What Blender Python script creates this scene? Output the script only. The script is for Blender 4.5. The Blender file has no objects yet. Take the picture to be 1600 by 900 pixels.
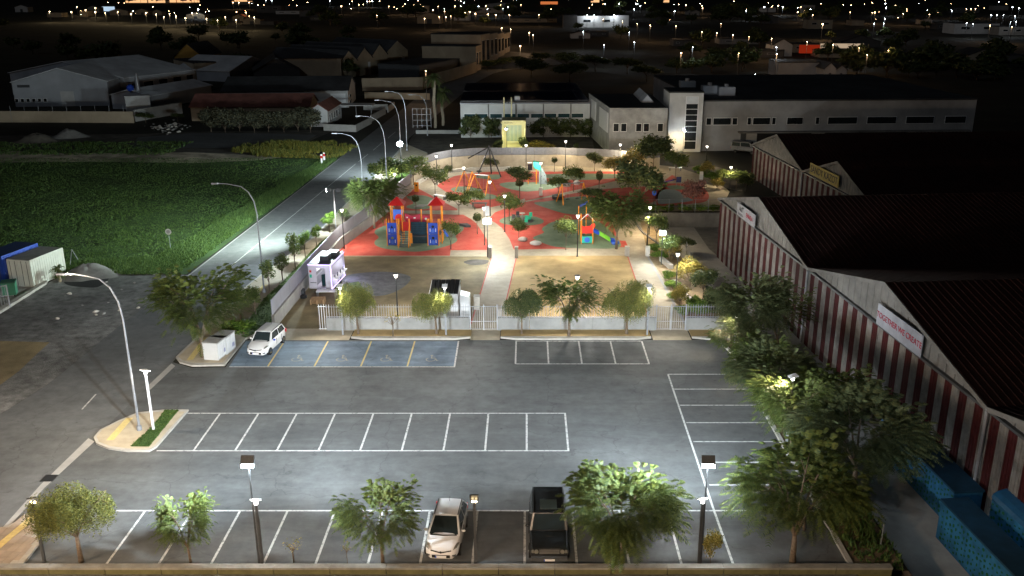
import bpy, math, random
from math import radians, sin, cos, pi
from mathutils import Vector
random.seed(7)
R = random.random
def U(a, b): return a + (b - a) * R()
SC = bpy.context.scene
COL = SC.collection
# ------------------------------------------------------------ camera
CAM_H, FOC, PITCH, PCX, PCY = 26.4, 1420.0, radians(18.3), 823.0, 450.0
cam = bpy.data.objects.new('camera', bpy.data.cameras.new('camera'))
COL.objects.link(cam); SC.camera = cam
cam.location = (0, 0, CAM_H); cam.rotation_euler = (radians(90) - PITCH, 0, 0)
cam.data.sensor_width = 36; cam.data.lens = FOC / 1600 * 36
cam.data.shift_x = -(PCX - 800) / 1600
cam.data.clip_start = 0.5; cam.data.clip_end = 9000
# ------------------------------------------------------------ world, moon light, exposure
SUN_EL, SUN_AZ = radians(38), radians(215)
w = bpy.data.worlds.new("World"); SC.world = w; w.use_nodes = True
nt = w.node_tree; bg = nt.nodes['Background']
sky = nt.nodes.new('ShaderNodeTexSky'); sky.sky_type = 'NISHITA'; sky.sun_disc = False
sky.sun_elevation = radians(-4); sky.sun_rotation = SUN_AZ
nt.links.new(sky.outputs[0], bg.inputs[0]); bg.inputs[1].default_value = 0.05
sl = bpy.data.lights.new('moonlight', 'SUN'); sl.energy = 0.14; sl.angle = radians(0.5); sl.color = (0.8, 0.88, 1.0)
so = bpy.data.objects.new('moonlight', sl); COL.objects.link(so)
so.rotation_euler = (radians(90) - SUN_EL, 0, radians(-35))
SC.view_settings.view_transform = 'Standard'; SC.view_settings.look = 'None'
SC.view_settings.exposure = 0.0; SC.view_settings.gamma = 1.0
SC.cycles.max_bounces = 5; SC.cycles.diffuse_bounces = 2; SC.cycles.glossy_bounces = 2
SC.cycles.transparent_max_bounces = 12; SC.cycles.sample_clamp_indirect = 3; SC.cycles.use_light_tree = True
SC.cycles.caustics_reflective = False; SC.cycles.caustics_refractive = False

def light(kind, loc, power, color, size=0.1, aim=None, angle=120, blend=0.8):
    l = bpy.data.lights.new(kind, kind.upper()); l.energy = power; l.color = color
    l.shadow_soft_size = size
    o = bpy.data.objects.new('lamp_light', l); COL.objects.link(o); o.location = loc
    if kind == 'spot':
        l.spot_size = radians(angle); l.spot_blend = blend
        d = Vector(aim) - Vector(loc); o.rotation_euler = d.to_track_quat('-Z', 'Y').to_euler()
    return o
WARM = (1.0, 0.80, 0.52); COOL = (0.80, 0.92, 1.0); SOD = (1.0, 0.55, 0.22); WHITE = (1.0, 0.95, 0.85)
# ------------------------------------------------------------ photograph pixel -> place on a level plane
_s, _c = sin(PITCH), cos(PITCH)
def P(px, py, z=0.0):
    u = (px - PCX) / FOC; v = (PCY - py) / FOC
    t = (z - CAM_H) / (-_s + v * _c)
    return (u * t, (_c + v * _s) * t)
def HT(py, bx, by, z=0.0):
    x, y = P(bx, by, z); v = (PCY - py) / FOC
    return CAM_H + y * (-_s + v * _c) / (_c + v * _s)
def PXM(py, z=0.0): return (py + 20) * 0.03594 * 26.4 / (26.4 - z)
def crop(ox, oy, k, pts): return [(ox + a / k, oy + b / k) for a, b in pts]
# ------------------------------------------------------------ materials
MATS = {}
def mat(name, col, rough=0.8, var=0.2, scale=3.0, bump=0.0, bscale=None, metal=0.0, col2=None, spec=0.3, big=0.0, obj=False):
    if name in MATS: return MATS[name]
    m = bpy.data.materials.new(name); m.use_nodes = True; n = m.node_tree; b = n.nodes['Principled BSDF']; L = n.links.new
    b.inputs['Roughness'].default_value = rough; b.inputs['Metallic'].default_value = metal
    b.inputs['Specular IOR Level'].default_value = spec
    if obj: pos = n.nodes.new('ShaderNodeTexCoord').outputs['Object']
    else: pos = n.nodes.new('ShaderNodeNewGeometry').outputs['Position']
    nz = n.nodes.new('ShaderNodeTexNoise'); nz.inputs['Scale'].default_value = scale; nz.inputs['Detail'].default_value = 6
    nz.inputs['Roughness'].default_value = 0.65; L(pos, nz.inputs['Vector'])
    rp = n.nodes.new('ShaderNodeValToRGB'); rp.color_ramp.elements[0].position = 0.3; rp.color_ramp.elements[1].position = 0.7
    c1 = tuple(max(0, c * (1 - var)) for c in col) + (1,); c2 = tuple(min(1, c * (1 + var)) for c in (col2 or col)) + (1,)
    rp.color_ramp.elements[0].color = c1; rp.color_ramp.elements[1].color = c2
    L(nz.outputs['Fac'], rp.inputs[0]); out = rp.outputs[0]
    if big:
        n2 = n.nodes.new('ShaderNodeTexNoise'); n2.inputs['Scale'].default_value = 0.12; n2.inputs['Detail'].default_value = 5
        L(pos, n2.inputs['Vector'])
        mr = n.nodes.new('ShaderNodeMapRange'); mr.inputs[1].default_value = 0.3; mr.inputs[2].default_value = 0.7
        mr.inputs[3].default_value = 1 - big; mr.inputs[4].default_value = 1 + big * 0.6; L(n2.outputs['Fac'], mr.inputs[0])
        mx = n.nodes.new('ShaderNodeVectorMath'); mx.operation = 'SCALE'; L(out, mx.inputs[0]); L(mr.outputs[0], mx.inputs['Scale']); out = mx.outputs[0]
    L(out, b.inputs['Base Color'])
    if bump:
        n3 = n.nodes.new('ShaderNodeTexNoise'); n3.inputs['Scale'].default_value = bscale or scale * 6; n3.inputs['Detail'].default_value = 4
        L(pos, n3.inputs['Vector'])
        bp = n.nodes.new('ShaderNodeBump'); bp.inputs['Strength'].default_value = bump; bp.inputs['Distance'].default_value = 0.05
        L(n3.outputs['Fac'], bp.inputs['Height']); L(bp.outputs[0], b.inputs['Normal'])
    MATS[name] = m; return m
def emat(name, col, strength, see=0.0):
    if name in MATS: return MATS[name]
    m = bpy.data.materials.new(name); m.use_nodes = True; n = m.node_tree; n.nodes.remove(n.nodes['Principled BSDF'])
    e = n.nodes.new('ShaderNodeEmission'); e.inputs[0].default_value = (*col, 1); e.inputs[1].default_value = strength
    o = n.nodes['Material Output']; out = e.outputs[0]
    if see:
        t = n.nodes.new('ShaderNodeBsdfTransparent'); x = n.nodes.new('ShaderNodeMixShader'); x.inputs[0].default_value = see
        n.links.new(out, x.inputs[1]); n.links.new(t.outputs[0], x.inputs[2]); out = x.outputs[0]
    n.links.new(out, o.inputs[0]); MATS[name] = m; return m
def leafmat(name, c1, c2, trans=0.3):
    m = bpy.data.materials.new(name); m.use_nodes = True; n = m.node_tree; b = n.nodes['Principled BSDF']; L = n.links.new
    g = n.nodes.new('ShaderNodeNewGeometry'); rp = n.nodes.new('ShaderNodeValToRGB')
    rp.color_ramp.elements[0].color = (*c1, 1); rp.color_ramp.elements[1].color = (*c2, 1)
    e = rp.color_ramp.elements.new(0.94); e.color = (c2[0] * 1.5, c2[1] * 1.2, c2[2] * 0.9, 1)
    L(g.outputs['Random Per Island'], rp.inputs[0]); L(rp.outputs[0], b.inputs['Base Color'])
    b.inputs['Roughness'].default_value = 0.6; b.inputs['Specular IOR Level'].default_value = 0.25
    t = n.nodes.new('ShaderNodeBsdfTranslucent'); L(rp.outputs[0], t.inputs[0])
    x = n.nodes.new('ShaderNodeMixShader'); x.inputs[0].default_value = trans
    L(b.outputs[0], x.inputs[1]); L(t.outputs[0], x.inputs[2]); L(x.outputs[0], n.nodes['Material Output'].inputs[0])
    MATS[name] = m; return m
def asphalt(name, col, streak=0.25, rough=0.75):
    m = mat(name, col, rough, 0.2, 1.2, 0.25, 40, big=0.22, spec=0.35); n = m.node_tree; L = n.links.new
    b = n.nodes['Principled BSDF']; src = b.inputs['Base Color'].links[0].from_socket
    pos = n.nodes.new('ShaderNodeNewGeometry').outputs['Position']
    mp = n.nodes.new('ShaderNodeMapping'); mp.inputs['Scale'].default_value = (0.07, 0.42, 1); mp.inputs['Rotation'].default_value = (0, 0, 0.3); L(pos, mp.inputs[0])
    nz = n.nodes.new('ShaderNodeTexNoise'); nz.inputs['Scale'].default_value = 1; nz.inputs['Detail'].default_value = 8; nz.inputs['Roughness'].default_value = 0.7
    nz.inputs['Distortion'].default_value = 0.8; L(mp.outputs[0], nz.inputs['Vector'])
    mr = n.nodes.new('ShaderNodeMapRange'); mr.inputs[1].default_value = 0.35; mr.inputs[2].default_value = 0.7; mr.inputs[3].default_value = 1 - streak; mr.inputs[4].default_value = 1 + streak
    L(nz.outputs['Fac'], mr.inputs[0])
    v = n.nodes.new('ShaderNodeTexVoronoi'); v.inputs['Scale'].default_value = 0.55; L(pos, v.inputs['Vector'])   # pale flecks and dark spots
    m2 = n.nodes.new('ShaderNodeMapRange'); m2.inputs[1].default_value = 0.02; m2.inputs[2].default_value = 0.06; m2.inputs[3].default_value = 0.6; m2.inputs[4].default_value = 1.0
    L(v.outputs['Distance'], m2.inputs[0])
    mu = n.nodes.new('ShaderNodeMath'); mu.operation = 'MULTIPLY'; L(mr.outputs[0], mu.inputs[0]); L(m2.outputs[0], mu.inputs[1])
    vd = n.nodes.new('ShaderNodeTexVoronoi'); vd.feature = 'DISTANCE_TO_EDGE'; vd.inputs['Scale'].default_value = 0.13      # fine cracks with wandering edges
    nw = n.nodes.new('ShaderNodeTexNoise'); nw.inputs['Scale'].default_value = 0.9; nw.inputs['Detail'].default_value = 5; L(pos, nw.inputs['Vector'])
    ad = n.nodes.new('ShaderNodeVectorMath'); ad.operation = 'MULTIPLY_ADD'; L(nw.outputs['Color'], ad.inputs[0]); ad.inputs[1].default_value = (1.6, 1.6, 1.6); L(pos, ad.inputs[2]); L(ad.outputs[0], vd.inputs['Vector'])
    m4 = n.nodes.new('ShaderNodeMapRange'); m4.inputs[1].default_value = 0.0; m4.inputs[2].default_value = 0.006; m4.inputs[3].default_value = 0.72; m4.inputs[4].default_value = 1.0; L(vd.outputs['Distance'], m4.inputs[0])
    n5 = n.nodes.new('ShaderNodeTexNoise'); n5.inputs['Scale'].default_value = 0.55; n5.inputs['Detail'].default_value = 9; n5.inputs['Roughness'].default_value = 0.75; L(pos, n5.inputs['Vector'])
    m5 = n.nodes.new('ShaderNodeMapRange'); m5.inputs[1].default_value = 0.30; m5.inputs[2].default_value = 0.42; m5.inputs[3].default_value = 0.68; m5.inputs[4].default_value = 1.0; L(n5.outputs['Fac'], m5.inputs[0])   # oil and tyre stains
    mu2 = n.nodes.new('ShaderNodeMath'); mu2.operation = 'MULTIPLY'; L(mu.outputs[0], mu2.inputs[0]); L(m4.outputs[0], mu2.inputs[1])
    mu = n.nodes.new('ShaderNodeMath'); mu.operation = 'MULTIPLY'; L(mu2.outputs[0], mu.inputs[0]); L(m5.outputs[0], mu.inputs[1])
    sc = n.nodes.new('ShaderNodeVectorMath'); sc.operation = 'SCALE'; L(src, sc.inputs[0]); L(mu.outputs[0], sc.inputs['Scale']); L(sc.outputs[0], b.inputs['Base Color'])
    return m
M_asph = asphalt('asphalt', (0.108, 0.112, 0.113), 0.2)
M_road = asphalt('road_asphalt', (0.135, 0.138, 0.138), 0.12)
M_dirt = mat('dark_soil', (0.075, 0.066, 0.055), 0.95, 0.45, 0.5, 0.8, 5, col2=(0.1, 0.09, 0.075), big=0.4)
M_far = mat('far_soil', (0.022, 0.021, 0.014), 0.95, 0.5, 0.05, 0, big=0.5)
M_gravel = mat('gravel', (0.17, 0.168, 0.16), 0.95, 0.5, 1.2, 1.0, 9, big=0.45)
M_sand = mat('sand', (0.44, 0.31, 0.14), 0.95, 0.25, 0.5, 0.5, 12, big=0.3)
M_sandy = mat('sandy_yard', (0.23, 0.18, 0.095), 0.95, 0.3, 0.6, 0.6, 12, big=0.4)
M_path = mat('beige_paving', (0.42, 0.36, 0.265), 0.85, 0.16, 1.2, 0.3, 20, big=0.15)
M_conc = mat('concrete', (0.36, 0.35, 0.33), 0.85, 0.14, 1.1, 0.2, 15, big=0.15)
M_concd = mat('dark_concrete', (0.17, 0.165, 0.155), 0.9, 0.3, 0.8, 0.3, 12, big=0.3)
M_kerb = mat('kerb_stone', (0.40, 0.38, 0.34), 0.85, 0.15, 2.0, 0.2)
M_redr = mat('red_rubber', (0.50, 0.06, 0.042), 0.85, 0.08, 0.7, 0.2, 40, col2=(0.56, 0.12, 0.085), big=0.15)
M_greenr = mat('green_rubber', (0.15, 0.22, 0.13), 0.85, 0.10, 0.7, 0.2, 40, col2=(0.22, 0.27, 0.18), big=0.2)
M_greyr = mat('blue_grey_rubber', (0.26, 0.31, 0.31), 0.85, 0.10, 1.5, 0.2, 40)
M_line = mat('white_line_paint', (0.20, 0.20, 0.20), 0.7, 0.0, 5, col2=(0.56, 0.56, 0.54), big=0.12)
M_line.node_tree.nodes['Color Ramp'].color_ramp.elements[0].position = 0.34; M_line.node_tree.nodes['Color Ramp'].color_ramp.elements[1].position = 0.5
M_lineY = mat('yellow_line_paint', (0.60, 0.48, 0.20), 0.7, 0.15, 6)
M_blueb = asphalt('blue_bay_paint', (0.15, 0.205, 0.27), 0.32)
M_grass = mat('lawn', (0.075, 0.13, 0.025), 0.9, 0.4, 2.5, 0.8, 14, col2=(0.10, 0.15, 0.03), big=0.2)
M_field = mat('field_grass', (0.035, 0.07, 0.018), 0.95, 0.4, 0.35, 0.5, 6, big=0.4)
M_white = mat('white_plaster', (0.50, 0.50, 0.49), 0.8, 0.08, 1.0, 0.1, 10, big=0.12)
M_whitem = mat('white_metal', (0.7, 0.7, 0.7), 0.45, 0.06, 3)
M_galv = mat('galvanised_steel', (0.27, 0.28, 0.30), 0.5, 0.15, 4, metal=0.4)
M_black = mat('black_metal', (0.02, 0.021, 0.023), 0.4, 0.2, 4, spec=0.5)
M_dark = mat('dark_grey_metal', (0.06, 0.065, 0.07), 0.5, 0.2, 4)
M_glass = mat('dark_glass', (0.015, 0.018, 0.02), 0.08, 0.1, 1, spec=0.6)
M_teal = mat('teal_glass', (0.012, 0.04, 0.045), 0.1, 0.1, 1, spec=0.6)
M_bark = mat('bark', (0.16, 0.12, 0.085), 0.95, 0.3, 8, 0.6, 30)
M_barkp = mat('pale_bark', (0.32, 0.27, 0.2), 0.95, 0.3, 8, 0.6, 30)
M_stone = mat('pale_stone', (0.55, 0.52, 0.46), 0.8, 0.15, 3, 0.3)
M_orange = mat('orange_paint', (0.75, 0.26, 0.02), 0.5, 0.08, 3)
M_blue = mat('blue_plastic', (0.02, 0.07, 0.46), 0.45, 0.1, 3)
M_red = mat('red_plastic', (0.50, 0.02, 0.02), 0.45, 0.1, 3)
M_green = mat('green_plastic', (0.02, 0.36, 0.22), 0.45, 0.1, 3)
M_lime = mat('lime_plastic', (0.22, 0.62, 0.05), 0.45, 0.1, 3)
M_rubber = mat('black_rubber', (0.015, 0.015, 0.015), 0.8, 0.2, 5)
M_wood = mat('pallet_wood', (0.36, 0.23, 0.12), 0.85, 0.25, 6, 0.3)
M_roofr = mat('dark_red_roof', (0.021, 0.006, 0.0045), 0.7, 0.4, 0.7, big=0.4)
M_roofd = mat('dark_roof', (0.045, 0.047, 0.05), 0.8, 0.3, 0.4, big=0.3)
M_roofg = mat('grey_sheet_roof', (0.60, 0.63, 0.65), 0.7, 0.15, 0.4, big=0.25)
M_roofb = mat('solar_panel_glass', (0.006, 0.014, 0.035), 0.3, 0.2, 0.5, spec=0.5)
M_hall = mat('grey_blue_cladding', (0.36, 0.38, 0.41), 0.7, 0.12, 0.3, big=0.2)
M_tan = mat('tan_plaster', (0.38, 0.31, 0.22), 0.85, 0.15, 0.3, big=0.2)
M_leaf = leafmat('feathery_leaf', (0.040, 0.075, 0.026), (0.105, 0.155, 0.048))
M_leafp = leafmat('pepper_leaf', (0.05, 0.075, 0.024), (0.145, 0.175, 0.055))
M_leafd = leafmat('dark_leaf', (0.030, 0.055, 0.024), (0.085, 0.12, 0.05))
M_leafg = leafmat('grey_green_leaf', (0.05, 0.08, 0.045), (0.13, 0.175, 0.095), 0.35)
M_leafy = leafmat('yellow_green_leaf', (0.10, 0.11, 0.03), (0.26, 0.24, 0.07))
M_leafh = leafmat('hedge_leaf', (0.05, 0.11, 0.02), (0.12, 0.22, 0.04))
M_leafr = leafmat('olive_grey_leaf', (0.035, 0.045, 0.035), (0.085, 0.10, 0.075), 0.15)
M_leafm = leafmat('pink_flower_leaf', (0.07, 0.03, 0.03), (0.30, 0.17, 0.17))
M_blade = leafmat('grass_blade', (0.028, 0.068, 0.020), (0.085, 0.165, 0.055), 0.35)
M_blady = leafmat('yellow_weed', (0.05, 0.09, 0.02), (0.19, 0.20, 0.05), 0.3)
# ------------------------------------------------------------ mesh helpers
class MB:
    def __init__(s): s.v = []; s.f = []
    def add(s, v, f):
        o = len(s.v); s.v += [tuple(p) for p in v]; s.f += [tuple(i + o for i in q) for q in f]; return s
    def box(s, x0, y0, z0, x1, y1, z1, rz=0, piv=None):
        v = [(x, y, z) for z in (z0, z1) for x, y in ((x0, y0), (x1, y0), (x1, y1), (x0, y1))]
        if rz:
            cx, cy = piv or ((x0 + x1) / 2, (y0 + y1) / 2); c, q = cos(rz), sin(rz)
            v = [(cx + (x - cx) * c - (y - cy) * q, cy + (x - cx) * q + (y - cy) * c, z) for x, y, z in v]
        return s.add(v, [(0, 3, 2, 1), (4, 5, 6, 7), (0, 1, 5, 4), (1, 2, 6, 5), (2, 3, 7, 6), (3, 0, 4, 7)])
    def tube(s, pts, rad, n=8, cap=True):
        pts = [Vector(p) for p in pts]; k = len(pts)
        if not isinstance(rad, (list, tuple)): rad = [rad] * k
        base = len(s.v); ref = Vector((0.13, 0.9, 0.41)).normalized()
        for i, p in enumerate(pts):
            d = (pts[min(i + 1, k - 1)] - pts[max(i - 1, 0)]).normalized()
            if abs(d.dot(ref)) > 0.95: ref = Vector((1, 0, 0.1)).normalized()
            a = d.cross(ref).normalized(); b = d.cross(a)
            for j in range(n):
                t = 2 * pi * j / n; s.v.append(tuple(p + (a * cos(t) + b * sin(t)) * rad[i]))
        for i in range(k - 1):
            for j in range(n):
                q = base + i * n; s.f.append((q + j, q + (j + 1) % n, q + n + (j + 1) % n, q + n + j))
        if cap: s.f.append(tuple(base + j for j in range(n))[::-1]); s.f.append(tuple(base + (k - 1) * n + j for j in range(n)))
        return s
    def prism(s, pts, z0, z1):
        n = len(pts); a = sum(pts[i][0] * pts[(i + 1) % n][1] - pts[(i + 1) % n][0] * pts[i][1] for i in range(n))
        if a < 0: pts = pts[::-1]
        v = [(x, y, z0) for x, y in pts] + [(x, y, z1) for x, y in pts]
        return s.add(v, [tuple(range(n))[::-1], tuple(range(n, 2 * n))] + [(i, (i + 1) % n, n + (i + 1) % n, n + i) for i in range(n)])
    def ext(s, prof, axis, a, b):       # profile (u,z) swept along x ('x') or y ('y') from a to b
        n = len(prof); mk = (lambda u, z, t: (t, u, z)) if axis == 'x' else (lambda u, z, t: (u, t, z))
        v = [mk(u, z, a) for u, z in prof] + [mk(u, z, b) for u, z in prof]
        return s.add(v, [tuple(range(n)), tuple(range(n, 2 * n))[::-1]] + [(i, n + i, n + (i + 1) % n, (i + 1) % n) for i in range(n)])
    def ball(s, c, r, nu=10, nv=6, jit=0):
        rx, ry, rz = r if isinstance(r, tuple) else (r, r, r); v = []; f = []
        for i in range(nv + 1):
            t = pi * i / nv
            for j in range(nu):
                p = 2 * pi * j / nu; k = 1 + U(-jit, jit)
                v.append((c[0] + rx * k * sin(t) * cos(p), c[1] + ry * k * sin(t) * sin(p), c[2] + rz * k * cos(t)))
        for i in range(nv):
            for j in range(nu): f.append((i * nu + j, (i + 1) * nu + j, (i + 1) * nu + (j + 1) % nu, i * nu + (j + 1) % nu))
        return s.add(v, f)
    def mesh(s, name, m, smooth=False):
        me = bpy.data.meshes.new(name); me.from_pydata(s.v, [], s.f); me.materials.append(m)
        if smooth: me.polygons.foreach_set('use_smooth', [True] * len(me.polygons))
        me.update(); return me
    def build(s, name, m, parent=None, smooth=False, loc=None):
        return inst(name, s.mesh(name, m, smooth), parent, loc)
def inst(name, me, parent=None, loc=None, rot=None, scale=None):
    o = bpy.data.objects.new(name, me); COL.objects.link(o); o.parent = parent
    if loc: o.location = loc
    if rot: o.rotation_euler = rot
    if scale: o.scale = scale
    return o
def tag(o, label=None, cat=None, group=None, kind=None):
    if label: o['label'] = label
    if cat: o['category'] = cat
    if group: o['group'] = group
    if kind: o['kind'] = kind
    return o
def thing(name, label, cat, loc=(0, 0, 0), rz=0, group=None):
    o = bpy.data.objects.new(name, None); COL.objects.link(o); o.location = loc; o.rotation_euler = (0, 0, rz)
    o.empty_display_size = 0.3
    return tag(o, label, cat, group)
def struct(o): o['kind'] = 'structure'; return o
def kids(o): return [c for c in COL.objects if c.parent is o]
def copy_tree(root, loc, rz=0, scale=None, label=None, group=None, _k={}):
    r = root.copy(); COL.objects.link(r); r.location = loc; r.rotation_euler = (0, 0, rz)
    if scale: r.scale = scale
    if label: r['label'] = label
    if group: r['group'] = group
    def rec(src, dst):
        for ch in src.children:
            c = ch.copy(); COL.objects.link(c); c.parent = dst; rec(ch, c)
    rec(root, r); return r
def smooth_poly(pts, n=5):
    out = []; k = len(pts)
    for i in range(k):
        p0, p1, p2, p3 = pts[i - 1], pts[i], pts[(i + 1) % k], pts[(i + 2) % k]
        for j in range(n):
            t = j / n
            out.append(tuple(0.5 * (2 * p1[a] + (p2[a] - p0[a]) * t + (2 * p0[a] - 5 * p1[a] + 4 * p2[a] - p3[a]) * t * t + (3 * p1[a] - p0[a] - 3 * p2[a] + p3[a]) * t ** 3) for a in (0, 1)))
    return out
def sheet(name, pts, z, m, px=True, smooth=False):
    if px: pts = [P(a, b) for a, b in pts]
    if smooth: pts = smooth_poly(pts)
    b = MB(); n = len(pts); a = sum(pts[i][0] * pts[(i + 1) % n][1] - pts[(i + 1) % n][0] * pts[i][1] for i in range(n))
    if a < 0: pts = pts[::-1]
    b.add([(x, y, z) for x, y in pts], [tuple(range(n))])
    return struct(b.build(name, m))
def slab(name, pts, z0, z1, m, px=True, smooth=False):
    if px: pts = [P(a, b) for a, b in pts]
    if smooth: pts = smooth_poly(pts)
    return struct(MB().prism(pts, z0, z1).build(name, m))
def text(body, size, m, parent, loc, rot, sx=1.0):
    cu = bpy.data.curves.new('lettering', 'FONT'); cu.body = body; cu.size = size; cu.extrude = 0.01; cu.align_x = 'CENTER'; cu.align_y = 'CENTER'
    cu.materials.append(m); t = bpy.data.objects.new('t', cu); COL.objects.link(t); bpy.context.view_layer.update()
    me = bpy.data.meshes.new_from_object(t.evaluated_get(bpy.context.evaluated_depsgraph_get())); bpy.data.objects.remove(t)
    o = inst('lettering', me, parent, loc, rot); o.scale = (sx, 1, 1); return o
# ============================================================ ground
YARD = -1.5
BOUND = [(18.2, 36.0), (18.2, 70), (17.0, 80), (15.2, 90), (13.0, 100), (12.4, 108.5)]
b = MB().add([(x, y, 0) for x, y in [(-4000, 36.9), (18.2, 36.9)] + BOUND[1:] + [(4000, 108.5), (4000, 7000), (-4000, 7000)]], [tuple(range(10))])
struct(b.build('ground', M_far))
b = MB().add([(x, y, YARD) for x, y in [(-4000, -300), (4000, -300), (4000, 108.5)] + BOUND[::-1] + [(18.2, 36.9), (-4000, 36.9)]], [tuple(range(11))])
struct(b.build('lower_ground', M_concd))
# bank between the planted strip and the lower yard
b = MB()
for (x0, y0), (x1, y1) in zip(BOUND[:-1], BOUND[1:]):
    b.add([(x0, y0, 0), (x1, y1, 0), (x1 + 0.25, y1, YARD), (x0 + 0.25, y0, YARD)], [(0, 1, 2, 3)])
struct(b.build('bank', M_dirt))
sheet('yard_paving', [(19.3, 20), (27, 20), (24.2, 72), (20.5, 98.3), (20.5, 108), (13.2, 108), (13.8, 100), (16.2, 90), (18.0, 80), (19.2, 70)], YARD + 0.004, M_conc, px=False)
# asphalt
sheet('parking_lot', [(0, 905), (0, 838), (140, 693), (270, 566), (300, 575), (352, 574), (385, 531), (1132, 531), (1228, 700), (1340, 890), (1340, 905)], 0.004, M_asph)
sheet('road', [(0, 905), (-120, 760), (0, 648), (76, 600), (190, 507), (293, 430), (463, 300), (530, 247), (655, 150), (700, 122), (745, 100), (775, 88),
      (795, 80), (850, 86), (880, 100), (830, 106), (790, 110), (770, 115), (745, 128), (700, 165), (640, 215), (632, 225), (600, 262), (540, 320), (483, 377), (417, 423), (373, 458), (330, 500), (268, 568), (140, 693), (0, 838)], 0.008, M_road)
sheet('cross_street', [(642, 216), (650, 207), (925, 214), (930, 240), (720, 248), (632, 240)], 0.004, M_dirt)
sheet('gutter_strip', [(0, 838), (0, 829), (64, 757), (138, 685), (148, 690), (70, 762)], 0.012, M_conc)
sheet('gutter_strip', [(228, 606), (268, 568), (274, 572), (234, 610)], 0.012, M_conc)
b = MB(); b.box(-27.8, 45.2, 0.012, -27.05, 45.95, 0.02)
for i in range(6): b.box(-27.75 + i * 0.12, 45.25, 0.02, -27.70 + i * 0.12, 45.9, 0.035)
tag(b.build('drain_grate', M_black), 'dark rectangular drain grate set in the pale gutter strip of the road', 'drain')
x, y = P(78, 747)
for o in (bpy.data.objects['drain_grate'],): o.location = (x + 27.4, y - 45.6, 0)
# road centre lines
def linepx(name, a, c, wid, m, z=0.012):
    (x0, y0), (x1, y1) = P(*a), P(*c); d = Vector((x1 - x0, y1 - y0)); d.normalize(); n_ = Vector((-d.y, d.x)) * wid / 2
    b = MB().add([(x0 - n_.x, y0 - n_.y, z), (x1 - n_.x, y1 - n_.y, z), (x1 + n_.x, y1 + n_.y, z), (x0 + n_.x, y0 + n_.y, z)][::1], [(0, 1, 2, 3)])
    return struct(b.build(name, m))
linepx('road_marking', (300, 466), (556, 256), 0.10, M_line)
for a, c in (((560, 253), (575, 241)), ((583, 235), (598, 222)), ((606, 216), (618, 206))): linepx('road_marking', a, c, 0.12, M_line)
linepx('road_marking', (128, 640), (150, 616), 0.10, M_line)
linepx('road_edge_line', (293, 432), (530, 248.6), 0.12, M_conc)
# parking lines
def pl(x0, y0, x1, y1, m=M_line, wd=0.12, z=0.016):
    d = Vector((x1 - x0, y1 - y0)); d.normalize(); n_ = Vector((-d.y, d.x)) * wd / 2
    b = MB().add([(x0 - n_.x, y0 - n_.y, z), (x0 + n_.x, y0 + n_.y, z), (x1 + n_.x, y1 + n_.y, z), (x1 - n_.x, y1 - n_.y, z)][::-1], [(0, 1, 2, 3)])
    return struct(b.build('parking_line', m))
yF = 42.12
pl(-21.8, yF, 18.0 - 7.9 + 0.1, yF, z=0.014)
for i in range(12): pl(-20.26 + 2.52 * i, yF - 0.06, -20.26 + 2.52 * i, 37.0)
pl(9.95, yF, 9.95, 37.0)
pl(-22.3, 53.75, 2.56, 53.75, z=0.014); pl(-22.2, 48.7, 2.56, 48.7, z=0.014)
for i in range(10): pl(2.5 - 2.5 * i, 48.76, 2.5 - 2.5 * i, 53.69)
pl(10.15, 60.1, 9.95, yF, z=0.018)
for i in range(7): pl(10.2, 60.05 - 2.55 * i, 15.3, 60.05 - 2.55 * i)
pl(10.0, yF, 15.3, yF)
sheet('blue_parking_bays', [(716, 533.5), (711, 572), (358, 573), (384, 533.5)], 0.010, M_blueb)
for i in range(1, 5): pl(-5.38 - 3.41 * i, 66.45, -5.38 - 3.41 * i + 0.03, 61.5, M_lineY)
pl(-5.36, 66.5, -5.3, 61.45); pl(-21.8, 61.4, -5.24, 61.4, z=0.014)
pl(-0.87, 61.95, 9.08, 61.95, z=0.014); pl(-0.9, 66.5, 9.0, 66.5, z=0.014)
for x in (-0.83, 1.62, 4.08, 6.57, 9.04): pl(x, 66.44, x, 62.01)
# wheelchair signs painted in the bays
def wheelchair(x, y):
    b = MB(); z = 0.0; X_, Y_ = x, y; x = y = 0
    def arc(cx, cy, r, a0, a1, n=14, wd=0.1):
        for i in range(n):
            t0 = a0 + (a1 - a0) * i / n; t1 = a0 + (a1 - a0) * (i + 1) / n
            b.add([(cx + r * cos(t0), cy + r * sin(t0), z), (cx + r * cos(t1), cy + r * sin(t1), z), (cx + (r + wd) * cos(t1), cy + (r + wd) * sin(t1), z), (cx + (r + wd) * cos(t0), cy + (r + wd) * sin(t0), z)], [(0, 3, 2, 1)])
    def bar(p, q, wd=0.12):
        d = Vector((q[0] - p[0], q[1] - p[1])).normalized(); n_ = Vector((-d.y, d.x)) * wd / 2
        b.add([(p[0] - n_.x, p[1] - n_.y, z), (q[0] - n_.x, q[1] - n_.y, z), (q[0] + n_.x, q[1] + n_.y, z), (p[0] + n_.x, p[1] + n_.y, z)], [(0, 1, 2, 3)])
    arc(x, y, 0.38, radians(130), radians(370)); arc(x + 0.02, y + 0.98, 0.0, 0, 2 * pi, 10, 0.14)
    bar((x + 0.02, y + 0.8), (x + 0.05, y + 0.25)); bar((x + 0.05, y + 0.28), (x + 0.45, y + 0.28)); bar((x + 0.42, y + 0.3), (x + 0.6, y - 0.3)); bar((x + 0.02, y + 0.58), (x + 0.38, y + 0.58)); bar((x + 0.55, y - 0.28), (x + 0.75, y - 0.22))
    o = struct(b.build('wheelchair_marking', mat('faded_symbol_paint', (.31, .31, .27), .8, .2, 8))); o.location = (X_, Y_, .02); o.scale = (.78, .78, 1); return o
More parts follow.
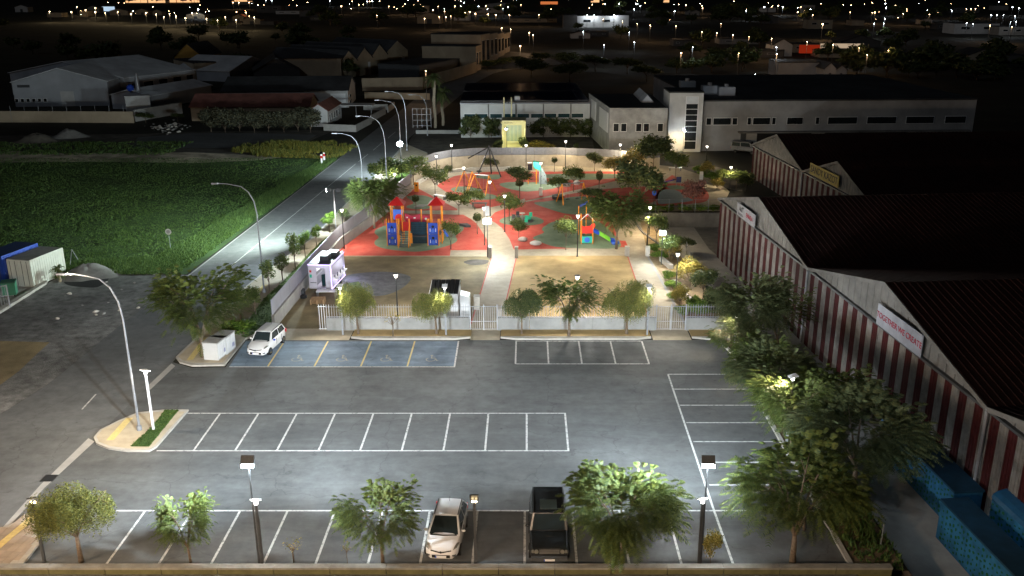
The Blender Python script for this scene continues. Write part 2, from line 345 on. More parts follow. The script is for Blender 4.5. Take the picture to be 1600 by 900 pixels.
for px in (463, 533, 602, 673): wheelchair(P(px, 562)[0], P(px, 562)[1])
# left dirt lot and forecourt
sheet('dirt_lot', [(0, 648), (76, 600), (190, 507), (293, 430), (262, 428), (235, 425), (180, 425), (105, 425), (-60, 520), (-300, 640), (-120, 760)], 0.016, M_gravel)
sheet('concrete_apron', [(0, 533), (78, 535), (58, 553), (30, 580), (0, 602), (-80, 640), (-90, 560)], 0.020, M_sandy)
sheet('container_yard', [(-60, 470), (0, 440), (104, 428), (58, 447), (28, 468), (0, 488), (-60, 530)], 0.05, M_conc)
slab('yard_kerb', [(75, 441), (70, 443), (0, 484), (-40, 505), (-40, 512), (0, 491), (74, 444)], 0, 0.25, M_kerb)
# mound of road planings next to the field
def mound(name, px, py, rx, ry, h, m, lab, cat='mound'):
    x, y = P(px, py); v = []; f = []; n = 22; k = 7
    for i in range(k + 1):
        r = i / k
        for j in range(n):
            t = 2 * pi * j / n; jt = 1 + 0.12 * sin(3 * t + px) + U(-.05, .05)
            v.append((x + rx * r * cos(t) * jt, y + ry * r * sin(t) * jt, h * (cos(r * pi) * 0.5 + 0.5) * U(.8, 1.15) + (0 if i < k else -0.1)))
    for i in range(k):
        for j in range(n): f.append((i * n + j, (i + 1) * n + j, (i + 1) * n + (j + 1) % n, i * n + (j + 1) % n))
    o = MB().add(v, f).build(name, m, None, True); return tag(o, lab, cat)
mound('gravel_mound', 140, 428, 3.4, 3.0, 1.0, M_concd, 'grey mound of gravel beside the small palm and the containers')
sheet('asphalt_patch', crop(0, 350, 6.667, [(670, 600), (760, 560), (850, 530), (1010, 480), (1120, 520), (1130, 580), (1060, 640), (980, 665), (800, 655), (700, 635)]), 0.024, M_rubber, smooth=True)
# field and earth road on the left
FIELD = [(-900, 430), (-60, 425), (105, 424), (190, 425), (255, 428), (291, 429), (463, 299), (527, 248), (520, 244), (470, 246), (380, 251), (300, 249), (300, 254), (150, 252), (0, 253), (-500, 253), (-1400, 300)]
sheet('grass_field', FIELD, 0.03, M_field)
sheet('earth_track', [(-300, 254), (0, 254), (160, 253), (300, 255), (400, 251), (440, 246), (390, 242), (290, 238), (150, 240), (0, 236), (-300, 236)], 0.035, mat('pale_earth', (.50, .43, .32), .95, .6, .35, .8, 4, big=.5))
sheet('waste_ground', [(-300, 237), (0, 237), (400, 241), (480, 222), (520, 205), (480, 203), (300, 206), (230, 209), (0, 212), (-300, 212)], 0.012, M_dirt)
sheet('rough_asphalt', [(205, 232), (215, 215), (300, 208), (420, 209), (495, 211), (470, 226), (420, 233), (300, 231)], 0.030, M_asph)
def tufts(name, poly, n, h, wd, m, lab_kind='stuff', z=0.03, px=True, dens=None):
    pts = [P(a, b_) for a, b_ in poly] if px else poly
    xs = [p[0] for p in pts]; ys = [p[1] for p in pts]; b = MB(); c = 0; tries = 0
    def inside(x, y):
        r = False; k = len(pts)
        for i in range(k):
            x0, y0 = pts[i]; x1, y1 = pts[i - 1]
            if (y0 > y) != (y1 > y) and x < (x1 - x0) * (y - y0) / (y1 - y0) + x0: r = not r
        return r
    while c < n and tries < n * 12:
        tries += 1
        x, y = U(min(xs), max(xs)), U(min(ys), max(ys))
        if dens and R() > dens(x, y): continue
        if not inside(x, y): continue
        c += 1; hh = h * U(.5, 1.2) * (0.75 + 0.4 * sin(x * 0.35 + sin(y * .2) * 2) * sin(y * 0.3 + 1))
        for _ in range(3):
            a = U(0, 2 * pi); dx, dy = cos(a) * wd / 2, sin(a) * wd / 2; l = U(-.5, .5) * hh; l2 = U(-.5, .5) * hh; ox, oy = U(-wd, wd), U(-wd, wd)
            b.add([(x + ox - dx, y + oy - dy, z), (x + ox + dx, y + oy + dy, z), (x + ox + dx * .3 + l, y + oy + dy * .3 + l2, z + hh)], [(0, 1, 2)])
    o = b.build(name, m); o['kind'] = lab_kind; return o
fieldw = [(-96, 78.2), (-60, 80), (-47, 84.5), (-36.5, 83.8), (-33.6, 84.5), (-31.6, 121), (-30.8, 145), (-45, 147), (-110, 147)]
tag(tufts('field_grass', fieldw, 60000, 0.19, 0.10, M_blade, px=False, dens=lambda x, y: 0.35 + 0.65 * max(0, 1 - (y - 80) / 50)), 'long green grass covering the field beside the road', 'grass')
tag(tufts('verge_grass', [(-50, 80.5), (-41, 84), (-34, 83.8), (-31.8, 118), (-30.7, 146), (-33, 146), (-35, 118), (-38, 90), (-48, 86)], 16000, 0.5, 0.14, M_blade, px=False), 'taller grass on the verge along the road edge', 'grass')
tag(tufts('yellow_weeds', [(-44, 148), (-31, 146), (-29.5, 158), (-35, 163), (-50, 160), (-50, 153)], 2200, 0.9, 0.2, M_blady, px=False, dens=lambda x, y: 0.5 + 0.5 * sin(x * .5) * sin(y * .7)), 'yellow flowering weeds along the earth track', 'weeds')
tag(tufts('waste_weeds', [(-110, 150), (-60, 150), (-60, 163), (-110, 163)], 2500, 0.4, 0.25, M_blade, px=False), 'low weeds on the dark waste ground', 'weeds')
# islands, pavements
ISL = crop(0, 600, 3, [(885, 128), (860, 127), (765, 128), (645, 141), (555, 180), (470, 222), (440, 258), (452, 285), (510, 308), (600, 320), (700, 320), (735, 300)])
slab('traffic_island_kerb', ISL, 0, 0.13, M_kerb)
cx, cy = sum(p[0] for p in ISL) / len(ISL), sum(p[1] for p in ISL) / len(ISL)
slab('traffic_island', [(cx + (a - cx) * .93, cy + (b_ - cy) * .9) for a, b_ in ISL], 0.02, 0.136, M_path)
LAWN1 = crop(0, 600, 3, [(775, 131), (838, 132), (700, 303), (617, 302), (640, 275), (690, 235), (725, 195)])
slab('island_lawn', LAWN1, 0.1, 0.15, M_grass)
tag(tufts('island_grass', LAWN1, 1500, 0.09, 0.06, M_blade, z=0.15), 'short grass growing on the traffic island', 'grass')
linepx('tactile_strip', (172, 691), (203, 656), 0.45, M_lineY, 0.141)
PAV = [(275, 560), (300, 536), (330, 500), (373, 458), (417, 423), (483, 377), (540, 320), (600, 262), (632, 225), (668, 240), (655, 262), (640, 290), (577, 350), (531, 384), (425, 514), (384, 531), (351, 572), (300, 573), (281, 568)]
slab('pavement_kerb', PAV, 0, 0.13, M_kerb)
slab('pavement', [(279, 560), (304, 536), (334, 500), (376, 458), (420, 423), (486, 377), (543, 320), (603, 262), (635, 226), (668, 241), (655, 262), (640, 290), (577, 350), (531, 384), (425, 513.5), (384, 530), (348, 569), (302, 569.5), (285, 565)], 0.02, 0.136, M_path)
VERGE = [(378, 528), (392, 497), (412, 470), (446, 438), (484, 397), (504, 378), (560, 335), (610, 287), (640, 255), (660, 252), (654, 264), (641, 290), (577, 350), (531, 384), (426, 512), (384, 530)]
slab('verge_lawn', VERGE, 0.1, 0.15, M_grass)
tag(tufts('verge_lawn_grass', VERGE, 5000, 0.11, 0.08, M_blade, z=0.15), 'short grass of the strip beneath the park wall', 'grass')
linepx('tactile_strip', (297, 565), (323, 530), 0.45, M_lineY, 0.141); linepx('tactile_strip', (400, 462), (415, 447), 0.45, M_lineY, 0.141)
# tiled corner pavement with yellow strip (front left)
cornr = [(-12, 838), (52, 803), (66, 846), (36, 885), (-12, 890)]
slab('corner_pavement', cornr, 0, 0.11, M_kerb)
base = thing('corner_tiles', 'beige and yellow paving tiles on the corner at the bottom left', 'paving'); base['kind'] = 'structure'; del base['category']
p0 = Vector(P(50, 808)); p1 = Vector(P(0, 850)); dv = (p1 - p0).normalized(); nv_ = Vector((-dv.y, dv.x))
if nv_.y > 0: nv_ = -nv_
def inpoly(x, y, pts):
    r = False
    for i in range(len(pts)):
        x0, y0 = pts[i]; x1, y1 = pts[i - 1]
        if (y0 > y) != (y1 > y) and x < (x1 - x0) * (y - y0) / (y1 - y0) + x0: r = not r
    return r
cw = [P(*q) for q in [(-12, 836), (50, 805), (62, 847), (33, 883), (-12, 888)]]
tm = {}
for i in range(-3, 12):
    for j in range(-5, 9):
        c = p0 + dv * (i + .5) * 0.62 + nv_ * ((j + 0.5) * 0.42)
        if not inpoly(c.x, c.y, cw): continue
        yel = j == 0; key = 'y' if yel else random.choice('ab')
        if key not in tm: tm[key] = MB().box(-.3, -.2, 0, .3, .2, .03 if key != 'b' else .026).mesh('tile', M_lineY if yel else mat('paving_tile_' + key, (.36, .30, .24) if key == 'a' else (.31, .26, .21), .85, .15, 2))
        o = inst('tile', tm[key], base, (c.x, c.y, 0.11), (0, 0, math.atan2(dv.y, dv.x)))
# concrete retaining lip by the corner and the long front wall
fw = thing('front_wall', 'long low concrete wall with pale coping along the bottom edge of the car park', 'wall', (0, 36.72, 0))
seg = MB().box(-1.31, -0.12, -1.5, 1.31, 0.12, 0.30).mesh('wall_panel', mat('green_lit_concrete', (0.13, 0.125, 0.055), .9, .3, 1.5, .3, 12, big=.3))  # yellow-green street light on the wall face is put into this concrete colour
cop = MB().box(-1.32, -0.17, 0.30, 1.32, 0.19, 0.40).mesh('coping_stone', mat('dull_coping', (.24, .23, .20), .9, .25, 1.5, .3, 12, big=.2))
for i in range(-11, 8):
    if 2.66 * i + 1.31 > 19.3: break
    inst('wall_panel', seg, fw, (2.66 * i, 0, 0)); inst('coping_stone', cop, fw, (2.66 * i, 0, 0))
linepx('corner_kerb', (66, 846), (34, 882), 0.25, M_kerb, 0.2)
tag(tufts('front_weeds', [(-28, 35.4), (18, 35.4), (18, 36.5), (-28, 36.5)], 1200, 0.5, 0.1, M_blade, px=False, z=YARD + .8), 'weeds growing against the outside of the front wall', 'weeds')
tag(tufts('bank_weeds', [(16, 37), (18.2, 37), (18.2, 66), (16, 66)], 1500, 0.35, 0.15, M_blade, px=False, z=0), 'scattered weeds in the planted strip beside the parking bays', 'weeds')
# right kerb and planted strip
slab('right_kerb', [(15.45, 37.2), (15.7, 37.2), (15.7, 64), (15.3, 66.4), (15.05, 66.4), (15.45, 64)], 0, 0.13, M_kerb, px=False)
sheet('planted_strip', [(15.7, 37.2), (18.1, 37.2), (18.1, 69), (15.7, 69)], 0.012, mat('leaf_litter', (.17, .12, .07), .95, .4, 1.2, .7, 12, big=.4), px=False)
# kerbs in front of the park wall
for a, c in ((548, 735), (782, 1018), (1082, 1140)):
    x0 = P(a, 530)[0]; x1 = P(c, 530)[0]
    slab('kerb', [(x0 + 1.2, 66.75), (x1 - 1.2 if c < 1100 else x1, 66.75), (x1, 67.1), (x1, 67.25), (x0, 67.25), (x0, 67.1)], 0, 0.14, M_kerb, px=False)
    slab('planted_strip', [(x0, 67.25), (x1, 67.25), (x1, 68.8), (x0, 68.8)], 0, 0.10, M_sand, px=False)
for a, c in ((430, 546), (735, 781), (1020, 1080)):
    x0 = P(a, 530)[0]; x1 = P(c, 530)[0]
    sheet('entrance_ramp', [(x0, 66.7), (x1, 66.7), (x1, 69.4), (x0, 69.4)], 0.02, M_path, px=False)
# ============================================================ park floor
sheet('park_paving', [(426, 514), (1135, 514), (1060, 440), (1030, 400), (1000, 360), (1010, 330), (1125, 330), (1140, 300), (1125, 285), (1090, 265), (1030, 258), (935, 257), (740, 256), (690, 262), (655, 276), (640, 300), (578, 352), (532, 388)], 0.024, M_path)
sheet('sandy_yard', [(530, 401), (767, 401), (738, 497), (735, 514), (545, 514), (430, 514), (478, 455)], 0.030, M_sandy, smooth=False)
sheet('golden_sand_yard', [(807, 400), (981, 400), (1014, 500), (1018, 514), (788, 514), (793, 470)], 0.030, M_sand)
Z1 = lambda p: crop(560, 290, 8, p); ZC = lambda p: crop(760, 240, 4.444, p); ZM = lambda p: crop(640, 240, 6.667, p)
sheet('red_rubber_floor', [(519, 400), (703, 400), (704, 391.5), (765, 391), (762, 377), (756, 367), (745, 350), (735, 342), (724, 336), (700, 335.5), (640, 334), (607, 332), (578, 355), (534, 388)], 0.034, M_redr)
sheet('green_rubber_patch', Z1([(380, 500), (300, 515), (215, 560), (205, 600), (255, 650), (205, 700), (215, 750), (320, 790), (520, 820), (740, 830), (950, 800), (1150, 745), (1235, 690), (1220, 630), (1310, 560), (1300, 510), (1180, 490), (1000, 480), (700, 470)]), 0.040, M_greenr, smooth=True)
sheet('red_rubber_floor', [(635, 302), (646, 296), (652, 294), (680, 309), (715, 327), (714, 329), (630, 329.5), (616, 326), (625, 312)], 0.034, M_redr)
sheet('green_rubber_patch', Z1([(600, 150), (640, 130), (800, 125), (900, 150), (935, 185), (900, 215), (930, 250), (870, 292), (740, 300), (610, 282), (610, 255), (680, 230), (670, 195)]), 0.040, M_greenr, smooth=True)
sheet('red_rubber_floor', ZM([(285, 338), (330, 300), (460, 238), (600, 212), (760, 196), (1000, 188), (1600, 190)]) + ZC([(500, 125), (1000, 125), (1040, 150), (1000, 180), (880, 195), (720, 232), (480, 285), (270, 330)]) + ZM([(1200, 470), (1000, 530), (830, 565), (700, 575), (610, 510), (420, 430)]), 0.034, M_redr)
sheet('green_rubber_patch', ZM([(430, 370), (520, 345), (650, 355), (760, 380), (700, 400), (580, 410), (470, 400)]), 0.040, M_greenr, smooth=True)
sheet('green_rubber_patch', ZM([(560, 440), (660, 415), (800, 420), (900, 440), (880, 475), (740, 485), (600, 475)]), 0.040, M_greenr, smooth=True)
sheet('green_rubber_patch', ZM([(680, 245), (780, 225), (930, 220), (950, 250), (900, 272), (760, 265)]), 0.040, M_greenr, smooth=True)
sheet('green_rubber_patch', ZC([(90, 215), (160, 200), (330, 200), (500, 205), (520, 225), (440, 250), (330, 262), (260, 265), (150, 245)]), 0.040, M_greenr, smooth=True)
sheet('green_rubber_patch', ZC([(380, 150), (600, 140), (980, 145), (960, 165), (800, 180), (640, 185), (440, 175)]), 0.040, M_greenr, smooth=True)
sheet('red_rubber_floor', ZC([(12, 460), (60, 410), (150, 375), (270, 338), (400, 312), (560, 285), (760, 255), (900, 240), (1240, 222), (1250, 300), (1000, 400), (900, 540), (920, 605), (965, 607), (985, 650), (230, 668), (190, 668), (160, 595), (110, 520), (60, 480)]), 0.034, M_redr)
sheet('green_rubber_patch', ZC([(90, 470), (130, 445), (230, 430), (340, 440), (398, 468), (370, 492), (250, 502), (130, 492)]), 0.040, M_greenr, smooth=True)
sheet('green_rubber_patch', ZC([(330, 345), (430, 332), (620, 300), (760, 310), (820, 350), (700, 420), (560, 420), (430, 385)]), 0.040, M_greenr, smooth=True)
sheet('green_rubber_patch', ZC([(450, 480), (560, 460), (760, 470), (860, 540), (935, 630), (880, 660), (680, 660), (480, 650), (340, 600), (330, 580), (400, 550), (385, 525)]), 0.040, M_greenr, smooth=True)
sheet('red_rubber_floor', ZC([(1240, 185), (1290, 150), (1345, 178), (1320, 185), (1250, 195)]), 0.034, M_redr)
sheet('red_rubber_floor', ZC([(1230, 215), (1290, 208), (1390, 212), (1500, 235), (1545, 290), (1520, 335), (1420, 350), (1300, 365), (1190, 370), (1180, 290)]), 0.034, M_redr, smooth=True)
sheet('green_rubber_patch', ZC([(1255, 228), (1330, 222), (1400, 240), (1370, 252), (1280, 248)]), 0.040, M_greenr, smooth=True)
sheet('grey_rubber_patch', ZC([(1210, 262), (1290, 250), (1345, 268), (1390, 300), (1435, 325), (1380, 338), (1260, 350), (1190, 345)]), 0.040, M_greyr, smooth=True)
sheet('flower_bed', [(1013, 400), (1040, 440), (1075, 514), (1135, 514), (1110, 460), (1075, 415), (1050, 385), (1020, 345), (1000, 345)], 0.030, mat('bed_soil', (.30, .22, .12), .95, .3, 1.5, .6, 12, big=.3))
sheet('flower_bed', [(1060, 262), (1100, 275), (1135, 295), (1165, 300), (1170, 275), (1110, 258)], 0.030, M_dirt)
# darker patches on the yard
sheet('dark_patch', crop(600, 400, 6.667, [(830, 65), (900, 42), (1010, 40), (1090, 50), (1060, 85), (960, 97), (880, 90)]), 0.033, M_dirt, smooth=True)
sheet('worn_patch', [(545, 430), (600, 425), (640, 432), (632, 448), (600, 462), (555, 460), (535, 445)], 0.033, mat('grey_gravel', (.15, .15, .15), .95, .35, 1.5, .5, 14, big=.4), smooth=True)
# ============================================================ park walls
def polyline_wall(pts, z0, z1, th, name, m, root, panel=None, lab=None):
    """pieces of wall along a polyline (world coords), cut every `panel` metres"""
    for (x0, y0), (x1, y1) in zip(pts[:-1], pts[1:]):
        d = Vector((x1 - x0, y1 - y0)); L = d.length; k = max(1, round(L / panel)) if panel else 1
        a = math.atan2(d.y, d.x); l = L / k
        me = MB().box(-l / 2 + .012, -th / 2, z0, l / 2 - .012, th / 2, z1).mesh(name, m)
        for i in range(k):
            c = ((i + .5) / k); inst(name, me, root, (x0 + d.x * c, y0 + d.y * c, 0), (0, 0, a))
LW = [P(428, 513.5), P(480, 449), P(532, 388), P(578, 354), P(620, 318), P(642, 299)]
lw = thing('park_side_wall', 'long concrete wall topped with pale metal sheets between the road pavement and the park', 'wall')
M_sheetw = mat('pale_metal_sheet', (.30, .30, .33), .5, .06, 2)
polyline_wall(LW, 0, 1.15, .25, 'concrete_panel', M_conc, lw, 2.4)
polyline_wall([(x - .05, y) for x, y in LW], 1.17, 2.45, .05, 'metal_sheet', M_sheetw, lw, 2.4)
BW = [P(*q) for q in [(642, 299), (648, 287), (660, 277), (680, 268.5), (705, 263.5), (740, 260.5), (800, 259.5), (870, 259.5), (935, 262), (985, 266), (1030, 264)]]
bw = thing('park_back_wall', 'curved wall of pale stone panels with a grey metal fence on top behind the playground', 'wall')
polyline_wall(BW, 0, 1.75, .25, 'stone_panel', M_path, bw, 3.0)
polyline_wall([(x, y + .05) for x, y in BW], 1.78, 2.9, .04, 'fence_panel', mat('grey_mesh_fence', (.16, .165, .18), .6, .2, 3), bw, 3.0)
# curved stone seat in front of it
SW = [P(*q) for q in [(645, 296), (655, 286), (672, 277), (700, 270), (740, 266.5), (798, 265)]]
sw = thing('curved_seat', 'curved low stone seat following the back wall of the playground', 'bench')
polyline_wall(SW, 0.0, .45, .5, 'seat_block', M_stone, sw, 3.2)
# front wall with railings, four runs and two gates
M_rail = mat('grey_railing_paint', (.34, .35, .37), .5, .1, 3)
PICK = MB().box(-.014, -.014, 1.05, .014, .014, 2.2).mesh('picket', M_rail)
PICKG = MB().box(-.013, -.013, .12, .013, .013, 2.05).mesh('picket', M_rail)
PICKL = MB().box(-.018, -.018, .05, .018, .018, 2.2).mesh('picket', M_whitem)
yW = 68.95
def front_run(x0, x1, lab, pan=2.6):
    r = thing('railing_wall', lab, 'wall', (x0, yW, 0)); L = x1 - x0; k = max(1, round(L / pan)); l = L / k
    me = MB().box(.01, -.12, 0, l - .01, .12, 1.08).mesh('concrete_panel', mat('formwork_concrete', (.29, .29, .28), .85, .16, .9, .3, 12, big=.25))
    for i in range(k): inst('concrete_panel', me, r, (i * l, 0, 0))
    for z in (1.14, 1.98): MB().box(0, -.015, z, L, .015, z + .035).build('rail', M_rail, r)
    n = int(L / .2)
    for i in range(n): inst('picket', PICK, r, ((i + .5) * L / n, -.03, 0))
xs = {k: P(k, 517)[0] for k in (498, 510, 734, 778, 1024, 1072, 1135)}
front_run(xs[510], xs[734], 'concrete wall with white picket railing left of the middle park gate')
front_run(xs[778], xs[1024], 'concrete wall with white picket railing between the two park gates')
front_run(xs[1072], xs[1135], 'short concrete wall with picket railing right of the right park gate')
r = thing('railing_panel', 'tall white picket panel standing at the left end of the front park wall', 'fence', (xs[498], yW, 0))
for i in range(5): inst('picket', PICKL, r, (.1 + i * .2, 0, 0))
for z in (.1, 2.0): MB().box(0, -.02, z, xs[510] - xs[498], .02, z + .05).build('rail', M_whitem, r)
def gate(x0, x1, lab):
    r = thing('park_gate', lab, 'gate', (x0, yW, 0)); L = x1 - x0
    for x in (0.05, L / 2, L - .05): MB().box(x - .04, -.04, 0, x + .04, .04, 2.2).build('gate_post', M_rail, r)
    for z in (.08, .75, 2.02): MB().box(.1, -.02, z, L - .1, .01, z + .035).build('rail', M_rail, r)
    n = int(L / .17)
    for i in range(n):
        if abs((i + .5) * L / n - L / 2) > .06: inst('picket', PICKG, r, ((i + .5) * L / n, 0, 0))
gate(xs[734], xs[778], 'grey double park gate on the central path')
gate(xs[1024], xs[1072], 'grey double park gate on the right hand path')
# low red edging lines along the paths
for a, c in (((733, 516), (768, 402)), ((1016, 505), (981, 402)), ((807, 402), (790, 475))): linepx('path_edging', a, c, .10, M_redr, .05)
linepx('path_edging', (1074, 514), (1012, 402), .2, M_conc, .09)
# retaining wall of the lower yard
rw = thing('retaining_wall', 'stained concrete retaining wall below the playground at the back of the lower yard', 'wall')
polyline_wall([(12.6, 108.2), (34, 108.2)], YARD, .3, .3, 'concrete_panel', M_concd, rw, 3.2)
polyline_wall([(x + .1, y) for x, y in BOUND[2:]], YARD, .15, .2, 'concrete_panel', M_concd, rw, 3.2)
fr = thing('wire_fence', 'thin wire fence with round posts above the retaining wall', 'fence')
for i in range(8): MB().tube([(12.6 + i * 1.6, 108.6, .25), (12.6 + i * 1.6, 108.6, 1.9)], .03, 6).build('fence_post', M_galv, fr)
for z in (1.0, 1.85): MB().tube([(12.6, 108.6, z), (24, 108.6, z)], .012, 5).build('wire', M_galv, fr)
# ============================================================ lamps
def post_lamp(px, pb, pt, lab, power=900, col=WHITE, z=0.03, grp=None):
    """round post with a flared glass lantern under a flat cap"""
    x, y = P(px, pb, z); h = min(4.3, max(3.0, HT(pt, px, pb, z) - z))
    r = thing('park_lamp', lab, 'lamp post', (x, y, z), 0, grp or 'post lamps of the park')
    MB().tube([(0, 0, 0), (0, 0, h - .22)], [.062, .045], 8).tube([(0, 0, 0), (0, 0, .04)], .13, 8).build('pole', M_black, r)
    MB().tube([(0, 0, h + .12), (0, 0, h + .16)], .25, 12).build('cap', M_black, r)
    b = MB()
    for i in range(12):
        a0, a1 = 2 * pi * i / 12, 2 * pi * (i + 1) / 12
        b.add([(.09 * cos(a0), .09 * sin(a0), h - .2), (.09 * cos(a1), .09 * sin(a1), h - .2), (.19 * cos(a1), .19 * sin(a1), h + .11), (.19 * cos(a0), .19 * sin(a0), h + .11)], [(0, 1, 2, 3)])
    b.build('lantern_glass', emat('lantern_glow', (1, .93, .8), 9, .45), r)
    if power: light('point', (x, y, z + h), power * 3.3, col, .12)
    return r
def flood_pole(px, pb, pt, lab, aimx, aimy, power, col=COOL, h=None, angle=150, glow=60, z=0.0, panel=(.62, .42), soft=.25, blend=1.0, aims=None):
    x, y = P(px, pb, z); h = h or HT(pt, px, pb, z)
    r = thing('flood_light', lab, 'flood light', (x, y, z))
    MB().tube([(0, 0, 0), (0, 0, h - .1)], [.06, .035], 8).build('pole', M_dark, r)
    a = math.atan2(aimy - y, aimx - x) - pi / 2; ca, sa = cos(a), sin(a)
    hd = MB().box(-panel[0] / 2, -.12, -panel[1] / 2, panel[0] / 2, -.02, panel[1] / 2).build('lamp_housing', M_dark, r)
    hd.location = (0, 0, h); hd.rotation_euler = (radians(-35), 0, a)
    gl = MB().box(-panel[0] / 2 + .03, -.05, -panel[1] / 2 - .15, panel[0] / 2 - .03, .01, panel[1] / 2 - .03).build('lamp_glass', emat('flood_glow', (.85, .95, 1), glow), hd)
    for ax, ay, pf in (aims or [(aimx, aimy, 1)]): light('spot', (x - sa * .12, y + ca * .12, z + h - .03), power * pf, col, soft, (ax, ay, 0), angle, blend)
    return r
def curved_lamp(px, pb, pbend, tipx, tipy, lab, col=None, power=0, z=0.13):
    x, y = P(px, pb, z); h = HT(pbend, px, pb, z); k = FOC / (y * _c + (CAM_H - h) * _s)
    reach = (tipx - px) / k + (0.9 if abs(tipx - px) > 60 else 0); hz = HT(tipy, px, pb, z)
    r = thing('street_lamp', lab, 'street lamp', (x, y, z))
    pts = [(0, 0, 0), (0, 0, h * .5), (0, 0, h * .88)] + [(reach * (1 - cos(t)) * .5, 0, h * .88 + (hz - h * .88) * sin(t) * .93) for t in (radians(25), radians(50), radians(75))] + [(reach * .75, 0, h * .88 + (hz - h * .88) * .985), (reach, 0, hz)]
    MB().tube(pts, [.085, .07, .055, .05, .045, .04, .035, .03], 8).build('pole', M_galv, r)
    MB().tube([(0, 0, 0), (0, 0, .3)], .16, 8).build('base_plate', M_galv, r)
    sg = -1 if reach < 0 else 1
    MB().box(min(reach, reach + sg * .6), -.12, hz - .06, max(reach, reach + sg * .6), .12, hz + .05).build('lamp_head', M_galv, r)
    if power: light('point', (x + reach, y, hz - .2), power, col, .2)
    return r
curved_lamp(218, 672, 478, 118, 431, 'tall curved street lamp on the traffic island at the lower left', (1, .86, .68), 3200)
curved_lamp(413, 457, 318, 358, 289, 'tall curved street lamp beside the small trees, between road and food trailer')
curved_lamp(569, 333, 240, 534, 210, 'grey curved street lamp left of the big bright tree, nearest the playground')
curved_lamp(606, 318, 210, 570, 183, 'tall bright curved street lamp beside the lit tree at the park corner')
curved_lamp(628, 283, 180, 598, 158, 'curved street lamp that carries a blazing white flood light low on its pole')
curved_lamp(636, 236, 165, 611, 144, 'farthest curved street lamp before the road junction')
curved_lamp(668, 212, 165, 645, 149, 'dim curved street lamp beyond the junction near the palm')
def head_only(px, pb, pt, lab, aim, power, angle=150):
    x, y = P(px, pb); h = HT(pt, px, pb)
    a = math.atan2(aim[1] - y, aim[0] - x) - pi / 2
    r = thing('flood_light', lab, 'flood light', (x, y - .25, h), a)
    MB().box(-.3, -.14, -.2, .3, 0, .2).build('lamp_housing', M_dark, r); MB().ball((0, -.15, 0), (.42, .1, .34), 12, 8).build('lamp_glass', emat('flood_glow_bright', (.75, .93, 1), 400), r)
    light('spot', (x + cos(a + pi / 2) * .2, y - .25 + sin(a + pi / 2) * .2, h), power, (.78, .95, 1), .2, (aim[0], aim[1], 0), angle, 1.0)
head_only(627, 283, 224, 'blazing white flood light fixed to a street lamp pole by the park corner', (-29, 150), 30000, 130)
# pole with a pair of floods above the side wall
x, y = P(527, 386); h = HT(297, 527, 386)
r = thing('flood_light', 'slim pole with twin flood heads shining over the road, beside the side wall', 'flood light', (x, y, 0))
MB().tube([(0, 0, 0), (0, 0, h)], .05, 8).build('pole', M_galv, r); MB().tube([(-.5, 0, h), (.5, 0, h + .05)], .03, 6).build('crossbar', M_galv, r)
for k, m_ in ((-.5, emat('flood_glow_bright', (.75, .93, 1), 400)), (.5, M_dark)):
    MB().box(k - .22, -.1, h - .2, k + .22, .1, h + .2).build('lamp_housing', M_dark, r)
    MB().box(k - .24, -.08, h - .16, k - .225, .08, h + .16).build('lamp_glass', m_, r)
light('spot', (x - .9, y, h - .1), 20000, (.78, .95, 1), .2, (-33, 62, 0), 105, 1.0); light('spot', (x - .9, y + .1, h), 26000, (.78, .95, 1), .2, (-27, 125, 0), 110, 1.0)
light('spot', (x - .9, y + .2, h), 60000, (.8, .98, .92), .2, (-62, 100, 0), 110, 1.0)
# car-park front row
def square_post(px, pb, pt, lab, lit, aim=None, power=0, col=WARM, tilt=0, m=M_dark, z=0.0, lean=0, head=(.42, .5)):
    x, y = P(px, pb, z); h = HT(pt, px, pb, z)
    r = thing('square_lamp_post', lab, 'lamp post', (x, y, z))
    MB().box(-.06, -.06, 0, .06, .06, h - .35).build('pole', m, r)
    MB().tube([(0, 0, h - .36), (0, 0, h - .15)], .035, 6).build('lamp_neck', M_galv, r)
    a = 0
    if aim: a = math.atan2(aim[1] - y, aim[0] - x) - pi / 2
    hd = MB().box(-head[0] / 2, -head[1] / 2, -.03, head[0] / 2, head[1] / 2, .03).build('lamp_head', M_black if not lit else M_whitem, r)
    hd.location = (0, 0, h - .08); hd.rotation_euler = (radians(tilt), 0, a)
    if lit:
        MB().box(-head[0] / 2 + .04, -head[1] / 2 + .04, -.045, head[0] / 2 - .04, head[1] / 2 - .04, -.031).build('lamp_glass', emat('led_glow', (1, .97, .9), lit), hd)
        MB().tube([(0, 0, h - .33), (0, 0, h - .2)], .08, 8).build('glow_ring', emat('led_ring', (1, .97, .9), 25), r)
    else:
        for k in (-.08, .08): MB().ball((k, 0, h - .3), .045, 8, 5).build('small_lamp', emat('amber_glow', (1, .75, .4), 40), r)
    if power:
        q = Vector((cos(a + pi / 2), sin(a + pi / 2))) * .35
        light('spot', (x + q.x, y + q.y, z + h - .25), power, col, .15, (aim[0], aim[1], 0) if aim else (x, y, 0), 160, 1.0)
    return r
square_post(70, 879, 776, 'dark square lamp post with tilted head in front of the bushy tree, lower left', 0, (-20, 30), 0, tilt=30)
square_post(743, 882, 775, 'dark square lamp post standing between the white car and the black jeep', 0, None, 0, tilt=-60)
square_post(410, 880, 778, 'thick square lamp post at the front left sharing its spot with a thin flood pole', 40, (-13, 48), 450, WHITE, tilt=-30)
square_post(1091, 881, 776, 'thick square lamp post at the front right beside the yellow sapling', 40, (6, 48), 450, WHITE, tilt=-30)
square_post(240, 671, 580, 'white lit lamp post on the grass of the traffic island', 60, (-30, 40), 800, WARM, tilt=20, m=M_whitem, z=.15)
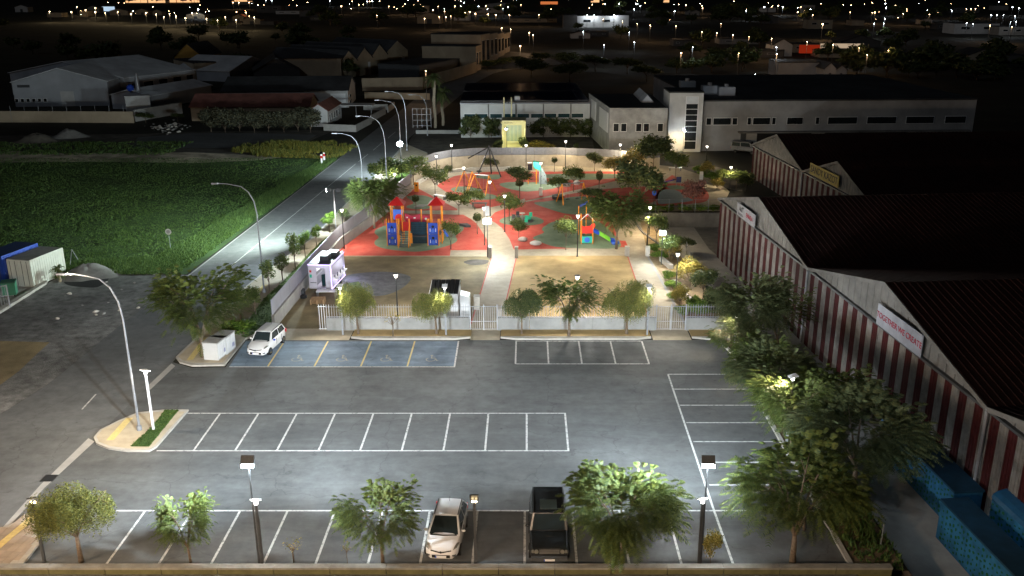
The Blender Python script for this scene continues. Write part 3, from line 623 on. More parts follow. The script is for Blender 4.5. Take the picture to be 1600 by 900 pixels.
flood_pole(405, 880, 722, 'thin pole with a dark floodlight box shining over the left of the car park', -12.8, 60, 18500, COOL, h=5.6, angle=100, glow=450, aims=[(-38, 60, 1), (-16, 82, 1), (8, 80, 1), (14, 46, .7), (-40, 44, .8)])
flood_pole(1095, 880, 720, 'thin pole with a dark floodlight box shining over the right of the car park', 9.6, 60, 18500, COOL, h=5.6, angle=100, glow=450, aims=[(-24, 72, .7), (-2, 82, 1), (15, 78, .9), (-44, 46, .55)])
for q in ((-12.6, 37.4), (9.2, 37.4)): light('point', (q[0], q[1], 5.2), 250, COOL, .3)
# strip posts by the front park wall (heads lean over the trees)
for px, lab in ((536, 'grey lamp post in front of the wall beside the bright round tree near the trailer'), (697, 'grey lamp post in front of the wall beside the round tree by the small shed'), (1011, 'grey lamp post in front of the wall beside the right park gate')):
    pb = 523; square_post(px, pb, 447, lab, 60, (P(px, 523)[0], 60), 1900, WHITE, tilt=-15, m=M_galv, z=.1)
square_post(1146, 560, 492, 'lamp post swallowed by the dark trees right of the park gate', 60, (10, 60), 2200, WARM, tilt=-15, m=M_galv, z=.1)
square_post(1228, 700, 588, 'lamp post glowing yellow inside the big trees on the right of the bays', 60, (10, 48), 2600, WARM, tilt=-15, m=M_galv, z=.1)
PL = [(538, 389, 328, 'park lamp just behind the food trailer at the red floor corner', 900), (683, 289, 244, 'park lamp by the curved seat under the small tree', 600), (706.5, 269, 227, 'park lamp by the back wall left of the black swing frame', 600),
      (618, 307, 277, 'park lamp behind the side wall under the bright roadside tree', 700), (725.5, 308, 262, 'park lamp in front of the orange swing', 700), (766, 337, 284, 'park lamp between the orange swings and the central path', 800),
      (788.8, 362, 306, 'park lamp between the central path and the carousel', 800), (845, 292, 255, 'park lamp rising behind the square stone block', 700), (822, 267, 227, 'park lamp by the litter bin at the back wall', 600),
      (883.4, 262, 221, 'park lamp right of the litter bin at the back wall', 600), (968, 265, 226, 'park lamp at the foot of the white cube building', 300), (976, 268, 247, 'park lamp hidden in the yellow lit trees at the back', 900),
      (1103, 259, 238, 'park lamp before the parked van at the back right', 350), (1140, 295, 264, 'park lamp left of the distant striped warehouse', 500), (1014, 366, 324, 'park lamp under the dark tree by the blue sign', 600),
      (1011, 384, 339, 'second park lamp beneath the blue sign at the start of the hedge', 500), (1056, 457, 397, 'park lamp standing in the hedge beside the right hand path', 900), (902, 400.6, 337, 'park lamp in front of the small slide tower', 1000),
      (757, 383, 325, 'park lamp just left of the blazing flood light on the central path', 700), (621.5, 496, 430, 'park lamp alone in the dark sandy yard', 800), (901, 497, 433, 'park lamp rising out of the feathery tree in front of the golden yard', 1100)]
for px, pb, pt, lab, pw in PL: post_lamp(px, pb, pt, lab, pw * 1.0, WARM if px > 860 and pb < 400 else WHITE)
flood_pole(762, 402, 345, 'blazing white flood light on a tall pole at the end of the central path', -1, 55, 4200, (.85, .95, 1), glow=500, angle=130, panel=(.8, .6), soft=.2)
MB().box(*[P(762, 402)[0] - .18, P(762, 402)[1] - .1, HT(337, 762, 402), P(762, 402)[0] + .22, P(762, 402)[1] + .1, HT(322, 762, 402)]).build('control_box', M_whitem); tag(bpy.data.objects['control_box'], 'pale box on top of the flood light pole by the central path', 'box')
flood_pole(1033, 414, 363, 'starry flood light on a dark pole above the hedge by the lower yard', 12, 75, 1000, (1, .9, .78), glow=400, angle=165, soft=.2)
flood_pole(792, 246, 200, 'yellow lamp on a pole in front of the small gatehouse', -2, 150, 3200, (1, .95, .35), glow=60, angle=165, soft=.2, panel=(.3, .3))
flood_pole(1067, 240, 203, 'amber wall lamp shining at the foot of the stair tower', 25.5, 151, 1800, (1, .72, .3), glow=300, angle=170, soft=.2, panel=(.35, .35))
# off-frame street lamps of the street in front (sodium) and masts that light the far halls
for i, (lx, ly, lz, pw) in enumerate(((-34, 27, 10, 24000), (-14, 18, 11, 22000), (-1, 18, 11, 17000))):
    r = thing('street_lamp', ('sodium street lamp on the street in front of the car park, %s' % ('left one', 'middle one', 'right one')[i]), 'street lamp', (lx, ly, YARD))
    MB().tube([(0, 0, 0), (0, 0, lz + 1.3)], .09, 8).build('pole', M_galv, r); MB().box(-.3, -.2, lz + 1.3, .3, .5, lz + 1.45).build('lamp_head', M_galv, r)
    light('point', (lx, ly, lz - .4), pw * (1 if i == 0 else .8), (1.0, .72, .48), .3)
# ============================================================ vegetation prototypes (about 4.5 m tall, 2.2 m crown radius)
def limbs(b, seed, H, Rr, fork, n, spread=1.0):
    random.seed(seed); tips = []
    lean = (U(-.15, .15), U(-.15, .15)); f = Vector((lean[0], lean[1], fork))
    b.tube([(0, 0, -.1), (lean[0] * .3, lean[1] * .3, fork * .5), f], [.14, .11, .09], 7)
    for i in range(n):
        a = 2 * pi * i / n + U(-.4, .4); e = Rr * U(.55, .8) * spread; zt = H * U(.68, .9)
        m = f + Vector((cos(a) * e * .45, sin(a) * e * .45, (zt - fork) * .6)); t = Vector((cos(a) * e, sin(a) * e, zt))
        b.tube([f, m, t], [.06, .04, .015], 5, False)
        for k in range(4):
            a2 = a + U(-.9, .9); s = m.lerp(t, U(0, .8)); e2 = s + Vector((cos(a2) * Rr * U(.2, .45), sin(a2) * Rr * U(.2, .45), H * U(-.06, .14)))
            b.tube([s, e2], [.025, .008], 4, False); tips.append(e2)
        tips.append(t)
    return tips
def frond(b, c, d, L, w, pairs, droop):
    d = d.normalized(); side = d.cross(Vector((0, 0, 1)))
    if side.length < .1: side = Vector((1, 0, 0))
    side.normalize(); up = side.cross(d)
    for i in range(pairs):
        t = (i + .6) / pairs; p = c + d * L * t - Vector((0, 0, 1)) * droop * L * t * t; ln = L * .34 * (1 - abs(t - .45) * .9)
        for s in (-1, 1):
            q = p + side * s * ln + d * ln * .45 + up * U(-.05, .03) * L - Vector((0, 0, ln * .25)); h = d * w * .5
            b.add([p - h, q - h * .5, q + h * .6, p + h], [(0, 1, 2, 3)])
def feather_tree(name, seed, H=4.5, Rr=2.2, fork=1.3, n=6, fronds=1300, m=None, L=.46, w=.042, pairs=9, bark=None):
    r = thing(name, 'prototype', 'tree', (0, 0, 0)); tb = MB(); tips = limbs(tb, seed, H, Rr, fork, n); tb.build('trunk', bark or M_bark, r, True)
    b = MB(); cz = H * .68
    for i in range(fronds):
        t = random.choice(tips); c = t + Vector((random.gauss(0, .17 * Rr), random.gauss(0, .17 * Rr), random.gauss(0, .07 * H)))
        rad = Vector((c.x, c.y, 0)); d = Vector((c.x, c.y, (c.z - cz) * .8 + .3)) + Vector((U(-1, 1), U(-1, 1), U(-.6, .7))) * Rr * .45
        frond(b, c, d, L * U(.6, 1.2), w, pairs, U(.2, .8))
    b.build('crown', m or M_leaf, r); return r
def pepper_tree(name, seed, H=4.3, Rr=2.1, fork=1.4, strands=2300, m=None, flat=.62, leaf=.042, ln=.55):
    r = thing(name, 'prototype', 'tree', (0, 0, 0)); tb = MB(); limbs(tb, seed, H * .9, Rr, fork, 6); tb.build('trunk', M_bark, r, True)
    b = MB(); cz = H - Rr * flat * .95
    lobes = [(Vector((cos(a) * Rr * U(.4, .65), sin(a) * Rr * U(.4, .65), cz + U(-.55, .45))), Rr * U(.28, .52)) for a in [U(0, 6.28) for _ in range(11)]] + [(Vector((0, 0, cz + .1)), Rr * .6)]
    for i in range(strands):
        c, q = random.choice(lobes); d = Vector((random.gauss(0, 1), random.gauss(0, 1), random.gauss(.25, .9))).normalized(); p = c + Vector((d.x * q, d.y * q, d.z * q * .85)) * U(.72, 1.02)
        o = Vector((d.x, d.y, 0)) * .15; l = ln * U(.5, 1.2)
        for k in range(7):
            t = k / 6; x = p + o * t * (2 - t) - Vector((0, 0, l * t)); a = U(0, 6.28); s = Vector((cos(a), sin(a), U(-.5, .1))) * leaf * U(1.5, 2.4); h = Vector((U(-.3, .3), U(-.3, .3), -1)) * leaf * .45
            b.add([x - h, x + s - h * .4, x + s + h * .6, x + h], [(0, 1, 2, 3)])
    b.build('crown', m or M_leafp, r); return r
def leafy_tree(name, seed, H, Rr, fork, nl, m, leaf=.11, cz=None, rz=None, lob=6, shell=.55, trunk=.05, bark=None, cat='tree', sep=.55):
    random.seed(seed); r = thing(name, 'prototype', cat, (0, 0, 0)); tb = MB(); rz = rz or (H - fork) / 2; cz = cz or H - rz
    tb.tube([(0, 0, -.05), (U(-.05, .05), U(-.05, .05), fork), (0, 0, cz)], [trunk, trunk * .8, trunk * .5], 6)
    lobes = []
    for i in range(lob):
        a = 2 * pi * i / lob + U(-.3, .3); e = Rr * sep; c = Vector((cos(a) * e, sin(a) * e, cz + U(-.5, .5) * rz)); lobes.append((c, (Rr * U(.4, .55), rz * U(.4, .6)))); tb.tube([(0, 0, fork), c], [trunk * .5, .01], 4, False)
    lobes.append((Vector((0, 0, cz + rz * .3)), (Rr * .6, rz * .65)))
    tb.build('trunk', bark or M_bark, r, True); b = MB()
    for i in range(nl):
        c, (q, qz) = random.choice(lobes); d = Vector((random.gauss(0, 1), random.gauss(0, 1), random.gauss(0, 1))).normalized(); k = U(shell, 1.05); p = c + Vector((d.x * q, d.y * q, d.z * qz)) * k
        u = Vector((U(-1, 1), U(-1, 1), U(-.6, .6))).normalized() * leaf * U(.6, 1.3); v = u.cross(d + Vector((U(-.5, .5),) * 3)).normalized() * leaf * .4
        b.add([p - u, p + v, p + u, p - v], [(0, 1, 2, 3)])
    b.build('crown', m, r); return r
PROT = {
 'fa': feather_tree('feathery_tree', 11), 'fb': feather_tree('feathery_tree', 23, fronds=900, n=5, fork=1.5), 'fc': feather_tree('feathery_tree', 37, fronds=2100, n=8, m=M_leaf),
 'fd': feather_tree('feathery_tree', 41, fronds=2300, n=8, m=M_leafg), 'fe': feather_tree('feathery_tree', 5, fronds=1500, n=7, L=.44, w=.04, fork=1.1, m=M_leaf),
 'pa': pepper_tree('pepper_tree', 3), 'pb': pepper_tree('pepper_tree', 9, strands=2500), 'pd': pepper_tree('dark_round_tree', 15, m=M_leafd, strands=2200, leaf=.05, ln=.35),
 'la': leafy_tree('small_street_tree', 4, 3.2, .65, 1.1, 900, M_leaf, .1), 'lb': leafy_tree('small_street_tree', 8, 3.4, .75, 1.3, 1100, M_leafh, .1),
 'pk': leafy_tree('park_tree', 14, 4.2, 1.9, 1.6, 1500, M_leaf, .17, lob=8, shell=.3), 'pl': leafy_tree('park_tree', 18, 4.2, 1.9, 1.5, 2300, M_leafd, .17, lob=9, shell=.2), 'py': leafy_tree('yellow_lit_tree', 19, 4.0, 1.8, 1.2, 2000, M_leafy, .14, lob=8, shell=.3),  # py: yellow lamp light on these trees is put into their leaf colour
 'bl': leafy_tree('ball_topiary', 21, 2.8, .75, 1.4, 1100, M_leafd, .09, lob=3, shell=.85, sep=.15), 'bu': leafy_tree('shrub', 25, 1.4, .9, .2, 1100, M_leafh, .11, cat='shrub', lob=6, shell=.3), 'bd': leafy_tree('dark_shrub', 26, 2.4, 1.6, .2, 1600, M_leafd, .2, cat='shrub', lob=8, shell=.3),
 'by': leafy_tree('pale_shrub', 27, 2.6, 1.5, .5, 2200, M_leafy, .11, cat='shrub', lob=8, shell=.3),
 'ol': leafy_tree('olive_tree', 31, 4.6, 2.2, .6, 2600, M_leafr, .22, lob=9, shell=.5), 'pm': leafy_tree('flowering_tree', 33, 3.4, 1.6, 1.4, 2100, M_leafm, .13, lob=8, shell=.45), 'sp': leafy_tree('bare_sapling', 35, 1.9, .5, .8, 60, M_leafy, .06, lob=7, shell=.1, trunk=.03),
}
PH = {k: 4.5 for k in PROT}; PH.update(bd=2.4, pa=4.3, pb=4.3, pd=4.3, la=3.2, lb=3.4, pk=4.2, pl=4.2, py=4.0, bl=2.8, bu=1.4, by=2.6, ol=4.6, pm=3.4, sp=1.9)
PR = dict(fa=2.35, fb=2.35, fc=2.4, fd=2.4, fe=2.5, pa=2.1, pb=2.1, pd=2.1, la=.62, lb=.7, pk=1.8, pl=1.85, py=1.75, bl=.78, bu=.85, bd=1.5, by=1.45, ol=2.1, pm=1.6, sp=.45)
USED = set()
def tree(kind, px, pb, ptop, pw, lab, name=None, z=0.02, rz=None, grp=None, cat=None, dy=0):
    """trunk base at px,pb; crown reaches photo row ptop; crown half width pw pixels"""
    x, y = P(px, pb, z); y += dy; k = FOC / (y * _c + (CAM_H - 2) * _s); h = HT(ptop, px, pb, z) - z
    rad = pw / k; h = max(h, rad * 1.1) if kind not in ('bu', 'by', 'bd') else h; h = max(h - 0.25 * rad * (.33 if kind not in ('bu', 'by') else .2), .5)
    sc = (rad / PR[kind], rad / PR[kind], h / PH[kind]); rz = rz if rz is not None else (px * 7.3 % 6.28)
    if kind not in USED:
        USED.add(kind); r = PROT[kind]; r.location = (x, y, z); r.rotation_euler = (0, 0, rz); r.scale = sc; r['label'] = lab
        if grp: r['group'] = grp
    else: r = copy_tree(PROT[kind], (x, y, z), rz, sc, lab, grp)
    if name: r.name = name
    if cat: r['category'] = cat
    return r
T = tree
# front row
T('pb', 127, 878, 752, 66, 'big bushy pepper tree at the lower left corner of the car park'); T('fe', 298, 878, 782, 46, 'small feathery tree between the lower left bushy tree and the front left flood pole')
T('fa', 598, 880, 762, 58, 'feathery young tree just left of the white hatchback'); T('fc', 972, 880, 742, 82, 'wide feathery tree just right of the black jeep')
T('sp', 459, 879, 836, 18, 'nearly bare sapling in the front row right of the left flood pole', 'bare_sapling'); T('by', 1110, 881, 822, 17, 'tiny yellow sapling beside the right front lamp post', 'yellow_sapling', cat='sapling')
T('sp', 543, 881, 840, 8, 'thin bare stake sapling in front of the white hatchback nose')
T('fe', 1238, 880, 700, 105, 'large sparse tree with a forked trunk at the lower right corner of the car park'); T('fb', 1265, 845, 775, 50, 'low feathery tree behind the forked tree at the lower right', dy=1)
# right row
T('fd', 1335, 765, 625, 92, 'huge dark feathery tree hanging over the blue containers', z=-.3); T('fa', 1250, 700, 585, 74, 'wide green tree in the row beside the right hand bays'); T('fd', 1200, 640, 545, 62, 'dense grey green tree over the kerb of the right hand bays')
T('fd', 1168, 560, 437, 58, 'broad dark tree at the far end of the right hand row against the striped wall'); T('fa', 1152, 575, 497, 38, 'yellow green tree glowing around a lamp at the corner of the car park')
T('fa', 1290, 690, 575, 50, 'leafy tree in front of the striped wall between the two tall right hand trees', z=-.3); T('fb', 1215, 560, 462, 42, 'dark tree leaning on the striped warehouse wall behind the row', z=YARD)
T('fa', 1234, 716, 583, 48, 'green tree whose crown hides the glowing lamp beside the right hand bays'); T('fb', 1178, 625, 530, 42, 'light green tree leaning over the upper right hand bays')
# strip trees
T('pa', 560, 523, 440, 34, 'bright round pepper tree in front of the wall near the trailer'); T('pb', 682, 523, 445, 35, 'bright round pepper tree in front of the small shed')
T('pd', 815, 523, 446, 31, 'dark round tree just right of the middle park gate'); T('fa', 889, 526, 430, 46, 'feathery tree with a bent trunk in front of the golden yard'); T('pb', 979, 523, 432, 41, 'olive green round tree left of the right park gate')
T('sp', 614, 527, 480, 16, 'leafless sapling in the strip between the two bright round trees')
# left cluster
T('fe', 318, 558, 428, 76, 'big spreading feathery tree over the white utility cabinets', z=.13); T('fb', 377, 503, 450, 24, 'thin leaning feathery tree right of the big tree by the road', z=.13)
T('la', 400, 492, 444, 11, 'small dark tree on the lawn above the white car', z=.13); T('bu', 380, 523, 497, 22, 'low green bush behind the white car by the pavement', z=.13); T('bu', 362, 521, 502, 16, 'low green bush beside the utility cabinets', z=.13)
for kd, px, pb, pt, pw, lab in (('la', 421, 459, 402, 12, 'street tree nearest the car park beside the tall lamp'), ('la', 442, 438, 395, 12, 'second street tree from the car park on the lit pavement'), ('la', 462, 423, 360, 11, 'tall narrow street tree beside the food trailer roof'),
      ('lb', 477.6, 404, 358, 10, 'bright green street tree behind the tall narrow one'), ('lb', 495, 387, 350, 9, 'fifth street tree, next to the twin flood pole'), ('lb', 515.6, 364, 330, 12, 'round green street tree left of the twin flood pole'), ('la', 538, 350, 324, 9, 'street tree behind the lamp at the red floor corner')):
    T(kd, px, pb, pt, pw, lab, z=.13, grp='young trees along the road pavement')
T('fc', 585, 357, 278, 38, 'large grey green tree inside the side wall left of the play castle'); T('pk', 618, 291, 242, 28, 'bright white lit tree at the road corner of the park', z=.13); T('fc', 573, 330, 280, 22, 'leafy tree outside the side wall, lit by the road floods', z=.13)
T('pk', 647, 294, 240, 26, 'tree with a forked trunk at the back left of the park'); T('pk', 680, 308, 255, 22, 'slim tree beside the white bench'); T('pl', 700, 279, 257, 9, 'tiny tree by the curved seat')
T('pk', 717, 336, 296, 22, 'tree with a curved trunk between the play castle and the swings'); T('bl', 650, 334, 303, 9.5, 'ball shaped tree behind the play castle'); T('bl', 746, 366, 331, 11, 'ball shaped tree left of the central flood light')
T('bl', 866, 269, 244, 8, 'small ball shaped tree standing before the stone back wall'); T('pl', 767.5, 270, 244, 14, 'dark round tree behind the black swing frame'); T('pl', 812, 297, 258, 23, 'dark spreading tree in the middle of the back green patch')
T('bl', 812, 310, 278, 11, 'dark ball shaped tree between the swings and the climbing wall'); T('pk', 872, 307, 272, 20, 'leafy tree right of the square stone block'); T('pk', 896, 300, 255, 18, 'leafy tree behind the boulders')
T('pk', 796, 345, 298, 22, 'spreading tree above the carousel'); T('pk', 742, 328, 292, 16, 'low branching tree under the orange swings'); T('pk', 705, 389, 340, 15, 'tree leaning over the right tower of the play castle')
T('pk', 810.6, 376, 338, 15, 'thin tree between the carousel and the boulders'); T('pk', 884, 391, 335, 19, 'yellow green tree left of the slide tower'); T('fc', 963, 389, 300, 42, 'large feathery tree right of the slide tower')
T('pl', 998, 345, 240, 42, 'very dark big tree in the right half of the playground'); T('bl', 936, 306, 265, 9, 'cone shaped tree in the middle of the playground'); T('pl', 925, 318, 290, 22, 'dark shrub like tree beside the A frame swing')
T('pl', 929, 268, 236, 15, 'dark tree at the right end of the back wall'); T('py', 960, 279, 240, 24, 'yellow lit tree before the white cube building'); T('py', 987, 274, 228, 22, 'second yellow lit tree beside the hidden lamp')
T('pl', 1020, 270, 208, 34, 'dark tall tree against the stair tower'); T('pk', 1055, 281, 232, 20, 'tree beside the white bench at the back right'); T('pm', 1082, 331, 278, 20, 'tree with pinkish leaves beside the grey rubber patch')
T('py', 1104, 278, 250, 13, 'yellow shrub tree right of the back bench', z=.02); T('pk', 1150, 296, 262, 17, 'loose tree left of the far striped warehouse'); T('pk', 1128, 290, 262, 12, 'small tree behind the far hedge')
T('py', 846, 246, 222, 26, 'yellow lit tree beyond the back wall beside the gatehouse'); T('pl', 818, 246, 212, 9, 'dark potted tree beside the gatehouse door'); T('pl', 778, 247, 216, 9, 'dark tree left of the gatehouse')
T('bu', 735, 250, 238, 10, 'small bush on the dark lawn left of the gatehouse'); T('bl', 900, 243, 222, 7, 'small tree on the dark ground before the solar roofed building')
T('pk', 1046, 412, 362, 18, 'pale leaved tree right of the starry flood light'); T('by', 1050, 408, 366, 15, 'pale yellow shrub glowing beneath the starry flood light'); T('by', 1078, 450, 395, 26, 'large pale shrub beside the lamp in the hedge')
T('pk', 1025, 385, 328, 18, 'leafy tree by the hedge left of the starry flood light'); T('pl', 1098, 470, 415, 24, 'dark shrub tree at the edge of the flower bed'); T('bu', 1092, 498, 470, 18, 'green shrub behind the right railing')
T('pl', 1072, 396, 368, 16, 'dark tree above the lower yard', z=YARD)
T('pk', 600, 300, 250, 26, 'white lit tree on the pavement beneath the blazing street flood light', z=.13); T('pk', 590, 322, 276, 20, 'leafy tree on the pavement just left of the park wall corner', z=.13)
T('by', 1062, 478, 440, 16, 'pale shrub between the hedge and the low block near the right gate'); T('by', 1098, 452, 415, 18, 'pale shrub at the edge of the lower yard'); T('bu', 1084, 484, 462, 14, 'green shrub in the middle of the flower bed'); T('bd', 1112, 490, 450, 18, 'dark shrub at the right end of the flower bed')
T('bd', 1165, 292, 268, 14, 'dark shrub against the far striped warehouse corner'); T('by', 1120, 296, 276, 12, 'pale shrub behind the clipped hedge at the back right')
# hedge along the right path
HB = leafy_tree('hedge', 51, .9, .75, .1, 900, M_leafh, .1, cat='hedge', lob=5, shell=.5)
hp = [(1022, 393), (1030, 405), (1045, 437), (1051, 452), (1057, 468), (1066, 492), (1112, 281), (1120, 288), (1093, 270), (1100, 275)]
hl = ['at the head of the right path', 'under the starry flood light', 'bright green part beside the hedge lamp', 'just before the hedge lamp', 'just after the hedge lamp', 'nearest the right park gate', 'far right by the curved path', 'last one by the striped warehouse', 'behind the back right bench', 'between back bench and stone bollard']
for i, (px, pb) in enumerate(hp):
    x, y = P(px, pb); s = 1.0 if i < 6 else 1.3; lab = 'clipped green hedge bush, ' + hl[i]
    if i == 0: HB.location = (x, y, 0); HB['label'] = lab; HB['group'] = 'hedge bushes along the paths'
    else: copy_tree(HB, (x, y, 0), i * 1.3, (s, s * 1.2, s), lab, 'hedge bushes along the paths')
for i, px in enumerate((1020, 1045, 1070, 1095, 1116)): copy_tree(HB, (P(px, 333)[0], 110.0, 0), i, (2.0, 1, 1.0), 'dark hedge bush on top of the retaining wall', 'hedge bushes on the retaining wall')
# grey trees before the red roofed shed
for i, px in enumerate((330, 352, 375, 398, 420, 444, 466, 486)):
    T('ol', px, 206 + (i % 2), 165 + (i * 7 % 6), 18, 'olive tree, %s of the row before the red roofed shed' % ('leftmost', 'second from the left end', 'third from the left end', 'left of the two middle trees', 'right of the two middle trees', 'third from the right end', 'second from the right end', 'rightmost')[i], z=0, grp='olive trees in a row before the red roofed shed')
T('pl', 278, 190, 175, 11, 'dark bush by the rubble heap'); T('pl', 228, 192, 178, 16, 'dark bush against the yard wall at the left'); 
for i, (px, pb, pw, pt) in enumerate(((735, 214, 17, 178), (768, 214, 14, 182), (838, 212, 14, 186), (858, 212, 20, 178), (885, 212, 20, 180), (915, 212, 18, 182))): T('bd', px, pb + 2, pt, pw, 'dark shrub against the solar roofed building, %s' % ('at its left corner', 'just left of the gatehouse', 'just right of the gatehouse', 'second right of the gatehouse', 'third right of the gatehouse', 'nearest the white cube')[i], 'dark_shrub', z=0, grp='shrubs along the solar roofed building', cat='shrub')
for i, (px, pb, pw, pt) in enumerate(((762, 112, 14, 92), (785, 108, 18, 90), (812, 104, 16, 88), (845, 102, 20, 86), (885, 106, 24, 84), (930, 112, 26, 86), (980, 116, 26, 90), (1010, 128, 26, 98), (890, 128, 30, 100), (830, 122, 30, 98))): T('pl', px, pb, pt, pw, 'dark grove tree beyond the solar roof, %s' % ('beside the tan wall', 'at the foot of the street buildings', 'under the lit street bend', 'above the left end of the roof', 'back of the middle', 'back right', 'farthest right', 'nearest the white cube', 'front right', 'front left')[i], z=0, grp='dark grove trees')
# palms
def palm(px, pb, pt, pw, lab, th=.3, nf=40, z=0, Lf=2.6, trunkm=None):
    x, y = P(px, pb, z); h = HT(pt, px, pb, z) - z; k = FOC / (y * _c + CAM_H * _s); rad = pw / k
    r = thing('palm_tree', lab, 'palm', (x, y, z)); b = MB(); n = 9
    b.tube([(0.1 * sin(i), .08 * cos(i * 2), h * .86 * i / n) for i in range(n + 1)], [th * (1.1 if i % 2 else .92) for i in range(n + 1)], 8).build('trunk', trunkm or M_barkp, r)
    b = MB()
    for i in range(nf):
        a = U(0, 6.28); el = U(-.7, 1.2); d = Vector((cos(a) * cos(el), sin(a) * cos(el), sin(el))); L = rad * U(.8, 1.1); c = Vector((0, 0, h * .87)); s = d.cross(Vector((0, 0, 1))).normalized()
        for j in range(8):
            t0 = j / 8; p = c + d * L * t0 - Vector((0, 0, 1)) * L * .5 * t0 * t0; q = c + d * L * (t0 + .14) - Vector((0, 0, 1)) * L * .5 * (t0 + .14) ** 2
            for sg in (-1, 1): e = q + s * sg * L * .28 * (1 - t0 * .6) + (q - p) * 1.2 - Vector((0, 0, L * .1)); b.add([p, q, e], [(0, 1, 2)])
    b.build('crown', M_leafd, r); return r
palm(680, 200, 108, 15, 'tall palm tree beside the junction, the left one of the pair'); palm(692, 196, 135, 17, 'shorter palm tree beside the junction, the right one of the pair')
palm(93.5, 441, 416, 14, 'small fan palm standing in front of the white container', .13, 26)
# ============================================================ buildings
def V2(p): return Vector((p[0], p[1]))
def hall(name, A, B, depth, h, rh, lab, wall, roof, ridge='ab', z=0.0, over=.3, cat='building', wins=(), doors=(), side=(), grp=None, dirv=None, gname='wall'):
    """building on the front edge A-B; ridge along the front ('ab') or front to back ('perp'); flat if rh<=h"""
    A = V2(A); B = V2(B); d = B - A; L = d.length; a = math.atan2(d.y, d.x)
    r = thing(name, lab, cat, (A.x, A.y, z), a, grp)
    if rh <= h: MB().box(0, 0, 0, L, depth, h).build(gname, wall, r); MB().box(-over * .3, -over * .3, h + .003, L + over * .3, depth + over, h + .25).build('roof', roof, r)
    elif ridge == 'ab':
        MB().ext([(0, 0), (depth, 0), (depth, h), (depth / 2, rh), (0, h)], 'x', 0, L).build(gname, wall, r); s = (rh - h) / (depth / 2)
        MB().ext([(-over, h - over * s + .02), (depth / 2, rh + .02), (depth + over, h - over * s + .02), (depth + over, h - over * s + .16), (depth / 2, rh + .18), (-over, h - over * s + .16)], 'x', -over, L + over).build('roof', roof, r)
    else:
        MB().ext([(0, 0), (0, h), (L / 2, rh), (L, h), (L, 0)], 'y', 0, depth).build(gname, wall, r); s = (rh - h) / (L / 2)
        MB().ext([(-over, h - over * s + .02), (L / 2, rh + .02), (L + over, h - over * s + .02), (L + over, h - over * s + .16), (L / 2, rh + .18), (-over, h - over * s + .16)][::-1], 'y', -over, depth + over).build('roof', roof, r)
    for (u0, z0, u1, z1, *m) in wins:       # openings in the front wall: fractions of the length, metres up
        f = MB().box(u0 * L, -.05, z0, u1 * L, .02, z1).build('window', M_whitem if not m else m[0], r)
        MB().box(u0 * L + .08, -.07, z0 + .08, u1 * L - .08, -.04, z1 - .08).build('pane', M_glass if len(m) < 2 else m[1], f)
    for (u0, z0, u1, z1, m) in doors: MB().box(u0 * L, -.06, z0, u1 * L, .02, z1).build('door', m, r)
    for (u0, z0, u1, z1) in side:           # openings in the right hand side wall
        f = MB().box(L - .02, u0 * depth, z0, L + .05, u1 * depth, z1).build('window', M_whitem, r); MB().box(L + .03, u0 * depth + .08, z0 + .08, L + .07, u1 * depth - .08, z1 - .08).build('pane', M_glass, f)
    return r
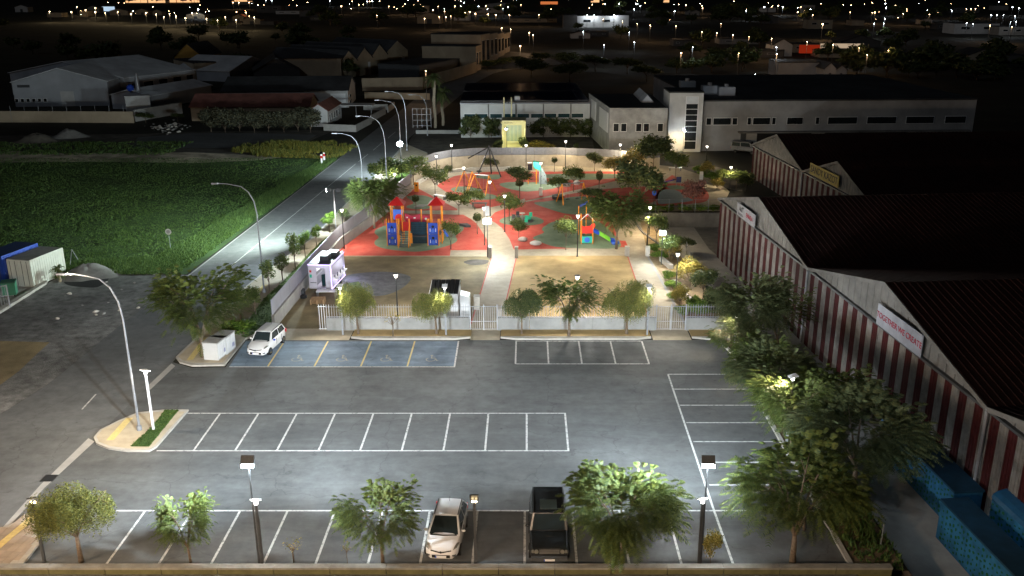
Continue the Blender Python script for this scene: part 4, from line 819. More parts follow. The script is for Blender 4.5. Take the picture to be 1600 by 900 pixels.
# ---- striped warehouses
KX = .083
def striped(name, X0, y0, bays, mod, h, rh, zb, lab, depth, roof, first='w', pair=1.6, half=False):
    """gabled bays in a row; wall runs from y0 toward the camera along x = X0 + KX * (98.5 - y)"""
    a = -pi / 2 + math.atan(KX)
    r = thing(name, lab, 'warehouse', (X0, y0, zb), a)          # local x runs along the wall, local y into the building
    red = mat('dark_red_painted_sheet', (0.062, 0.010, 0.011), .8, .4, 1.2, big=.3); wht = mat('dirty_white_sheet', (0.23, 0.22, 0.205), .85, .38, 1.1, .15, 8, big=.35); grey = mat('grey_fibre_sheet', (0.17, 0.165, 0.155), .85, .25, 1.2, big=.3)
    band = h - .25; n = int(bays * mod / (pair / 2)); s = pair / 2
    mw = {}
    for i in range(n):
        x0 = i * s; wide = .0 if (i * 37) % 11 else .12; isr = i % 2 == 0
        key = (isr,)
        if key not in mw:
            b = MB().box(0, 0, 0, s - .01, .08, band)
            for k in range(3): b.box(.1 + k * s / 3, -.035, 0, .16 + k * s / 3, 0, band)
            mw[key] = b.mesh('wall_panel', red if isr else wht)
        inst('wall_panel', mw[key], r, (x0, 0, 0))
    MB().box(0, .09, 0, n * s, .2, band).build('wall', M_dark, r)
    MB().box(-.1, -.22, band, bays * mod, .1, band + .16).build('gutter_ledge', M_dark, r)
    for k in range(bays):
        o = k * mod; q = 26; w_ = mod / q
        for i in range(q):
            t0, t1 = i / q, (i + 1) / q; z0 = h + (rh - h) * (1 - abs(2 * t0 - 1)); z1 = h + (rh - h) * (1 - abs(2 * t1 - 1))
            x0, x1 = o + i * w_ + .045, o + (i + 1) * w_ - .045
            b = MB().add([(x0, .03, band + .16), (x1, .03, band + .16), (x1, .03, z1 - .05), (x0, .03, z0 - .05), (x0, .1, band + .16), (x1, .1, band + .16), (x1, .1, z1 - .05), (x0, .1, z0 - .05)], [(0, 1, 2, 3), (7, 6, 5, 4), (0, 4, 5, 1), (2, 6, 7, 3), (1, 5, 6, 2), (3, 7, 4, 0)])
            b.build('gable_panel', grey, r)
        MB().ext([(o, band + .1), (o, h - .06), (o + mod / 2, rh - .06), (o + mod, h - .06), (o + mod, band + .1)], 'y', .12, depth).build('bay_body', M_dark, r)
        for sg in (0, 1):
            xa, xb = (o, o + mod / 2) if sg == 0 else (o + mod, o + mod / 2)
            dz = .05
            b = MB().add([(xa, -.3, h), (xb, -.3, rh), (xb, depth, rh), (xa, depth, h), (xa, -.3, h + dz), (xb, -.3, rh + dz), (xb, depth, rh + dz), (xa, depth, h + dz)], [(0, 1, 2, 3), (4, 7, 6, 5), (0, 4, 5, 1), (1, 5, 6, 2), (2, 6, 7, 3), (3, 7, 4, 0)])
            b.build('roof', roof, r)
            b = MB(); nn = int(mod / 2 / .45)   # ribs run from ridge to eave
            for i in range(int((depth + .3) / .5)):
                yy = -.25 + i * .5
                b.add([(xa, yy, h + dz), (xa, yy + .1, h + dz), (xb, yy + .1, rh + dz), (xb, yy, rh + dz), (xa, yy + .05, h + dz + .05), (xb, yy + .05, rh + dz + .05)], [(0, 4, 5, 3), (4, 1, 2, 5)])
            ob = b.build('roof_ribs', roof, r); ob['kind'] = 'stuff'
            # pale verge trim
            MB().add([(xa, -.36, h - .18), (xb, -.36, rh - .18), (xb, -.36, rh + .1), (xa, -.36, h + .1), (xa, -.30, h - .18), (xb, -.30, rh - .18), (xb, -.30, rh + .1), (xa, -.30, h + .1)], [(0, 1, 2, 3), (7, 6, 5, 4), (0, 4, 5, 1), (3, 2, 6, 7), (1, 5, 6, 2), (0, 3, 7, 4)]).build('verge_trim', M_concd, r)
        if k < bays: MB().tube([(o + mod, -.3, h), (o + mod, -.3, .2)], .1, 8).build('downpipe', M_galv, r)
    return r
X98 = 20.72
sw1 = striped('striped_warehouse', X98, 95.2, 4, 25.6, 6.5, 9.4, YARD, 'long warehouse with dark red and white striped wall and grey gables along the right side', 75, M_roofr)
# pale rooflights
for (u, v, wd, ln) in ((22.3, 46, 3.9, 10), ): 
    h0 = 9.4 - (u - 12.8) / 12.8 * 2.9
    b = MB().add([(u, v, h0 + .12), (u + wd, v, h0 - wd / 12.8 * 2.9 + .12), (u + wd, v + ln, h0 - wd / 12.8 * 2.9 + .12), (u, v + ln, h0 + .12)], [(0, 1, 2, 3)]); b.build('rooflight', M_roofg, sw1)
# banners
def wall_sign(name, u0, u1, z0, z1, lab, body, size, m, frame=M_white, sx=1.0, root=sw1, ly=-.34, off=.5, zo=None):
    o = thing(name, lab, 'sign'); o.matrix_world = root.matrix_world
    o.location = root.location; o.rotation_euler = root.rotation_euler
    MB().box(u0, ly - .03, z0, u1, ly + .03, z1).build('board', frame, o)
    text(body, size, m, o, (u0 + (u1 - u0) * off, ly - .045, zo or (z0 + z1) / 2), (pi / 2, 0, 0), sx); return o
M_sredt = mat('red_lettering', (.30, .01, .03), .6, .05, 3)
M_signw = mat('white_sign_board', (.30, .31, .35), .6, .3, .6, big=.4)
wall_sign('banner', 38.0, 44.0, 6.45, 7.9, 'long white banner reading TOGETHER WE CREATE on the grey gable nearest the trees', 'TOGETHER WE CREATE', .56, M_sredt, M_signw)
s1 = wall_sign('company_sign', 6.9, 12.4, 6.45, 7.7, 'white sign with a small emblem and red letters on the far grey gable', 'ENNEA', .62, M_sredt, M_signw, off=.70, zo=7.05)
M_ink = mat('dark_ink', (.03, .03, .035), .7, .1, 3)
text('ART', .6, M_ink, s1, (8.2, -.385, 7.2), (pi / 2, 0, 0)); MB().box(7.4, -.39, 6.62, 9.0, -.372, 6.68).box(7.4, -.39, 6.75, 8.8, -.372, 6.79).box(8.5, -.39, 7.42, 8.95, -.372, 7.55).build('emblem', M_ink, s1)
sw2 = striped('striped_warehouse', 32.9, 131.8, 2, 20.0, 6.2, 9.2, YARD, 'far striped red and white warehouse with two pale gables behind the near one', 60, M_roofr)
wall_sign('shop_sign', 22.5, 31.0, 6.4, 7.75, 'yellow framed board with dark letters on the second gable of the far striped warehouse', 'SANDY KAZOT', 1.15, M_ink, mat('yellow_board', (.28, .22, .05), .7, .1, 2), root=sw2)
# ---- long white hall, stair tower, white cube
wn = []
for a0, a1 in ((.0, .02), (.025, .092), (.095, .115), (.15, .165), (.17, .235), (.24, .255), (.295, .355), (.40, .415), (.445, .555), (.59, .70), (.735, .84), (.88, .96)): wn.append((a0 + .01, 4.35, a1 + .01, 5.6))
hh = hall('white_hall', P(1096, 236), P(1515, 232), 45, 8.3, 8.3, 'very long white hall with a band of dark windows right of the stair tower', mat('hall_plaster', (.33, .33, .33), .85, .2, .25, big=.3), M_roofd, wins=wn, doors=[(.14, 0, .16, 3.2, M_dark), (.2, 0, .4, 3.0, M_black), (.45, 0, .75, 3.0, M_black)])  # wide black doors stand for the shaded recess under the canopy, painted black
MB().box(6, -1.2, 3.1, 46, -.05, 3.3).build('canopy', M_concd, hh)
A3, A4 = P(1043, 238), P(1095, 238)
st = thing('stair_tower', 'white stair tower with a tall strip of dark glass between cube and long hall', 'tower', (A3[0], A3[1] + .4, 0))
LT = A4[0] - A3[0]; MB().box(0, 0, 0, LT, 7, 9.8).build('wall', M_white, st); MB().box(-.08, -.08, 9.8, LT + .08, 7.08, 10.0).build('roof', M_roofd, st)
for i, (za, zb_) in enumerate(((8.1, 9.2), (7.2, 8.0), (6.25, 7.1), (5.3, 6.15), (4.35, 5.2), (3.4, 4.25), (1.9, 3.3), (.5, 1.8))):
    f = MB().box(LT * .48, -.06, za - .04, LT * .86, .02, zb_ + .04).build('window', M_whitem, st); MB().box(LT * .5, -.09, za, LT * .84, -.05, zb_).build('pane', M_roofg if i == 0 else M_glass, f)
cb = thing('cube_building', 'white two storey building with six narrow windows and a tilted left side', 'building')
q = [P(953, 170.5, 7.4), P(1043.5, 170.5, 7.4), (P(1043.5, 170.5, 7.4)[0], 173), P(920.5, 147.5, 7.4)]
MB().prism(q, 0, 7.4).build('wall', mat('weathered_white', (.36, .36, .355), .85, .25, .8, .1, 8, big=.25), cb)
MB().prism([(a, b_) for a, b_ in q], 7.403, 7.5).build('roof', M_roofd, cb)
for a_, b_, c_, d_ in ((0, .0, 1, .22), (0, -.14, 1, .14)): pass
MB().tube([(q[0][0], q[0][1], 7.5), (q[1][0], q[1][1], 7.5)], .07, 4).tube([(q[0][0], q[0][1], 7.5), (q[3][0], q[3][1], 7.5)], .12, 4).build('parapet_trim', M_white, cb)
for px in (963.5, 975.5, 999, 1011, 1033, 1045):
    if px > 1042: continue
    x, _ = P(px, 170.5, 7.4); f = MB().box(x - .5, q[0][1] - .06, 3.7, x + .5, q[0][1] + .02, 5.1).build('window', M_whitem, cb); MB().box(x - .42, q[0][1] - .09, 3.78, x + .42, q[0][1] - .05, 5.02).build('pane', M_glass, f)
x, y = q[0]; dq = Vector((q[3][0] - x, q[3][1] - y))
for t0, t1, za, zb_ in ((.06, .45, 3.3, 6.6), (.62, .9, 3.6, 6.9)):    # big pale cladding panels on the left side
    a_ = Vector((x, y)) + dq * t0; b_ = Vector((x, y)) + dq * t1; n_ = Vector((-dq.y, dq.x)).normalized() * .08
    if n_.x > 0: n_ = -n_
    MB().prism([(a_.x, a_.y), (b_.x, b_.y), (b_.x + n_.x, b_.y + n_.y), (a_.x + n_.x, a_.y + n_.y)], za, zb_).build('cladding_panel', M_whitem, cb)
f = MB().box(x + 13.2 - 4, q[0][1] - .06, .1, x + 13.2 - 3, q[0][1] + .02, 2.3).build('door', M_glass, cb)
sk = hall('rooflight_ridge', P(1003, 160, 7.5), P(1020, 160, 7.5), 12, .1, 1.1, 'small gabled skylight lying on the roof of the white cube building', M_whitem, M_roofg, 'perp', z=7.5, over=.1, cat='skylight')
# rooftop units
for px, py, lab in ((1075, 140, 'pale rooftop unit behind the stair tower'), (1110, 148, 'boxy air handling unit on the long hall roof near the tower'), (1136, 150, 'second air handling unit on the long hall roof')):
    x, y = P(px, py, 8.5); MBb = MB().box(x - 1.4, y, 8.55, x + 1.4, y + 2, 10.0).build('rooftop_unit', M_hall); tag(MBb, lab, 'air handling unit')
    MB().tube([(x, y + 1, 10.0), (x, y + 1, 10.5)], .4, 8).build('vent', M_galv, MBb)
# ---- solar roofed building
sb = hall('solar_building', P(720.5, 215), P(921, 214), 34, 6.1, 6.1, 'long low building with a dark blue solar roof and a band of windows', M_white, M_roofb,
          wins=[(.025, 3.5, .115, 4.4, M_whitem, M_teal), (.12, 3.5, .21, 4.4, M_whitem, M_teal)] + [(.225 + .105 * i, 3.5, .225 + .105 * i + .097, 4.4, M_whitem, M_teal) for i in range(7)])
LS = (V2(P(921, 214)) - V2(P(720.5, 215))).length
for i in range(5): MB().box(LS * (.215 + .212 * i) - .12, -.14, 0, LS * (.215 + .212 * i) + .12, -.03, 6.1).build('pilaster', M_concd, sb)
pm = MB().box(0, 0, 0, LS / 12 - .12, 16, .06).mesh('solar_panel', M_roofb)
for i in range(12):
    for j in range(2): inst('solar_panel', pm, sb, (i * LS / 12 + .06, 1 + j * 16.5, 6.5 + j * .05))
MB().box(LS * .42, 2.5, 6.5, LS * .46, 5, 7.2).build('skylight', M_white, sb)
tk = thing('planter_wall', 'low yellowish wall in front of the solar roofed building, left of the gatehouse', 'wall')
polyline_wall([P(735, 212), P(782, 213)], 0, 1.6, .4, 'concrete_panel', M_conc, tk, 4)
polyline_wall([P(650, 209), P(735, 209)], 0, .7, .3, 'concrete_panel', M_conc, tk, 4)
tk = thing('boundary_wall', 'low wall and wire fence in front of the solar roofed building, right of the gatehouse', 'wall')
polyline_wall([P(822, 211), P(925, 211)], 0, .9, .3, 'concrete_panel', M_conc, tk, 4)
for i in range(6): x, y = P(834 + i * 19, 211); MB().tube([(x, y, .9), (x, y, 3.2)], .05, 6).build('fence_post', M_galv, tk)
x0, x1, y = P(834, 211)[0], P(929, 211)[0], P(834, 211)[1]; MB().tube([(x0, y, 3.15), (x1, y, 3.15)], .04, 5).tube([(x0, y, 2.1), (x1, y, 2.1)], .02, 5).build('rail', M_galv, tk)
# gatehouse
gx0, gx1 = P(784, 240)[0], P(821, 240)[0]; gy = P(800, 236)[1]
M_cream = mat('cream_plaster', (.58, .54, .33), .85, .1, 1.2)
g = thing('gatehouse', 'small cream gatehouse with glazed front and stairs, lit yellow behind the park wall', 'gatehouse', (gx0, gy, 0)); W = gx1 - gx0
MB().box(0, 1.2, 0, W, 6, 4.6).build('wall', M_cream, g); MB().box(-.15, .2, 4.6, W + .1, 6.2, 4.85).build('roof', M_cream, g); MB().box(0, .3, 4.85, W, .5, 5.1).build('parapet', M_cream, g)
for x in (.12, W - .12): MB().box(x - .14, .25, 0, x + .14, .55, 4.6).build('pillar', M_cream, g)
for i in range(4): MB().box(.7 + i * (W - 1.3) / 4, 1.12, 1.5, .7 + (i + 1) * (W - 1.3) / 4 - .06, 1.19, 4.2).build('glass_panel', mat('pale_glass', (.30, .36, .30), .3, .1, 2), g)
MB().box(.5, 1.0, 1.2, W - .4, 1.19, 1.4).build('sill', M_cream, g)
text('RECEPTION', .28, M_ink, g, (1.1, .19, 4.72), (pi / 2, 0, 0))
for i in range(5): MB().box(.6, -1.8 + i * .5, 0, W - .3, -1.3 + i * .5, .2 + i * .18).build('stair', M_cream, g)
for x in (.9, 2.2): MB().tube([(x - 1.2 + .5, 7, 0), (x - 1.2 + .5, 7, 8.2)], .12, 8).build('mast', M_cream, g)
# low walls of the road junction, and sheds on the left
rr = thing('yard_wall', 'long pale concrete wall in front of the grey halls on the far left', 'wall')
polyline_wall([P(-120, 192), P(0, 191), P(210, 192)], 0, 2.3, .3, 'concrete_panel', M_tan, rr, 5)
polyline_wall([P(212, 190), P(285, 177)], 0, 2.4, .3, 'concrete_panel', M_conc, rr, 5)
for i in range(9): x, y = P(20 + i * 22, 191); MB().tube([(x, y - .2, 0), (x, y - .2, 3.4)], .06, 5).build('fence_post', M_galv, rr)
hall('grey_hall', P(25, 167), P(172, 165), 34, 5.6, 8.6, 'large grey hall with an arched gable and a white roller door at the far left', M_hall, M_roofg, 'perp', doors=[(.49, 0, .63, 3.4, M_white), (.05, 4.4, .18, 5.0, M_dark)], wins=[(.0 + .06 * i, 1.0, .04 + .06 * i, 1.9) for i in range(6)])
x, y = P(170, 163); light('point', (x - 1.2, y - 1.0, 4.6), 700, (.9, .95, 1), .2); tag(MB().ball((x - 1.2, y - .7, 4.9), .22).build('wall_lamp', emat('wall_lamp_glow', (1, 1, 1), 12)), 'round wall lamp glowing at the right corner of the grey arched hall', 'wall lamp')
hall('grey_hall', P(198, 158), P(308, 142), 38, 5.5, 8.8, 'grey hall with a wide pale roof and a row of small dark windows', M_hall, M_roofg, 'ab', wins=[(.04, 2.6, .12, 4), (.25, 2.6, .38, 4.2), (.46, 2.8, .58, 4.3), (.66, 2.9, .78, 4.4), (.86, 3, .96, 4.5)])
hall('long_shed', P(236, 172), P(332, 153), 10, 3.1, 4.4, 'low grey shed with a pale roof in front of the grey halls', M_hall, M_roofg, 'ab')
hall('white_block', P(199, 182), P(237, 180), 3, 4.0, 4.0, 'blank pale cubic block with a steel flue behind the yard wall', M_white, M_white)
x, y = P(214, 172); tag(MB().tube([(x, y + 2, 0), (x, y + 2, 4), (x, y + 2, 6.5), (x, y + 2, 8)], [.5, .5, .45, .2], 10).build('flue', M_galv), 'shiny steel flue standing behind the blank pale block', 'flue')
x, y = P(205, 172); tag(MB().ball((x, y + 1, 4.8), .8).build('tank', M_blue), 'round blue tank beside the steel flue', 'tank')
hall('white_hall', P(349, 170), P(545, 168), 17, 3.9, 6.3, 'long white hall with a dark sheet roof in the middle distance left of the road', M_white, M_roofd, 'ab', doors=[(.86, 0, .98, 3.2, M_whitem)], side=[(.15, 1.8, .35, 2.6), (.15, .6, .35, 1.4)])
x, y = P(527, 166); light('point', (x, y - 2.2, 2.6), 350, COOL, .3); tag(MB().ball((x, y - .4, 3.6), .16).build('wall_lamp', emat('wall_lamp_glow', (1, 1, 1), 12)), 'wall lamp on the white hall above the bright patch', 'wall lamp')
M_roofred = mat('rusty_red_roof', (.17, .07, .055), .8, .35, .6, big=.35)
hall('red_roofed_shed', P(300, 189), P(484, 188), 10, 2.9, 4.9, 'long shed with a rusty red roof behind the row of olive trees', M_tan, M_roofred, 'ab')
hall('red_roofed_house', P(486, 198), P(513, 198), 13, 3.2, 4.4, 'small pale house with a red roof and tall windows beside the road', M_white, M_roofred, 'perp', side=[(.1, .9, .17, 2.3), (.25, .9, .32, 2.3), (.45, .9, .52, 2.3), (.62, .9, .72, 2.3), (.8, .9, .9, 2.3)])
c = thing('canopy', 'flat pale canopy on posts beside the small red roofed house', 'canopy', (*P(531, 185), 0)); MB().box(0, 0, 2.6, 7, 4, 2.75).build('roof', M_white, c)
for x in (.3, 3.5, 6.7): MB().tube([(x, .3, 0), (x, .3, 2.6)], .08, 6).build('pillar', M_galv, c)
rr = thing('roadside_wall', 'low pale walls around the yards beside the road left of the junction', 'wall')
for a, b_ in (((506, 204), (556, 206)), ((556, 206), (580, 193)), ((580, 190), (602, 178)), ((606, 176), (616, 168)), ((568, 172), (606, 172))): polyline_wall([P(*a), P(*b_)], 0, 1.3, .25, 'concrete_panel', M_conc, rr, 4)
rr = thing('street_wall', 'tall tan wall that follows the far street from the brown hall to the palm trees', 'wall')
polyline_wall([P(566, 142), P(660, 140), P(745, 113)], 0, 3.3, .3, 'concrete_panel', M_tan, rr, 7)
polyline_wall([P(570, 154), P(672, 156)], 0, 1.6, .3, 'concrete_panel', M_tan, rr, 7)
hall('brown_hall', P(430, 123), P(534, 123), 30, 6.0, 7.8, 'plain brown hall at the left end of the saw tooth row', M_tan, M_roofd, 'ab')
for i, (a, b_, py) in enumerate(((534, 559, 122), (559, 583, 119), (583, 606, 115), (606, 638, 110))):
    hall('saw_tooth_hall', P(a, py), P(b_, py - 3), 30, 5.0 + i * .4, 8.0 + i * .5, 'dark gable of the saw tooth row, %s' % ['first next to the brown hall', 'second from the brown hall', 'third from the brown hall', 'last and widest one'][i], M_tan, M_roofd, 'perp', doors=[(.7, 0, .85, 4, M_whitem)] if i % 2 else [])
hall('orange_lit_hall', P(275, 110), P(318, 110), 20, 4.6, 8.5, 'orange lit gabled hall behind the grey halls', mat('orange_lit_plaster', (.45, .26, .06), .8, .1, .5), M_roofd, 'perp')  # orange lamp light on the gable is put into the plaster colour
hall('tan_hall', P(305, 126), P(340, 124), 20, 5, 5, 'small tan block right of the orange lit hall', M_tan, M_roofd)
hall('pale_roof_hall', P(360, 128), P(430, 118), 20, 3, 6.5, 'hall with pale pitched roof behind the long white hall', M_hall, M_roofg, 'perp')
hall('dark_hall', P(398, 130), P(470, 128), 20, 3.4, 7, 'dark hipped hall before the brown hall', M_dark, M_roofd, 'perp')
for i, (a, b_, py, h) in enumerate(((744, 752, 112, 8), (752, 766, 106, 11), (766, 778, 97, 10), (778, 788, 90, 9), (788, 797, 84, 8))):
    hall('street_building', P(a, py), P(b_, py - 4), 18, h, h, 'tan concrete building on the far street, %s' % ['nearest and lowest', 'second and tallest', 'third', 'fourth', 'fifth and farthest'][i] + ' of the row', M_tan, M_roofd, side=[(.2, 2, .4, 4), (.6, 2, .8, 4)], wins=[(.1, 2, .4, h - 2), (.6, 2, .9, h - 2)])
hall('factory', P(655, 124), P(738, 108), 14, 4, 4, 'dark flat roofed factory behind the tan street buildings', M_dark, M_roofd)
tk = thing('iron_gates', 'stack of pale steel gate frames standing by the junction', 'gate', (*P(645, 200), 0))
for k in range(5): MB().box(k * .9, 0, 0, k * .9 + .08, .1, 3.8).build('gate_post', M_galv, tk)
for z in (.4, 1.5, 2.6, 3.7): MB().box(0, 0, z, 3.7, .06, z + .08).build('rail', M_galv, tk)
# garden shed with slatted roof
x0, y0 = P(666, 498); 
s = thing('garden_shed', 'small white shed with a black slatted roof behind the round tree', 'shed', (P(672, 500)[0], P(672, 500)[1], 0)); W, Dp = 2.4, 2.6
MB().box(0, 0, 0, W, Dp, 2.3).build('wall', M_whitem, s)
for i in range(6): MB().add([(i * W / 6 + .03, -.1, 2.35), ((i + 1) * W / 6 - .04, -.1, 2.35), ((i + 1) * W / 6 - .04, Dp, 2.7), (i * W / 6 + .03, Dp, 2.7), (i * W / 6 + .03, -.1, 2.39), ((i + 1) * W / 6 - .04, -.1, 2.39), ((i + 1) * W / 6 - .04, Dp, 2.74), (i * W / 6 + .03, Dp, 2.74)], [(0, 1, 5, 4), (4, 5, 6, 7), (1, 2, 6, 5), (0, 4, 7, 3)]).build('roof_slat', M_black, s)
MB().add([(-.03, -.12, 2.31), (W + .03, -.12, 2.31), (W + .03, Dp, 2.66), (-.03, Dp, 2.66)], [(0, 1, 2, 3)]).build('roof', M_whitem, s)
MB().add([(W + .1, .3, 0), (W + .9, .3, 0), (W + .9, .3, 1.9), (W + .1, .3, 2.1), (W + .1, 1.6, 0), (W + .9, 1.6, 0), (W + .9, 1.6, 1.9), (W + .1, 1.6, 2.1)], [(0, 1, 2, 3), (7, 6, 5, 4), (1, 5, 6, 2), (2, 6, 7, 3), (0, 3, 7, 4)]).build('side_box', M_whitem, s)
# ============================================================ distant town
random.seed(99)
M_fw = mat('far_wall', (.30, .28, .25), .85, .2, .2); M_fd = mat('far_dark_wall', (.10, .095, .09), .85, .2, .2)
far = [  # px0, px1, base row, wall top row, gable rise px, wall
 (24, 44, 19, 11, 3, M_white, 'small pale hall with an open door, alone at the top left'), (74, 97, 27, 20, 0, M_tan, 'low fenced yard building at the left of the lit village'), (125, 138, 26, 17, 0, M_tan, 'yellow lit block among the village lamps'),
 (138, 155, 20, 12, 3, M_fw, 'grey gabled hall behind the yellow lit block'), (172, 200, 24, 17, 3, M_tan, 'wide gabled hall in the middle of the lit village'), (212, 233, 23, 17, 3, M_tan, 'gabled hall right of the wide village hall'), (239, 253, 24, 18, 3, M_tan, 'narrow gabled hall in the lit village'),
 (291, 320, 29, 23, 3, M_tan, 'gabled hall under the blue white village lamp'), (364, 382, 33, 26, 3, M_tan, 'small gabled hall under the orange red lamp'), (380, 407, 38, 30, 4, M_tan, 'gabled hall with open arcade at the right end of the village'), (407, 428, 39, 34, 0, M_fd, 'low dark shed at the right end of the village'),
 (431, 468, 22, 17, 0, M_white, 'long white wall of a dark roofed factory'), (402, 440, 20, 9, 0, M_fd, 'dark grey factory above the village'), (468, 496, 26, 18, 3, M_fd, 'dark gabled hall right of the white factory wall'), (485, 528, 32, 27, 0, M_fd, 'grey block at the end of the dark factory'),
 (231, 300, 4.6, 1.0, 0, M_tan, 'long amber lit building on the horizon at the left'), (365, 397, 7, 3, 0, M_tan, 'amber lit building on the horizon left of centre'),
 (652, 690, 37, 25, 5, M_tan, 'warm lit gabled house group beside the far street'), (709, 734, 32, 19, 0, M_white, 'pale three storey block with a warm window'), (730, 786, 20, 12, 0, M_fw, 'grey factory with white floodlights'), (760, 808, 13, 6, 2, M_fw, 'pale grey hall beneath the horizon'),
 (795, 870, 35, 29, 0, M_tan, 'long low warm lit building'), (640, 670, 20, 9, 0, M_tan, 'block lit warm at the left of the town centre'),
 (902, 962, 43, 25, 0, M_white, 'big white factory hall washed by three floodlights'), (880, 902, 43, 24, 0, M_fd, 'dark side wing of the floodlit factory'), (892, 922, 60, 53, 3, M_white, 'small blue white lit hall before the floodlit factory'), (921, 951, 57, 51, 0, M_fd, 'dark annex of the small blue white hall'), (962, 982, 43, 24, 0, M_white, 'right end of the floodlit factory front'),
 (1073, 1081, 23, 18, 2, M_fw, 'left one of two tiny pale gables'), (1081, 1093, 24, 18, 2, M_fw, 'right one of two tiny pale gables'), (1186, 1198, 19, 12, 0, M_white, 'left pale silo block under the white lamps'), (1200, 1212, 19, 12, 0, M_white, 'right pale silo block under the white lamps'), (1194, 1215, 37, 28, 4, M_fd, 'dark gabled hall in the right part of the town'),
 (1256, 1272, 27, 8, 0, M_fw, 'pinkish tower block of the town'), (1124, 1188, 69, 62, 0, M_fw, 'long pale wall under three street lamps'), (1052, 1080, 72, 63, 0, M_fd, 'dark block left of the long pale wall'), (1075, 1093, 79, 76, 3, M_fd, 'small dark gable with a white light'),
 (1207, 1237, 88, 70, 8, M_white, 'white gabled hall beneath the amber street lamps'), (1237, 1280, 82, 69, 0, M_tan, 'tan block right of the white gabled hall'), (1150, 1224, 90, 80, 0, M_fd, 'dark roofed hall left of the white gabled hall'), (1143, 1172, 97, 88, 0, M_fd, 'low dark hall with a warm corner'),
 (1280, 1340, 90, 80, 0, M_tan, 'brown building with a row of lit windows'), (1340, 1365, 98, 90, 0, M_tan, 'olive lit wall under a street lamp'), (1287, 1305, 124, 107, 8, M_hall, 'left blue grey gable of the twin gabled hall'), (1305, 1322, 122, 109, 6, M_hall, 'right blue grey gable of the twin gabled hall'), (1215, 1286, 120, 98, 0, M_hall, 'blue grey windowless factory left of the twin gables'),
 (1400, 1440, 99, 95, 0, M_tan, 'low tan wall left of the three brown gables'), (1425, 1457, 99, 94, 6, M_tan, 'first of the three brown gables on the right'), (1470, 1508, 101, 93, 6, M_tan, 'second of the three brown gables on the right'), (1513, 1557, 96, 91, 8, M_tan, 'third and largest of the brown gables on the right'), (1557, 1600, 97, 92, 0, M_fd, 'dark low building right of the brown gables'),
 (1490, 1560, 53, 37, 0, M_white, 'long white factory front under white lamps at the right'), (1560, 1600, 55, 42, 0, M_fw, 'grey factory at the right edge'), (1464, 1489, 46, 38, 0, M_fd, 'dark factory wing left of the white factory front'), (1440, 1456, 38, 31, 2, M_fw, 'tiny pale gable above the dark trees'),
 (1313, 1375, 74, 66, 9, M_fd, 'wide dark gable behind the amber lamps'), (1262, 1300, 45, 31, 0, M_tan, 'warm pinkish block behind the biggest town lamp'), (1330, 1350, 40, 32, 0, M_tan, 'small warm block in the right town'), (1552, 1575, 16, 9, 0, M_fw, 'lit block on the horizon at the right'), (1490, 1530, 20, 12, 0, M_fd, 'dark building with lit windows on the horizon right'),
]
for a, b_, pb, pt, rise, m, lab in far:
    h = max(2.5, HT(pt, a, pb)); rh = h + rise / (PXM(pb) * .95) if rise else h
    A, B = P(a, pb), P(b_, pb); Lx = B[0] - A[0]; n = max(2, int(Lx / 9))
    wins = [((i + .3) / n, h * .45, (i + .7) / n, h * .7) for i in range(n)] if rise == 0 and (b_ - a) > 24 and pb < 95 and m is not M_hall else []
    hall('distant_building', A, B, max(12, min(30, Lx * .6)), h, rh, lab, m, M_roofd, 'perp', wins=wins, doors=[(.4, 0, .6, h * .6, M_dark)] if rise and pb > 18 else [])
for i in range(6):
    x, y = P(1286 + i * 11, 88); o = tag(MB().box(x - 1.6, y - .4, 3.2, x + 1.6, y - .2, 5).build('lit_window', emat('lit_window_glow', (1, .75, .5), .45)), 'lit window in the row on the brown building', 'window', 'lit windows in a row on the brown building')
x, y = P(1264, 87); tag(MB().box(x - 4, y - 1, 1, x + 7, y + 1, 4.2).build('red_hoarding', emat('red_glow', (1, .07, .02), .22)), 'glowing red hoarding beside the white gabled hall', 'hoarding')
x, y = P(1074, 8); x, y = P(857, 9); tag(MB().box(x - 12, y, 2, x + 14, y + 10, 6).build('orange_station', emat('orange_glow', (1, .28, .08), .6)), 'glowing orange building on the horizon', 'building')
x, y = P(167, 19); tag(MB().box(x - 9, y, 1, x + 9, y + 1, 6).build('lit_facade', emat('blue_white_glow', (.6, .8, 1), .8)), 'blue white lit glass front in the village', 'facade')
random.seed(3)
for a, b_, n_ in ((200, 262, 16), (268, 316, 14), (365, 397, 9), (925, 945, 5), (1038, 1048, 3)):
    for i in range(n_):
        x, y = P(a + (b_ - a) * i / n_ + U(-1, 1), 4.6 if a > 260 else 5.2); tag(MB().box(x - 2.4, y - 2, 1, x + U(0, 3), y - 1, U(3, 7)).build('lit_window', emat('amber_window_glow', (1, .55, .25), 1.1)), 'amber lit opening of a building on the horizon', 'window', 'amber lit openings on the horizon')
